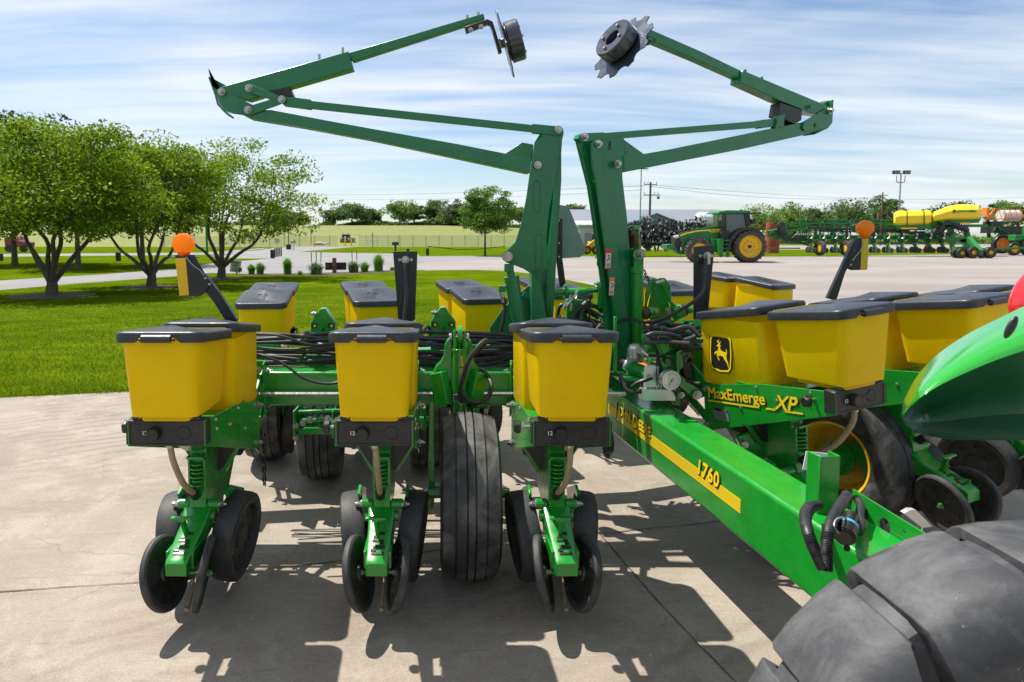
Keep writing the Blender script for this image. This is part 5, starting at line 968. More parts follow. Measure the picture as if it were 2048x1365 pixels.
hose([c_(170, 885, -.0590), c_(250, 900, -.0944), c_(285, 960, -.1180), c_(310, 1020, -.1416), c_(360, 1045, -.1534), c_(450, 1035, -.1534)], .0106); hose([c_(360, 1000, -.1534), c_(400, 970, -.1652), c_(460, 945, -.1770), c_(530, 920, -.1770)], .0118); hose([c_(575, 760, -.1534), c_(565, 860, -.1534), c_(570, 990, -.1534)], .0071); hose([c_(640, 960, -.1888), c_(690, 1010, -.2124), c_(735, 1060, -.1770), c_(700, 1085, -.1534)], .0059)
hose([c_(560, 560, .1), c_(620, 570, .1), c_(680, 610, .1), c_(720, 660, .1), c_(800, 640, .1), c_(860, 620, .1)], .010)
# spiked wheel under the rear of the tongue, rounded opener guards beside the tongue
k = MB(); wc_ = P(1216, 886, 3.75)
for i in range(22):
    a = 2 * math.pi * i / 22; dv = Vector((math.cos(a) * .35, math.cos(a) * .2, math.sin(a))); sd_ = Vector((math.sin(a + .3), 0, -math.cos(a + .3))) * .008; k.prism([wc_ + dv * .05 - sd_, wc_ + dv * .05 + sd_, wc_ + dv * .115], (.004, .012, 0))
k.cyl(wc_ - Vector((.02, 0, 0)), wc_ + Vector((.02, .0, 0)), .06, n=20); part(k, 'residue_wheel', 'black')
k = MB(); k.m = 0; gp_ = lambda x, y, Y=3.32: P(x, y, Y)
k.prism([gp_(*q) for q in ((1475, 878), (1500, 862), (1545, 860), (1580, 875), (1602, 905), (1612, 950), (1600, 985), (1560, 980), (1500, 930))], (0, .05, 0)); k.cyl(gp_(1545, 925, 3.30), gp_(1545, 925, 3.38), .06, n=28)
part(k, 'opener_guard', 'green', bevel=.012)
k = MB(); 
for q in ((1546, 922), (1490, 890)): k.bolt(gp_(*q, 3.30), (0, -1, 0), .012)
part(k, 'guard_bolt', 'silver')
# ================================================================ NEAR TRACTOR CORNER (right edge)
TR = empty('tow_tractor', (1.3, 1.2, 0)); tag(TR, 'green tow tractor corner with big lugged tyre and glossy fender at the right edge', 'tractor')
TRI = Matrix.Translation((-1.3, -1.2, 0))
def tpart(mb, name, mats, parent=None, bevel=0.0, **kw): return mb.build(name, mats, parent or TR, bevel, T=None if parent else TRI, **kw)
C1 = [(1803, 832), (1806, 808), (1815, 787), (1836, 750), (1879, 706), (1938, 667), (1994, 639), (2048, 613), (2110, 590), (2200, 565)]
C2 = [(1803, 833), (1810, 826), (1822, 812), (1846, 792), (1885, 768), (1938, 743), (1994, 720), (2048, 702), (2110, 684), (2200, 665)]
C3 = [(1803, 834), (1808, 845), (1818, 856), (1843, 868), (1875, 876), (1910, 880), (1955, 881), (2048, 881), (2110, 882), (2200, 882)]
def dens(c_, k=4):
    o_ = []; e_ = [c_[0]] + c_ + [c_[-1]]
    for i in range(1, len(e_) - 2):
        for q in range(k):
            t__ = q / k; p0, p1, p2, p3 = (Vector(v) for v in e_[i - 1:i + 3]); o_.append(0.5 * ((2 * p1) + (p2 - p0) * t__ + (2 * p0 - 5 * p1 + 4 * p2 - p3) * t__ ** 2 + (3 * p1 - p0 - 3 * p2 + p3) * t__ ** 3))
    return o_ + [Vector(c_[-1])]
ra = []; rb = []
def pl_(a_, b_, t_, ya, yb, dy=0.0): return P(a_.x + (b_.x - a_.x) * t_, a_.y + (b_.y - a_.y) * t_, ya + (yb - ya) * t_ + dy)
for i, (a, b2, c3) in enumerate(zip(dens(C1), dens(C2), dens(C3))):
    e = min(1, i / 12) ** .7; ya = 1.66 + .0 * e; yb = 1.66 - .20 * e; yc = 1.66 - .04 * e
    q = [pl_(a, b2, t_, ya, yb, -.05 * e * math.sin(math.pi * t_)) for t_ in (0, .15, .3, .5, .7, .85, .95, 1)]
    inn_ = [pl_(b2, c3, t_, yb, yc, (.02 + .30 * math.sin(math.pi * min(1, t_)) ** .6) * e) for t_ in (.015, .06, .15, .3, .5, .7, .85, .94, .985)] + [pl_(b2, c3, 1, yb, yc)]
    bk = [pl_(c3, a, .15, yc, ya, .40 * e), pl_(c3, a, .5, yc, ya, .50 * e), pl_(c3, a, .9, yc, ya, .25 * e), P(a.x, a.y, ya + .04 * e)]
    ra.append(q); rb.append([q[-1]] + inn_ + bk + [q[0]])
fe = MB(); m_ = len(ra[0])
def strip_(mb, rr): 
    n_ = len(rr[0]); mb.add([v for r_ in rr for v in r_], [(i * n_ + k, i * n_ + k + 1, (i + 1) * n_ + k + 1, (i + 1) * n_ + k) for i in range(len(rr) - 1) for k in range(n_ - 1)])
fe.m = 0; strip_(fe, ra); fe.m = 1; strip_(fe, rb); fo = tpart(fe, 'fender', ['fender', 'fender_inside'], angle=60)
tl_ = MB(); c_ = P(2078, 592, 1.74); tl_.ball(c_, .060, 24, sc=(1.0, .8, 1.5), T=Matrix.Translation(c_) @ Matrix.Rotation(R(28), 4, 'Y') @ Matrix.Translation(-c_)); tpart(tl_, 'tail_light', 'redlens')
rc = MB(); q0 = P(2022, 655, 1.44); rc.ball(q0, .012, 16, sc=(.8, .5, 2.2), T=Matrix.Translation(q0) @ Matrix.Rotation(R(25), 4, 'Y') @ Matrix.Translation(-q0)); rc.build('fender_hole', 'decalblack', fo)
WC = Vector((1.118, 1.185, .502)); RB = .535; Wd = .10
ty = MB()
prof = [(.30, -Wd * .85), (.36, -Wd * .95), (.43, -Wd * .98), (.475, -Wd * .95), (.50, -Wd * .9), (.528, -Wd * .80), (.541, -Wd * .6), (.545, 0), (.541, Wd * .6), (.528, Wd * .80), (.475, Wd * .95), (.43, Wd * .98), (.36, Wd * .95), (.30, Wd * .85)]
ty.lathe(prof, org=WC, axis=(0, 1, 0), n=96)
def polar(y, r, a): return WC + Vector((r * math.cos(a), y, r * math.sin(a)))
NL = 16
side_ = [(.08, .541, 0, .15, 1, .168, .016), (.094, .524, .0, .6, .8, .168, .026), (.099, .50, .03, .9, .45, .156, .040), (.101, .465, .07, 1, .1, .138, .050), (.101, .42, .13, 1, 0, .110, .050), (.100, .375, .18, 1, 0, .082, .032), (.098, .34, .22, 1, -.1, .040, .010)]
path = [(-y, r, da, -ny, nr, w_, h_) for y, r, da, ny, nr, w_, h_ in reversed(side_)] + [(-.04, .544, 0, 0, 1, .168, .013), (.04, .544, 0, 0, 1, .168, .013)] + side_
for k in range(NL):
    a0_ = 2 * math.pi * k / NL + R(138 - 112.5); rg = []
    for y, r, da, ny, nr, wd_, hh_ in path:
        l_ = math.hypot(ny, nr); ny /= l_; nr /= l_; sec = []
        for dw, hq in ((-1.05, -.3), (-1.0, .86), (-.97, .97), (-.4, 1.0), (.4, 1.0), (.97, .97), (1.0, .86), (1.05, -.3)): sec.append(polar(y + ny * hh_ * hq, r + nr * hh_ * hq, a0_ + da + dw * wd_))
        rg.append(sec)
    ty.loft(rg)
tpart(ty, 'tyre', 'bigtyre', angle=34)
rm = MB(); rm.lathe([(.31, -.14), (.33, -.17), (.30, -.15), (.26, -.05), (.12, 0), (0, 0)], org=WC, axis=(0, 1, 0), n=48); tpart(rm, 'rim', 'yellowpaint')
# ================================================================ BACKGROUND MACHINES
def plane(D): return lambda px, py, o=0.0: P(px, py, D + o)
def wheelY(mb, c, R0, wd, rimr, T=None, mats=(0, 1), lug=0):   # wheel whose axle runs along Y
    c = Vector(c); mb.m = mats[0]; mb.lathe([(rimr, -wd * .42), (R0 * .86, -wd * .5), (R0 * .97, -wd * .45), (R0, -wd * .3), (R0, wd * .3), (R0 * .97, wd * .45), (R0 * .86, wd * .5), (rimr, wd * .42)], org=c, axis=(0, 1, 0), n=40)
    if lug:
        for k in range(lug):
            for sd in (-1, 1):
                a = 2 * math.pi * (k + (.5 if sd > 0 else 0)) / lug; da = 1.6 * math.pi / lug; sec = []
                for y, dd_, r_ in ((0, da, R0), (sd * wd * .46, 0, R0 * .985), (sd * wd * .52, 0, R0 * .90)):
                    sec.append([c + Vector((rr * math.cos(a + dd_ * 0.5 + e), y * (1.04 if rr > R0 * .9 else 1), rr * math.sin(a + dd_ * .5 + e))) for rr, e in ((r_ - .03, -.045), (r_ + .045, -.035), (r_ + .045, .035), (r_ - .03, .045))])
                mb.loft(sec)
    mb.m = mats[1]; mb.lathe([(rimr, -wd * .42), (rimr * .97, -wd * .46), (rimr * .92, -wd * .40), (rimr * .85, -wd * .12), (rimr * .55, -wd * .05), (rimr * .5, -wd * .16), (rimr * .2, -wd * .16), (0, -wd * .16)], org=c, axis=(0, 1, 0), n=36)
D0 = G(1495, 524).y; K = D0 / F
t2 = empty('tractor', (P(1480, 524, D0).x, D0, 0)); tag(t2, 'green row crop tractor with yellow rims and glass cab facing left on the gravel lot', 'tractor'); I2 = t2.matrix_basis.inverted() if False else Matrix.Translation((-t2.location.x, -t2.location.y, 0))
z8 = lambda x, y, o=0.0: P(1240 + x / 4.654, 330 + y / 4.654, D0 + o)
def bp(mb, name, mats, root, I, bevel=0.0, parent=None): return mb.build(name, mats, parent or root, bevel, T=I if parent is None else None)
for nm, cx_, cy_, rpx, rim_, wd_ in (('rear_wheel', 1198, 765, 30.8, 21.8, .62), ('front_wheel', 728, 797, 23.2, 14.5, .50)):
    for off in (-1.0, 1.0):
        mb = MB(); c_ = z8(cx_, cy_, off); c_.z = rpx * K; wheelY(mb, c_, rpx * K, wd_, rim_ * K, lug=22); mb.m = 2; mb.cyl(c_ + Vector((0, -wd_ * .3, 0)), c_ + Vector((0, 0, 0)), .11, n=16)
        for k in range(10): a = k * math.pi / 5; mb.cyl(c_ + Vector((rim_ * K * .42 * math.cos(a), -wd_ * .2, rim_ * K * .42 * math.sin(a))), c_ + Vector((rim_ * K * .42 * math.cos(a), 0, rim_ * K * .42 * math.sin(a))), .03, n=6)
        bp(mb, nm, ['fartyre', 'yellowpaint', 'rust'], t2, I2)
W2 = Vector((0, 1.1, 0)); W1 = Vector((0, .9, 0))
mb = MB(); mb.m = 0
mb.loft([[z8(x, y, o) for x, y, o in ((940, 570, -.32 * q), (830, 574, -.36 * q), (700, 596, -.38 * q), (600, 622, -.38 * q), (545, 640, -.34 * q), (560, 700, -.36 * q), (600, 740, -.36 * q), (690, 705, -.40 * q), (800, 700, -.42 * q), (860, 745, -.42 * q), (940, 790, -.42 * q))] for q in (1.15, 1.0, -1.0, -1.15)])
mb.m = 1; mb.prism([z8(*q, -.495) for q in ((560, 655), (620, 632), (720, 612), (835, 605), (940, 598), (940, 628), (840, 630), (825, 616), (720, 624), (620, 645), (562, 668))], (0, .02, 0))
bp(mb, 'hood', ['greenfar', 'decal'], t2, I2, .02)
mb = MB(); mb.m = 1; fromme(mb, textme('JOHN DEERE', .17, .003, .004), frameM(z8(846, 624, -.50), (1, 0, 0), (0, 0, 1))); mb.build('hood_lettering', ['decal', 'decalblack'], t2, T=I2, smooth=False)
mb = MB(); mb.prism([z8(*q, -.40) for q in ((512, 668), (560, 650), (600, 665), (570, 740), (560, 800), (545, 790), (515, 720))], (0, .8, 0)); bp(mb, 'grille', 'decalblack', t2, I2, .02)
mb = MB(); mb.prism([z8(*q, -.44) for q in ((508, 665), (548, 655), (556, 672), (520, 690))], (0, .3, 0)); bp(mb, 'headlight', 'whitetank', t2, I2, .02)
mb = MB(); mb.prism([z8(*q, -.5) for q in ((432, 742), (500, 738), (520, 768), (500, 800), (435, 780))], (0, 1.0, 0)); mb.prism([z8(*q, -.3) for q in ((510, 760), (545, 800), (600, 800), (600, 690), (625, 690), (640, 830), (560, 835), (520, 810))], (0, .6, 0)); bp(mb, 'front_frame', 'greenfar', t2, I2, .03)
mb = MB(); mb.box(z8(900, 760), (3.6, .55, .7)); mb.box(z8(905, 745, -.55), (.9, .4, .75)); bp(mb, 'chassis', 'greenfar', t2, I2, .03)
mb = MB(); mb.prism([z8(*q, -1.0) for q in ((905, 450), (935, 432), (1000, 422), (1180, 424), (1222, 430), (1222, 442), (1180, 450), (940, 452))], (0, 2.0, 0)); mb.prism([z8(*q, -.95) for q in ((905, 450), (940, 450), (918, 500), (915, 530), (903, 530))], (0, .1, 0)); bp(mb, 'cab_roof', 'greenfar', t2, I2, .04)
mb = MB()
for (x0, y0, x1, y1, w_) in ((955, 450, 962, 690, .09), (978, 450, 985, 680, .10), (1165, 448, 1185, 590, .12), (1190, 448, 1200, 570, .16)):
    for o in (-.92, .92): mb.bar(z8(x0, y0, o), z8(x1, y1, o), w_, w_, up=(0, 1, 0))
mb.box(z8(1080, 456, 0), (2.3, 1.9, .08)); mb.prism([z8(*q, -.95) for q in ((945, 640), (990, 600), (1045, 640), (1060, 690), (1030, 740), (950, 700))], (0, 1.9, 0)); mb.box(z8(930, 545, -1.05), (.22, .06, .35)); mb.cyl(z8(1235, 515, -.8), z8(1235, 545, -.8), .22, n=16); mb.bar(z8(1200, 500, -.8), z8(1235, 520, -.8), .05, .05)
bp(mb, 'cab_frame', 'decalblack', t2, I2)
mb = MB()
for o in (-.90, .86): mb.prism([z8(*q, o) for q in ((985, 460), (1172, 460), (1180, 570), (1100, 610), (1040, 660), (985, 660))], (0, .03, 0))
mb.prism([z8(*q, -.85) for q in ((968, 460), (972, 460), (975, 640), (968, 640))], (0, 1.7, 0)); bp(mb, 'cab_glass', 'cabglass' if 'cabglass' in M else 'glass', t2, I2)
mb = MB(); mb.box(z8(1090, 590), (.7, .6, .5)); mb.box(z8(1125, 540), (.2, .5, .8)); mb.cyl(z8(1020, 560), z8(1035, 620), .2, n=12); bp(mb, 'seat', 'black', t2, I2)
def arc(cx_, cy_, r0, r1, a0_, a1_, o, dep, n=18):
    return [z8(cx_ + r0 * math.cos(R(a)), cy_ - r0 * math.sin(R(a)), o) for a in np.linspace(a0_, a1_, n)] + [z8(cx_ + r1 * math.cos(R(a)), cy_ - r1 * math.sin(R(a)), o) for a in np.linspace(a1_, a0_, n)]
mb = MB()
for o in (-1.25, .75): mb.prism(arc(1198, 775, 192, 168, 35, 185, o, 0), (0, .55, 0)); 
mb.prism(arc(735, 805, 132, 118, 25, 120, -1.15, 0), (0, .45, 0)); bp(mb, 'mudguard', 'decalblack', t2, I2, .01)
mb = MB()
for i in range(5): mb.box(z8(975, 705 + i * 36, -1.05), (.62, .35, .05))
for x in (943, 1005): mb.bar(z8(x, 690, -1.05), z8(x - 4, 860, -1.05), .05, .2)
mb.box(z8(930, 760, -1.0), (.25, .4, .9)); bp(mb, 'steps', 'greenfar', t2, I2)
mb = MB(); mb.box(z8(1222, 566, -.8), (.14, .1, .1)); mb.box(z8(1300, 566, -.3), (.2, .1, .1)); bp(mb, 'tail_light', 'redlens', t2, I2)
# folded black planter with upright row units
D1 = 55; fp = empty('folded_planter', (P(1330, 510, D1).x, D1, 0)); tag(fp, 'folded planter with dense upright black row units standing behind the tractor hood', 'planter'); I3 = Matrix.Translation((-fp.location.x, -D1, 0)); f8 = lambda x, y, o=0.0: P(x, y, D1 + o)
mb = MB(); mb.bar(f8(1250, 470, .7), f8(1430, 466, .7), .3, .3); mb.bar(f8(1250, 489, .9), f8(1420, 489, .9), .2, .25); mb.prism([f8(1385, 455, .5), f8(1420, 455, .5), f8(1425, 470, .5), f8(1380, 470, .5)], (0, .4, 0)); bp(mb, 'frame', 'greenfar', fp, I3)
def clump(seed, tall=2.7):
    r_ = random.Random(seed); mb = MB(); mb.m = 0
    mb.bar((0, 0, .9), (.05, 0, 2.3), .22, .3); mb.box((0, 0, 1.7), (.42, .5, .5))
    for i in range(20):
        a = Vector((r_.uniform(-.26, .26), r_.uniform(-.35, .3), r_.uniform(.8, tall - .1))); b_ = a + Vector((r_.uniform(-.16, .16), r_.uniform(-.2, .2), r_.uniform(-.3, .3))); mb.bar(a, b_, r_.uniform(.05, .13), r_.uniform(.05, .16))
    for i in range(3): c_ = Vector((r_.uniform(-.22, .22), -.3, r_.uniform(1.0, 2.4))); mb.cyl(c_, c_ + Vector((r_.uniform(-.3, .3), .08, 0)), r_.uniform(.12, .2), n=14)
    for s in (-1, 1): mb.cyl((s * .16, -.1, .30 + .45), (s * .16 + .05, -.1, .30 + .45), .26, n=18)
    mb.cyl((-.10, -.25, .52), (-.05, -.25, .52), .2, n=16); mb.cyl((.08, -.25, .52), (.12, -.25, .52), .2, n=16)
    mb.m = 1
    for i in range(7): c_ = Vector((r_.uniform(-.28, .28), r_.uniform(-.42, -.3), r_.uniform(1.1, tall))); mb.cyl(c_, c_ + Vector((r_.uniform(-.16, .16), 0, r_.uniform(-.2, .25))), .035, n=8)
    mb.m = 2; mb.box((r_.uniform(-.1, .1), -.38, 1.05), (.18, .06, .08)) if seed % 2 else mb.m; return mb
protos = [clump(s).build('row_unit', ['black', 'alu', 'greenfar'], fp) for s in range(4)]
for i in range(18):
    o = protos[i] if i < 4 else protos[i % 4].copy()
    if i >= 4: COL.objects.link(o)
    o.matrix_basis = I3 @ Matrix.Translation((f8(1256 + (i % 9) * 18.6, 500, 0).x, D1 + (0 if i < 9 else .9), .05 + (.25 if i >= 9 else 0))) @ Matrix.Rotation((i % 3 - 1) * .15, 4, 'Z') @ Matrix.Scale(.98 + .05 * (i % 3), 4)
# white tank trailer behind
D2 = 62; mb = MB(); rt = empty('white_tank', (P(1450, 490, D2).x, D2, 0)); tag(rt, 'large white plastic liquid tank behind the tractor cab', 'tank'); I4 = Matrix.Translation((-rt.location.x, -D2, 0)); g8 = lambda x, y, o=0.0: P(x, y, D2 + o)
ca = g8(1390, 439); cb_ = g8(1502, 439); rr = 13.5 / F * D2; mb.lathe([(0, 0), (rr * .55, .03), (rr * .85, .18), (rr, .5), (rr, (cb_ - ca).length - .5), (rr * .85, (cb_ - ca).length - .18), (rr * .5, (cb_ - ca).length), (0, (cb_ - ca).length)], org=ca, axis=(1, 0, 0), n=32)
for x in (1397, 1404, 1440, 1490): q = g8(x, 439); mb.lathe([(rr, -.04), (rr + .04, -.04), (rr + .04, .04), (rr, .04)], org=q, axis=(1, 0, 0), n=32)
mb.cyl(g8(1420, 428), g8(1420, 424), .3, n=16); bp(mb, 'tank', 'whitetank', rt, I4); mb = MB(); mb.box(g8(1450, 460), (4.5, 1.2, .3)); mb.box(g8(1410, 470), (.3, 1, 1.2)); mb.box(g8(1480, 470), (.3, 1, 1.2)); mb.cyl(g8(1425, 490, -.8), g8(1425, 490, -.4), .6, n=24); mb.cyl(g8(1470, 490, -.8), g8(1470, 490, -.4), .6, n=24); bp(mb, 'cradle', 'greenfar', rt, I4)
# big green planter with yellow tanks
D3 = 56; bpn = empty('seeding_machine', (P(1750, 510, D3).x, D3, 0)); tag(bpn, 'very wide green planter with two yellow tanks parked across the gravel lot', 'planter'); I5 = Matrix.Translation((-bpn.location.x, -D3, 0)); h8 = lambda x, y, o=0.0: P(x, y, D3 + o)
mb = MB()
for (x0, y0, x1, y1, w_) in ((1545, 447, 1850, 447, .14), (1560, 453, 1850, 453, .10), (1545, 474, 1890, 476, .34), (1560, 486, 1860, 487, .16), (1600, 441, 1790, 441, .08), (1540, 466, 1600, 460, .2), (1532, 470, 1640, 497, .12), (1532, 497, 1600, 497, .10), (1860, 452, 1975, 452, .22), (1850, 478, 1930, 480, .4), (1900, 455, 1905, 500, .25), (1930, 455, 1940, 490, .3), (1960, 500, 2100, 494, .16)):
    mb.bar(h8(x0, y0), h8(x1, y1), w_, w_)
for x in (1565, 1572, 1600, 1606, 1612, 1640, 1668, 1700, 1735, 1770): mb.bar(h8(x, 444, -.1), h8(x, 480, -.1), .10, .14)
for k in range(22): mb.bar(h8(1600 + k * 9.0, 443), h8(1604.5 + k * 9.0, 438), .035, .035); mb.bar(h8(1609 + k * 9.0, 443), h8(1604.5 + k * 9.0, 438), .035, .035)
mb.prism([h8(*q, -.2) for q in ((1918, 480), (1935, 478), (1950, 495), (1968, 503), (1966, 512), (1958, 512), (1955, 503), (1938, 498))], (0, .3, 0)); mb.prism([h8(*q) for q in ((1540, 462), (1560, 458), (1580, 460), (1575, 468), (1545, 472))], (0, .6, 0))
bp(mb, 'frame', 'greenfar', bpn, I5)
mb = MB()
for (x0, y0, x1, y1, r_) in ((1620, 457, 1850, 459, .09), (1610, 462, 1850, 464, .05), (1770, 462, 1900, 470, .10), (1870, 470, 1900, 452, .10), (1900, 452, 1935, 462, .12), (1560, 452, 1566, 470, .30)): mb.tube([h8(x0, y0, -.3), h8((x0 + x1) / 2, (y0 + y1) / 2 + 1, -.35), h8(x1, y1, -.3)], r_, 8)
for k in range(10): x = 1548 + k * 4; mb.tube([h8(x, 466, -.6), h8(x + 14, 482, -.7), h8(x + 34, 478, -.6), h8(x + 44, 468, -.5)], .03, 5)
mb.lathe([(.2, -.1), (.32, -.1), (.32, .1), (.2, .1)], org=h8(1562, 453, -.4), axis=(0, 1, 0), n=20, closed=True); bp(mb, 'hose_bundle', 'hose', bpn, I5)
def runit(seed):
    r_ = random.Random(seed); mb = MB(); mb.m = 0; mb.bar((0, .1, 1.1), (0, -.25, .55), .14, .2); mb.bar((0, -.2, .6), (0, -.6, .35), .10, .12); mb.box((0, .1, 1.25), (.26, .5, .25)); mb.m = 1
    for s in (-1, 1): mb.cyl((s * .12, -.1, .27), (s * .18, -.1, .27), .26, n=18); mb.cyl((s * .07 , -.55, .22), (s * .13, -.55, .22), .2, n=18)
    mb.m = 2; mb.cyl((-.10, -.05, 1.0), (.14, -.1, 1.0), .17, n=16); mb.box((0, -.2, 1.32), (.2, .2, .2)); mb.m = 3; mb.cyl((-.06, -.3, 1.15), (.05, -.32, 1.3), .07, n=8); mb.cyl((.1, -.3, 1.4), (.12, -.2, 1.6), .05, n=8); mb.m = 4; mb.box((.16, -.2, .75), (.08, .1, .2)); return mb
rp = runit(1).build('row_unit', ['greenfar', 'fartyre', 'black', 'alu', 'yellowpaint'], bpn)
for i, x in enumerate((1608, 1632, 1656, 1680, 1707, 1733, 1759, 1787, 1813, 1841, 1867)):
    o = rp if i == 0 else rp.copy()
    if i: COL.objects.link(o)
    p = h8(x, 506); o.matrix_basis = I5 @ Matrix.Translation((p.x, D3 - .7, .25)) @ Matrix.Rotation(.12, 4, 'Z') @ Matrix.Scale(1.0, 4)
for x, o_, rpx in ((1640.5, -.9, 14.5), (1692, -.9, 14.5)):
    mb = MB(); c_ = h8(x, 487, o_); c_.z = rpx / F * D3 + .05; mb.m = 0; mb.lathe([(.32, -.14), (rpx / F * D3 * .95, -.15), (rpx / F * D3, -.08), (rpx / F * D3, .08), (rpx / F * D3 * .95, .15), (.32, .14)], org=c_, axis=(1, .12, 0), n=36); mb.m = 1; mb.cyl(c_ - Vector((.10, 0, 0)), c_ + Vector((.06, 0, 0)), .32, n=24); bp(mb, 'transport_wheel', ['fartyre', 'yellowpaint'], bpn, I5)
D4 = D3 - 3
for x, o_, rpx in ((1912, .5, 8.5), (1922, .2, 9), (1934, 1.4, 9), (1945, 0, 10.2), (1963, 1.2, 9), (1979, 0, 10.2)):
    mb = MB(); c_ = P(x, 512, D3 + o_ - 6); rr = rpx / F * D3; c_.z = rr; wheelY(mb, c_, rr, .32, rr * .38); bp(mb, 'support_wheel', ['decalblack', 'yellowpaint'], bpn, I5)
mb = MB(); mb.bar(P(1925, 492, D3 - 5.5), P(1965, 508, D3 - 6), .3, .25); mb.bar(P(1938, 478, D3 - 3), P(1962, 505, D3 - 6), .3, .35); mb.box(P(1925, 498, D3 - 5.2), (1.2, .5, .3)); bp(mb, 'wheel_frame', 'greenfar', bpn, I5)
def yt(sections, name, straps=()):
    mb = MB(); mb.m = 0; rg = []
    for x, yt_, yb_, dp in sections:
        h_ = yb_ - yt_; rg.append([h8(x, yb_ - h_ * a, dp * b_) for a, b_ in ((0, -.8), (.12, -1), (.62, -1), (.9, -.62), (1, -.2), (1, .2), (.9, .62), (.62, 1), (.12, 1), (0, .8))])
    mb.loft(rg); mb.m = 1
    for x in straps: mb.prism([h8(x - .8, sections[1][1] - .5, -1.05), h8(x + .8, sections[1][1] - .5, -1.05), h8(x + .8, sections[1][2] + .5, -1.05), h8(x - .8, sections[1][2] + .5, -1.05)], (0, .1, 0)); mb.prism([h8(x - .8, sections[2][1] - .6, -.7), h8(x + .8, sections[2][1] - .6, -.7), h8(x + .8, sections[2][1] + 1, -.7), h8(x - .8, sections[2][1] + 1, -.7)], (0, 1.4, 0))
    o = mb.build(name, ['yellowtank', 'decalblack'], bpn, .05, T=I5, angle=25); return o
yt([(1787, 428, 449, .5), (1791, 424, 450, .9), (1800, 421.5, 450.5, 1.0), (1855, 420.5, 449, 1.0), (1861, 421.5, 447, .9), (1863.5, 424, 444, .6)], 'fertiliser_tank', (1815, 1849))
ytk = yt([(1865, 428, 443, .6), (1868, 424, 443, .8), (1886, 417, 441, 1.0), (1890, 414.5, 440, 1.05), (1912, 409.5, 439.5, 1.05), (1945, 409, 439, 1.05), (1957, 410.5, 438, 1.0), (1961, 414, 436, .7)], 'seed_tank', ())
mb = MB(); fromme(mb, textme('JOHN DEERE', .26, .004, .008), frameM(h8(1915, 425, -1.09), (1, 0, 0), (0, 0, 1))); mb.lathe([(0, 0), (.15, 0), (.15, .02), (0, .02)], org=h8(1908.5, 423, -1.07), axis=(0, -1, 0), n=20); mb.build('tank_lettering', 'greenfar', bpn, T=I5, smooth=False)
mb = MB(); mb.prism([h8(*q, -.7) for q in ((1790, 450), (1862, 449), (1862, 458), (1795, 460))], (0, 1.4, 0)); mb.prism([h8(*q, -.7) for q in ((1880, 441), (1962, 438), (1958, 446), (1890, 450))], (0, 1.4, 0)); bp(mb, 'tank_cradle', 'greenfar', bpn, I5, .02)
mb = MB(); mb.box(h8(1818, 457, -.75), (1.3, .05, .14)); mb.box(h8(1884, 478, -.3), (.5, .05, .12)); mb.box(h8(1930, 447, -.75), (.8, .05, .12)); mb.box(h8(1856, 493, -.5), (.4, .2, .4)); bp(mb, 'yellow_label', 'yellowpaint', bpn, I5)
mb = MB()
for x, y in ((1737, 437), (1760, 435), (1628, 438), (1644, 437)): mb.cyl(h8(x, y, -.2), h8(x, y, .2), .12, n=14)
bp(mb, 'folded_marker_disc', 'rust', bpn, I5)
mb = MB(); mb.tube([h8(1878, 464, -.5), h8(1890, 445, -.6), h8(1905, 448, -.6), h8(1925, 456, -.6), h8(1935, 460, -.4)], .16, 10); mb.tube([h8(1800, 462, -.5), h8(1850, 470, -.5), h8(1880, 464, -.5)], .12, 8)
for k in range(12): a_ = h8(1862 + k * 6, 461 + (k % 3) * 2, -.5); mb.tube([a_, a_ + Vector((.15, -.05, -.2)), a_ + Vector((.35, 0, -.05))], .04, 5)
bp(mb, 'air_hose', 'hose', bpn, I5)
# orange boom sprayer
D5 = 60; sp_ = empty('boom_sprayer', (P(2010, 500, D5).x, D5, 0)); tag(sp_, 'orange boom sprayer with lattice arms and an orange rimmed wheel at the right edge', 'sprayer'); I6 = Matrix.Translation((-sp_.location.x, -D5, 0)); k8 = lambda x, y, o=0.0: P(x, y, D5 + o)
mb = MB()
for o in (0, .5):
    mb.bar(k8(1968, 418, o), k8(2120, 421, o), .05, .05); mb.bar(k8(1966, 441, o), k8(2120, 430, o), .07, .07)
    for i in range(13): x = 1970 + i * 11; y1 = 440.5 - (x - 1966) * .075; mb.bar(k8(x, y1, o), k8(x + 6, 419, o), .03, .03); mb.bar(k8(x + 6, 419, o), k8(x + 11, y1 - .8, o), .03, .03)
mb.box(k8(1971, 424), (.25, .6, .7)); mb.bar(k8(1972, 442), k8(1990, 418), .14, .14); bp(mb, 'boom', 'orangepaint', sp_, I6)
mb = MB(); c_ = k8(2003, 487, -1); rr = 18.5 / F * D5; c_.z = rr + .1; wheelY(mb, c_, rr, .4, rr * .66); bp(mb, 'wheel', ['decalblack', 'orangepaint'], sp_, I6); mb = MB(); c_ = k8(2060, 480, -1); c_.z = rr + .1; wheelY(mb, c_, rr, .4, rr * .66); bp(mb, 'wheel', ['decalblack', 'orangepaint'], sp_, I6)
mb = MB(); mb.m = 0; mb.box(k8(2020, 460), (4, 1.5, .6)); mb.box(k8(1985, 455), (.8, 1.2, 1.0)); mb.bar(k8(1975, 440), k8(1978, 475), .2, .2); mb.box(k8(2030, 475), (2, 1, .8)); mb.m = 1
for i in range(14): r_ = random.Random(i); a = k8(r_.uniform(1975, 2045), r_.uniform(450, 485), -.8); mb.bar(a, a + Vector((r_.uniform(-.6, .6), 0, r_.uniform(-.5, .5))), .08, .08)
mb.m = 2; mb.cyl(k8(2000, 432, .9), k8(2035, 432, .9), .5, n=20); bp(mb, 'body', ['decalblack', 'greenfar', 'whitetank'], sp_, I6)
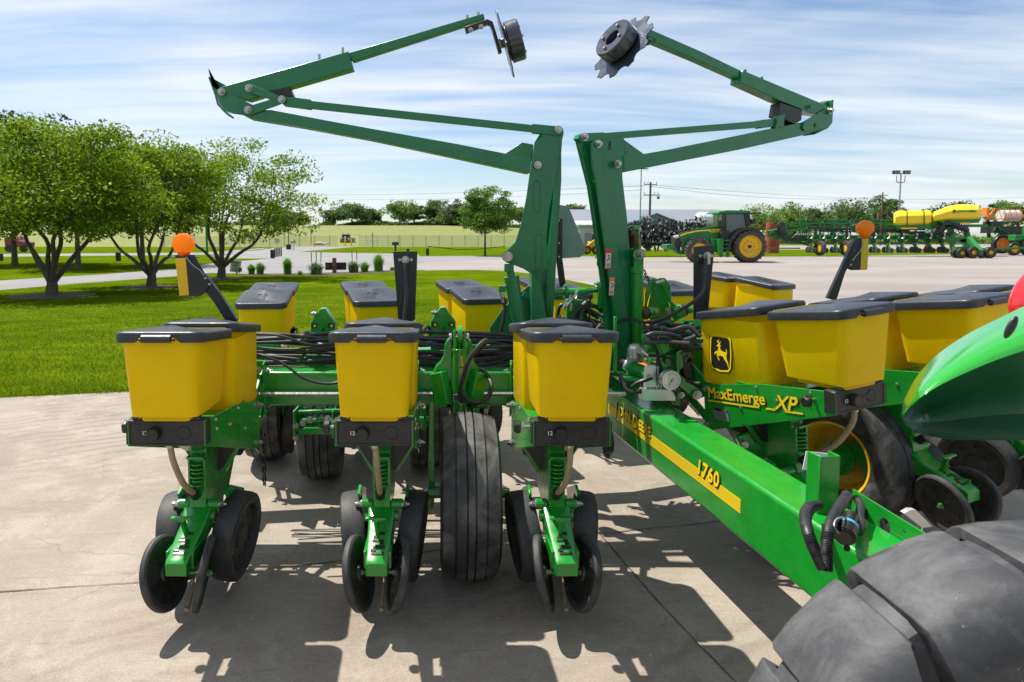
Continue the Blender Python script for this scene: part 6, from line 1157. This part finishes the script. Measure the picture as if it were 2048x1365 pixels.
s2 = empty('utility_tractor', (P(2040, 500, 57).x, 57, 0)); tag(s2, 'small dark tractor with yellow wheel at the right edge below the orange boom', 'tractor'); I7 = Matrix.Translation((-s2.location.x, -57, 0)); mb = MB(); c_ = P(2028, 494, 57); c_.z = .55; wheelY(mb, c_, .55, .3, .3); bp(mb, 'wheel', ['decalblack', 'yellowpaint'], s2, I7); mb = MB(); c_ = P(2058, 488, 57); c_.z = .8; wheelY(mb, c_, .8, .4, .45); bp(mb, 'wheel', ['decalblack', 'yellowpaint'], s2, I7); mb = MB(); mb.box(P(2045, 476, 57.3), (1.8, .8, .5)); mb.box(P(2062, 466, 57.3), (.8, .9, .9)); bp(mb, 'body', 'greenfar', s2, I7, .05)
# red drum, buildings
rd = MB(); q = P(1545, 480, 66); rd.cyl((q.x, 66, 0), (q.x, 66, 3.0), .62, n=32)
for z in (.8, 1.6, 2.4): rd.cyl((q.x, 66, z), (q.x, 66, z + .05), .635, n=32)
tag(rd.build('storage_drum', 'redtank'), 'rusty red upright storage drum between the tractor and the green planter', 'drum')
def house(name, label, x0, x1, D, dep, eave, ridge, wall, roof, ridge_along_x=True, trim=None):
    r = empty(name, ((x0 + x1) / 2, D + dep / 2, 0)); tag(r, label, 'building'); w_ = (x1 - x0) / 2; d_ = dep / 2
    mb = MB(); mb.box((0, 0, eave / 2), (2 * w_, dep, eave)); 
    if not ridge_along_x: mb.prism([(-w_, -d_, eave), (w_, -d_, eave), (0, -d_, ridge)], (0, dep, 0))
    else: mb.prism([(-w_, -d_, eave), (-w_, d_, eave), (-w_, 0, ridge)], (2 * w_, 0, 0))
    mb.build('wall', wall, r); mb = MB()
    if ridge_along_x:
        for s in (-1, 1): mb.prism([(-w_ - .3, s * (d_ + .4), eave - .1), (-w_ - .3, 0, ridge + .05), (-w_ - .3, 0, ridge + .2), (-w_ - .3, s * (d_ + .4), eave + .05)], (2 * w_ + .6, 0, 0))
        for k in range(int(w_ * 2 / .9)): x = -w_ + k * .9; mb.bar((x, -d_ - .4, eave + .08), (x, 0, ridge + .23), .06, .05)
    else:
        for s in (-1, 1): mb.prism([(s * (w_ + .4), -d_ - .3, eave - .1), (0, -d_ - .3, ridge + .05), (0, -d_ - .3, ridge + .25), (s * (w_ + .4), -d_ - .3, eave + .1)], (0, dep + .6, 0))
    mb.build('roof', roof, r); return r
D6 = 165; xx = lambda px, D: (px - CX) / F * D
hb = house('metal_building', 'long low warehouse with grey metal roof behind the machines', xx(1105, D6), xx(1485, D6), D6, 30, 4.9, 8.4, 'wallmetal', 'roofmetal')
mb = MB()
for i in range(5): mb.box((-19 + i * 9, -15.02, 1.9), (3.6, .08, 3.6))
mb.build('door', 'roofmetal', hb)
h2 = house('gable_building', 'building with dark blue grey gable rising behind the folded black planter', xx(1272, 125), xx(1348, 125), 125, 15, 4.2, 5.6, 'bluegable', 'bluegable', False)
h3 = house('pale_shed', 'pale flat walled shed left of the green right mast', xx(1158, 80), xx(1215, 80), 80, 8, 2.9, 3.3, 'wallmetal', 'wallmetal')
mb = MB(); mb.box((-.6, -4.03, 1.0), (.9, .06, 2.0)); mb.build('door', 'roofmetal', h3)
D7 = 62; sk = empty('skid_loader', (P(1182, 510, D7).x, D7, 0)); tag(sk, 'small yellow and black skid loader parked by the pale shed', 'loader'); I8 = Matrix.Translation((-sk.location.x, -D7, 0)); m8 = lambda x, y, o=0.0: P(x, y, D7 + o)
mb = MB(); mb.m = 0; mb.box(m8(1186, 492), (.8, 1.0, .8)); mb.bar(m8(1166, 500, -.5), m8(1190, 480, -.5), .14, .14); mb.m = 1; mb.box(m8(1190, 480), (.7, .9, 1.0)); mb.box(m8(1166, 503), (.3, 1.4, .4)); bp(mb, 'body', ['yellowpaint', 'decalblack'], sk, I8, .03)
for x in (1174, 1192): mb = MB(); c_ = m8(x, 505, -.6); c_.z = .38; wheelY(mb, c_, .38, .28, .2); bp(mb, 'wheel', ['decalblack', 'orangepaint'], sk, I8)
# poles and wires
def pole(name, label, cat, px, D, top, build, r0=.09, r1=.06, lean=0.0, mat='pole', group=None):
    x = xx(px, D); h = CAMH + (474 - top) / F * D; r = empty(name, (x, D, 0)); tag(r, label, cat, group); mb = MB(); mb.cyl((0, 0, 0), (0, 0, h), r0, r1, n=12); mb.build('pole', mat, r); build(r, h); return r
def flood(r, h):
    for s in (-1, 1):
        mb = MB(); mb.m = 0; mb.tube([(0, 0, h - .9), (s * .35, 0, h - .85), (s * .42, 0, h - .25)], .035, 6); mb.box((s * .5, -.05, h + .05), (.62, .25, .34)); mb.m = 1
        for q in (-.14, .14): mb.box((s * .5 + q, -.185, h + .03), (.2, .02, .18))
        mb.build('floodlight', ['decalblack', 'tan'], r)
def util(r, h):
    mb = MB(); mb.box((0, 0, h - .3), (1.5, .1, .1)); mb.box((.15, -.1, h - 1.5), (1.9, .1, .1))
    for x, z in ((-.7, h - .2), (-.3, h - .2), (.7, h - .2), (-.7, h - 1.4), (.9, h - 1.4), (.5, h - 1.4)): mb.cyl((x, 0, z), (x, 0, z + .25), .04, n=8)
    mb.box((.9, -.1, h - 1.8), (.25, .2, .3)); mb.build('crossarm', 'wood', r); mb = MB()
    for x in (-1.05, -.7, -.35): mb.cyl((x, 0, h - 4.6), (x, 0, h - 3.9), .11, n=10); mb.cyl((x, 0, h - 3.9), (x, 0, h - 3.6), .03, n=6)
    mb.box((-.4, 0, h - 4.65), (1.5, .1, .08)); mb.build('transformer', 'pole', r)
def plainlamp(r, h): mb = MB(); mb.box((.25, 0, h), (.9, .25, .08)); mb.build('lamp_head', 'decalblack', r)
pole('floodlight_pole', 'tall grey pole with two square floodlights above the yellow tanks', 'floodlight pole', 1792, 66, 349, flood)
pole('utility_pole', 'wooden utility pole with crossarms and transformers behind the folded black planter', 'utility pole', 1297, 80, 367, util, .16, .11, mat='wood')
pole('lamp_post', 'thin grey lamp pole directly left of the utility pole with transformers', 'lamp post', 1278, 70, 341, plainlamp, .08, .05)
pole('utility_pole', 'wooden utility pole among the trees left of the floodlight pole', 'utility pole', 1758, 118, 387, lambda r, h: (MB().box((0, 0, h - .5), (1.8, .1, .12)).box((-.4, 0, h - 4), (.6, .3, 1.2)).build('crossarm', 'wood', r)), .16, .1, mat='wood')
pole('lamp_post', 'slender black lamp post at the road junction, its base box nearest the camera', 'lamp post', 578, 84, 425, lambda r, h: (MB().box((0, 0, .3), (.5, .5, .6)).build('base', 'darkwood', r), MB().box((0, 0, h), (.7, .3, .1)).build('lamp_head', 'decalblack', r)), .06, .05, mat='decalblack')
pole('lamp_post', 'slender black lamp post farther up the road with a yellow base', 'lamp post', 623, 118, 435, lambda r, h: (MB().cyl((0, 0, 0), (0, 0, 1.3), .13, n=10).build('base', 'yellowpaint', r), MB().box((0, 0, h), (.7, .3, .1)).build('lamp_head', 'decalblack', r)), .07, .05, mat='decalblack')
pole('sign_post', 'dark green square post seen through the open crowned tree', 'post', 415, 60, 404, lambda r, h: MB().box((0, 0, h - .8), (.4, .4, 1.4)).build('sign_box', 'darkwood', r), .10, .10, mat='greenfar')
def wire(lb, a, b_, sag, r=.02): 
    mb = MB(); a, b_ = Vector(a), Vector(b_); mb.tube([a.lerp(b_, t_) - Vector((0, 0, sag * 4 * t_ * (1 - t_))) for t_ in [i / 12 for i in range(13)]], r, 4, sub=1); tag(mb.build('power_line', 'decalblack'), lb, 'wire')
wire('power line running left from the utility pole past the left mast', P(1290, 372, 80), P(560, 388, 200), .6, .025); wire('lower power line running left toward the distant trees', P(1290, 380, 80), P(560, 391, 200), 1.2, .02)
wire('power line running right from the utility pole across the sky', P(1303, 370, 80), P(2100, 392, 118), 1.1, .018); wire('lower power line running right toward the floodlight pole', P(1303, 373, 80), P(1758, 393, 118), .9, .02)
# left of the road: truck, fence, gate, posts
D8 = 128; tk = empty('pickup_truck', (xx(690, D8), D8, .25)); tag(tk, 'grey pickup truck with headlights facing the camera on the road by the gate', 'pickup'); 
mb = MB(); mb.m = 0; mb.loft([[(x, y, z) for x, z in ((-.9, .4), (.9, .4), (.95, 1.05), (-.95, 1.05))] for y in (0, 5.2)]); mb.loft([[(x, y, z) for x, z in ((-.85, 1.05), (.85, 1.05), (.68, 1.75), (-.68, 1.75))] for y in (1.5, 3.1)]); mb.m = 1; mb.box((0, 1.46, 1.4), (1.3, .05, .5)); mb.box((0, -.03, .75), (1.3, .06, .3)); mb.build('body', ['truckpaint', 'decalblack'], tk, .05)
for s in (-1, 1): MB().box((s * .75, -.04, .8), (.3, .06, .2)).build('headlight', 'whitetank', tk); [MB().cyl((s * .7, y, .36), (s * .95, y, .36), .36, n=20).build('wheel', 'decalblack', tk) for y in (.9, 4.2)]
mb = MB()
for s in (-.4, .6): mb.box((s, .6, 1.9), (.3, .2, .1))
mb.box((1.3, 1.0, .6), (1.0, 1.5, .9)); mb.build('cargo', 'truckpaint', tk)
D9 = 106; fn = empty('chain_link_fence', (xx(760, D9), D9, 0)); tag(fn, 'long chain link fence crossing in front of the dry field', 'fence')
def fpost(x, y, h=1.75): MB().cyl((x, y, 0), (x, y, h), .05, n=8).build('post', 'pole', fn)
fx0 = fn.location.x
for px in list(range(800, 1240, 26)) + list(range(330, 690, 30)): fpost(xx(px, D9) - fx0, 0)
for (a, b_) in ((720, 1235), (320, 676)): mb = MB(); mb.cyl((xx(a, D9) - fx0, 0, 1.7), (xx(b_, D9) - fx0, 0, 1.7), .025, n=6); mb.cyl((xx(a, D9) - fx0, 0, .1), (xx(b_, D9) - fx0, 0, .1), .02, n=6); mb.build('rail', 'pole', fn)
m_, t_, b_ = newmat('chain_mesh'); tr = N(t_, 'ShaderNodeBsdfTransparent'); ms = N(t_, 'ShaderNodeMixShader'); ms.inputs[0].default_value = .13; b_.inputs['Base Color'].default_value = (.2, .21, .22, 1); t_.links.new(tr.outputs[0], ms.inputs[1]); t_.links.new(b_.outputs[0], ms.inputs[2]); t_.links.new(ms.outputs[0], t_.nodes['Material Output'].inputs[0]); M['chainmesh'] = m_
for (a, c2) in ((720, 1235), (320, 676)): MB().box(((xx(a, D9) + xx(c2, D9)) / 2 - fx0, 0, .9), (xx(c2, D9) - xx(a, D9), .02, 1.6)).build('mesh_panel', 'chainmesh', fn)
gt = empty('road_gate', (xx(755, 100), 100, 0)); tag(gt, 'open swing gate of grey tubes beside the pickup truck', 'gate'); mb = MB()
for z in (.3, 1.0, 1.7): mb.cyl((-2.6, 0, z), (3.1, 0, z), .03, n=6)
for x in (-2.6, -1.6, 0, 1.6, 3.1): mb.cyl((x, 0, .2), (x, 0, 1.8), .03, n=6)
mb.cyl((-.7, 0, 0), (-.7, 0, 2.1), .08, n=8); mb.build('gate_frame', 'pole', gt); MB().bar((.9, -.1, .2), (3.0, -.1, 1.5), .1, .02).build('brace', 'whitetank', gt)
for px, py in ((691, 487), (703, 486)): x = xx(px, 110); tag(MB().cyl((x, 110, 0), (x, 110, 1.5), .12, n=12).cyl((x, 110, 1.5), (x, 110, 1.56), .12, .06, n=12).build('bollard', 'yellowpaint'), 'yellow bollard in front of the pickup truck' + (', left one' if px == 691 else ', right one of the pair'), 'bollard', 'yellow bollards at the gate')
def rock(px, py, D, w_, lb):
    rng_ = random.Random(px); bm = bmesh.new(); bmesh.ops.create_icosphere(bm, subdivisions=2, radius=1)
    for v in bm.verts: v.co = Vector((v.co.x * w_, v.co.y * w_ * .6, v.co.z * w_ * .45)) * rng_.uniform(.82, 1.12)
    me = bpy.data.meshes.new('boulder'); bm.to_mesh(me); bm.free(); me.materials.append(M['rock']); o = bpy.data.objects.new('boulder', me); COL.objects.link(o); o.location = (xx(px, D), D, w_ * .3); tag(o, lb, 'boulder')
rock(640, 484, 115, 1.0, 'pale boulder at the bend of the road'); rock(651, 480, 122, .8, 'smaller pale boulder right behind the one at the bend'); rock(541, 476, 140, 1.2, 'pale boulder in the grass beyond the open crowned tree')
rs = empty('road_sign', (xx(587, 80), 80, 0)); tag(rs, 'small blue grey sign on a white post beside the road junction', 'sign'); MB().cyl((0, 0, 0), (0, 0, 1.1), .10, n=8).build('post', 'whitetank', rs); MB().cyl((0, 0, 1.0), (0, .02, 1.0), .3, n=16).cyl((0, 0, 1.05), (0, 0, 1.3), .32, .1, n=12).build('sign_panel', 'truckpaint', rs)
bs = empty('notice_board', (xx(555, 112), 112, 0)); tag(bs, 'pale blue square notice board standing in the far grass', 'sign'); MB().box((0, 0, .9), (.8, .06, .7)).build('panel', 'wallmetal', bs); MB().box((0, 0, .3), (.08, .08, .6)).build('post', 'pole', bs)
# wooden posts with chain along the drive
pts_ = [(1, 522, 508), (237, 522, 505), (545, 517, 500), (462, 505, 498), (855, 511, 497), (816, 510, 498)]
for i, (px, py, tp_) in enumerate(pts_):
    g_ = G(px, py); h = (py - tp_) / F * g_.y; tag(MB().box((g_.x, g_.y, h / 2), (.26, .26, h)).build('wooden_post', 'darkwood', bevel=.02), ['short dark wooden post at the far left edge of the lawn', 'short dark wooden post in the lawn between the two left spreading trees', 'short dark wooden post beside the drive above the ornamental grasses', 'short dark wooden post just right of the open crowned tree trunk', 'short dark wooden post on the grass strip left of the maple', 'short dark wooden post next to the mailbox'][i], 'post', 'wooden posts along the drive')
for k in range(5): g_ = G(550 + k * 3.2, 515 - k * .6); tag(MB().box((g_.x, g_.y, .35), (.08, .08, .7)).build('thin_post', 'darkwood'), ['nearest', 'second', 'middle', 'fourth', 'farthest'][k] + ' thin dark post in the short row behind the wooden post', 'post', 'row of thin posts')
def rope(a, b_, lb): mb = MB(); mb.tube([a, (a + b_) / 2 - Vector((0, 0, .28)), b_], .03, 5, sub=6); tag(mb.build('chain_barrier', 'decalblack'), lb, 'chain')
rope(G(462, 505) + Vector((0, 0, .6)), G(545, 517) + Vector((0, 0, .75)), 'sagging chain between posts beside the drive'); rope(G(855, 511) + Vector((0, 0, .75)), G(1010, 509) + Vector((0, 0, .7)), 'sagging chain from the post toward the maple')
mbx = empty('mailbox', G(791, 512)); tag(mbx, 'black box on a post standing behind the black hose bracket', 'mailbox'); MB().box((0, 0, .45), (.15, .15, .9)).build('post', 'darkwood', mbx); MB().box((0, 0, 1.0), (.55, .4, .28)).build('box', 'decalblack', mbx, .03)
# speed limit sign
g_ = G(470, 549); sgn2 = empty('speed_limit_sign', g_); tag(sgn2, 'leaning white speed limit sign reading 10 on the lawn edge', 'sign'); k_ = g_.y / F
Tm = Matrix.Translation((0, 0, 6 * k_)) @ Matrix.Rotation(R(9), 4, 'Y') @ Matrix.Rotation(R(12), 4, 'Z')
mb = MB(); mb.box((0, 0, 10 * k_), (20 * k_, .015, 24 * k_), T=Tm); mb.build('panel', 'wallmetal', sgn2)
mb = MB()
for tx_, s_, x, z in (('SPEED', 5.2, -8, 15.5), ('LIMIT', 5.2, -7, 10), ('10', 11, -6.5, .2)): fromme(mb, textme(tx_, s_ * k_, .001, .12 * k_), Tm @ frameM((x * k_, -.012, z * k_), (1, 0, 0), (0, 0, 1)))
mb.build('lettering', 'decalblack', sgn2, smooth=False); mb = MB(); mb.box((9 * k_, .03, 9 * k_), (9 * k_, .02, 8 * k_)); mb.box((3 * k_, .03, 4 * k_), (.05, .03, 8 * k_)); mb.build('backing_post', 'wood', sgn2)
# planting bed
sheet('mulch_bed', [tuple(p.xy) for p in Gs((480, 552), (560, 551), (640, 551), (720, 548), (800, 544), (790, 540), (700, 544), (620, 546), (500, 548))], -.003, 'mulch')
for px, py, w_ in ((104, 591, 1.1), (303, 574, .9), (443, 557, .8)):
    g_ = G(px, py); sheet('mulch_ring', [(g_.x + w_ * math.cos(a), g_.y + w_ * math.sin(a)) for a in np.linspace(0, 2 * math.pi, 24, endpoint=False)], -.003, 'mulch')
def tuft(px, py, wpx, hpx, lb, mat='tuft', n=900, spread=1.0, name='ornamental_grass', group='plants in the mulch bed'):
    g_ = G(px, py); k_ = g_.y / F; w_ = wpx * k_ / 2; h = hpx * k_; rng_ = np.random.default_rng(int(px)); vs = []; fs = []
    for i in range(n):
        a = rng_.uniform(0, 2 * math.pi); r0 = abs(rng_.normal()) * .25 * w_; e = rng_.uniform(.1, 1) * w_ * spread; hh_ = h * rng_.uniform(.55, 1.05) * (1 - .35 * e / w_); d = np.array([math.cos(a), math.sin(a)]); s_ = np.array([-d[1], d[0]]) * (.012 if mat == 'tuft' else .03)
        b0 = d * r0; m0 = b0 + d * (e - r0) * .35; e0 = b0 + d * e; o_ = len(vs)
        vs += [(*(b0 - s_), 0), (*(b0 + s_), 0), (*(m0 + s_), hh_ * .7), (*(m0 - s_), hh_ * .7), (*e0, hh_)]; fs += [(o_, o_ + 1, o_ + 2, o_ + 3), (o_ + 3, o_ + 2, o_ + 4)]
    mb = MB(); mb.add(vs, fs); o = mb.build(name, mat, smooth=False); o.location = g_; tag(o, lb, 'plant', group); return o
tuft(503, 549, 20, 22, 'low clump of bright ornamental grass, leftmost in the bed beside the speed limit sign'); tuft(521, 549, 24, 26, 'bright ornamental grass clump touching the leftmost clump'); tuft(575, 549, 26, 35, 'upright bright ornamental grass standing alone left of the yucca', spread=.8); tuft(757, 543, 30, 37, 'tall bright ornamental grass at the right end of the bed', spread=.9)
tuft(632, 549, 44, 27, 'spiky grey green yucca left of the wooden sign', 'yucca', 260, name='yucca'); tuft(706, 545, 36, 26, 'spiky yucca right of the wooden sign', 'yucca', 220, name='yucca'); tuft(730, 544, 30, 24, 'rounded leafy plant between the yucca and the tall grass', 'tuft', 300, name='leafy_plant'); tuft(600, 550, 18, 10, 'low leafy plant between the upright grass and the yucca', 'tuft', 150, name='leafy_plant'); tuft(785, 541, 20, 9, 'low flowering plant at the far right of the bed', 'tuft', 150, name='leafy_plant')
for i, (px, py) in enumerate(((625, 549), (633, 549), (641, 549), (706, 545), (714, 545))):
    g_ = G(px, py); h = 44 * g_.y / F; mb = MB(); mb.cyl((0, 0, 0), (.04 * (i % 3 - 1), 0, h), .012, n=5); mb.cyl((.03 * (i % 3 - 1), 0, h * .6), (.04 * (i % 3 - 1), 0, h), .02, n=5); o = mb.build('flower_stalk', 'wood'); o.location = g_; tag(o, ['left', 'middle', 'right', 'left', 'right'][i] + ' bare brown flower stalk over the yucca ' + ('left of the wooden sign' if i < 3 else 'right of the wooden sign'), 'stalk', 'flower stalks left' if i < 3 else 'flower stalks right')
g_ = G(669, 546); ws = empty('wooden_sign', g_); tag(ws, 'back of a low dark wooden sign with a weathered post in the mulch bed', 'sign'); k_ = g_.y / F; MB().box((2 * k_, .1, 13 * k_), (42 * k_, .06, 15 * k_)).build('board', 'darkwood', ws); MB().box((0, 0, 15 * k_), (8 * k_, .12, 30 * k_)).build('post', 'wood', ws, .02)
# red utility vehicle behind the left trees
rv = empty('red_vehicle', (xx(42, 70), 70, 0)); tag(rv, 'dark red utility vehicle half hidden behind the leftmost tree', 'vehicle'); MB().loft([[(x, y, z) for x, z in ((-1.1, .5), (1.1, .5), (1.15, 1.0), (.3, 1.15), (-.1, 1.6), (-.9, 1.6), (-1.15, 1.1))] for y in (-.7, .7)]).build('body', 'redpaint', rv, .05)
for x in (-.75, .75): MB().cyl((x, -.8, .35), (x, -.5, .35), .35, n=20).build('wheel', 'decalblack', rv)
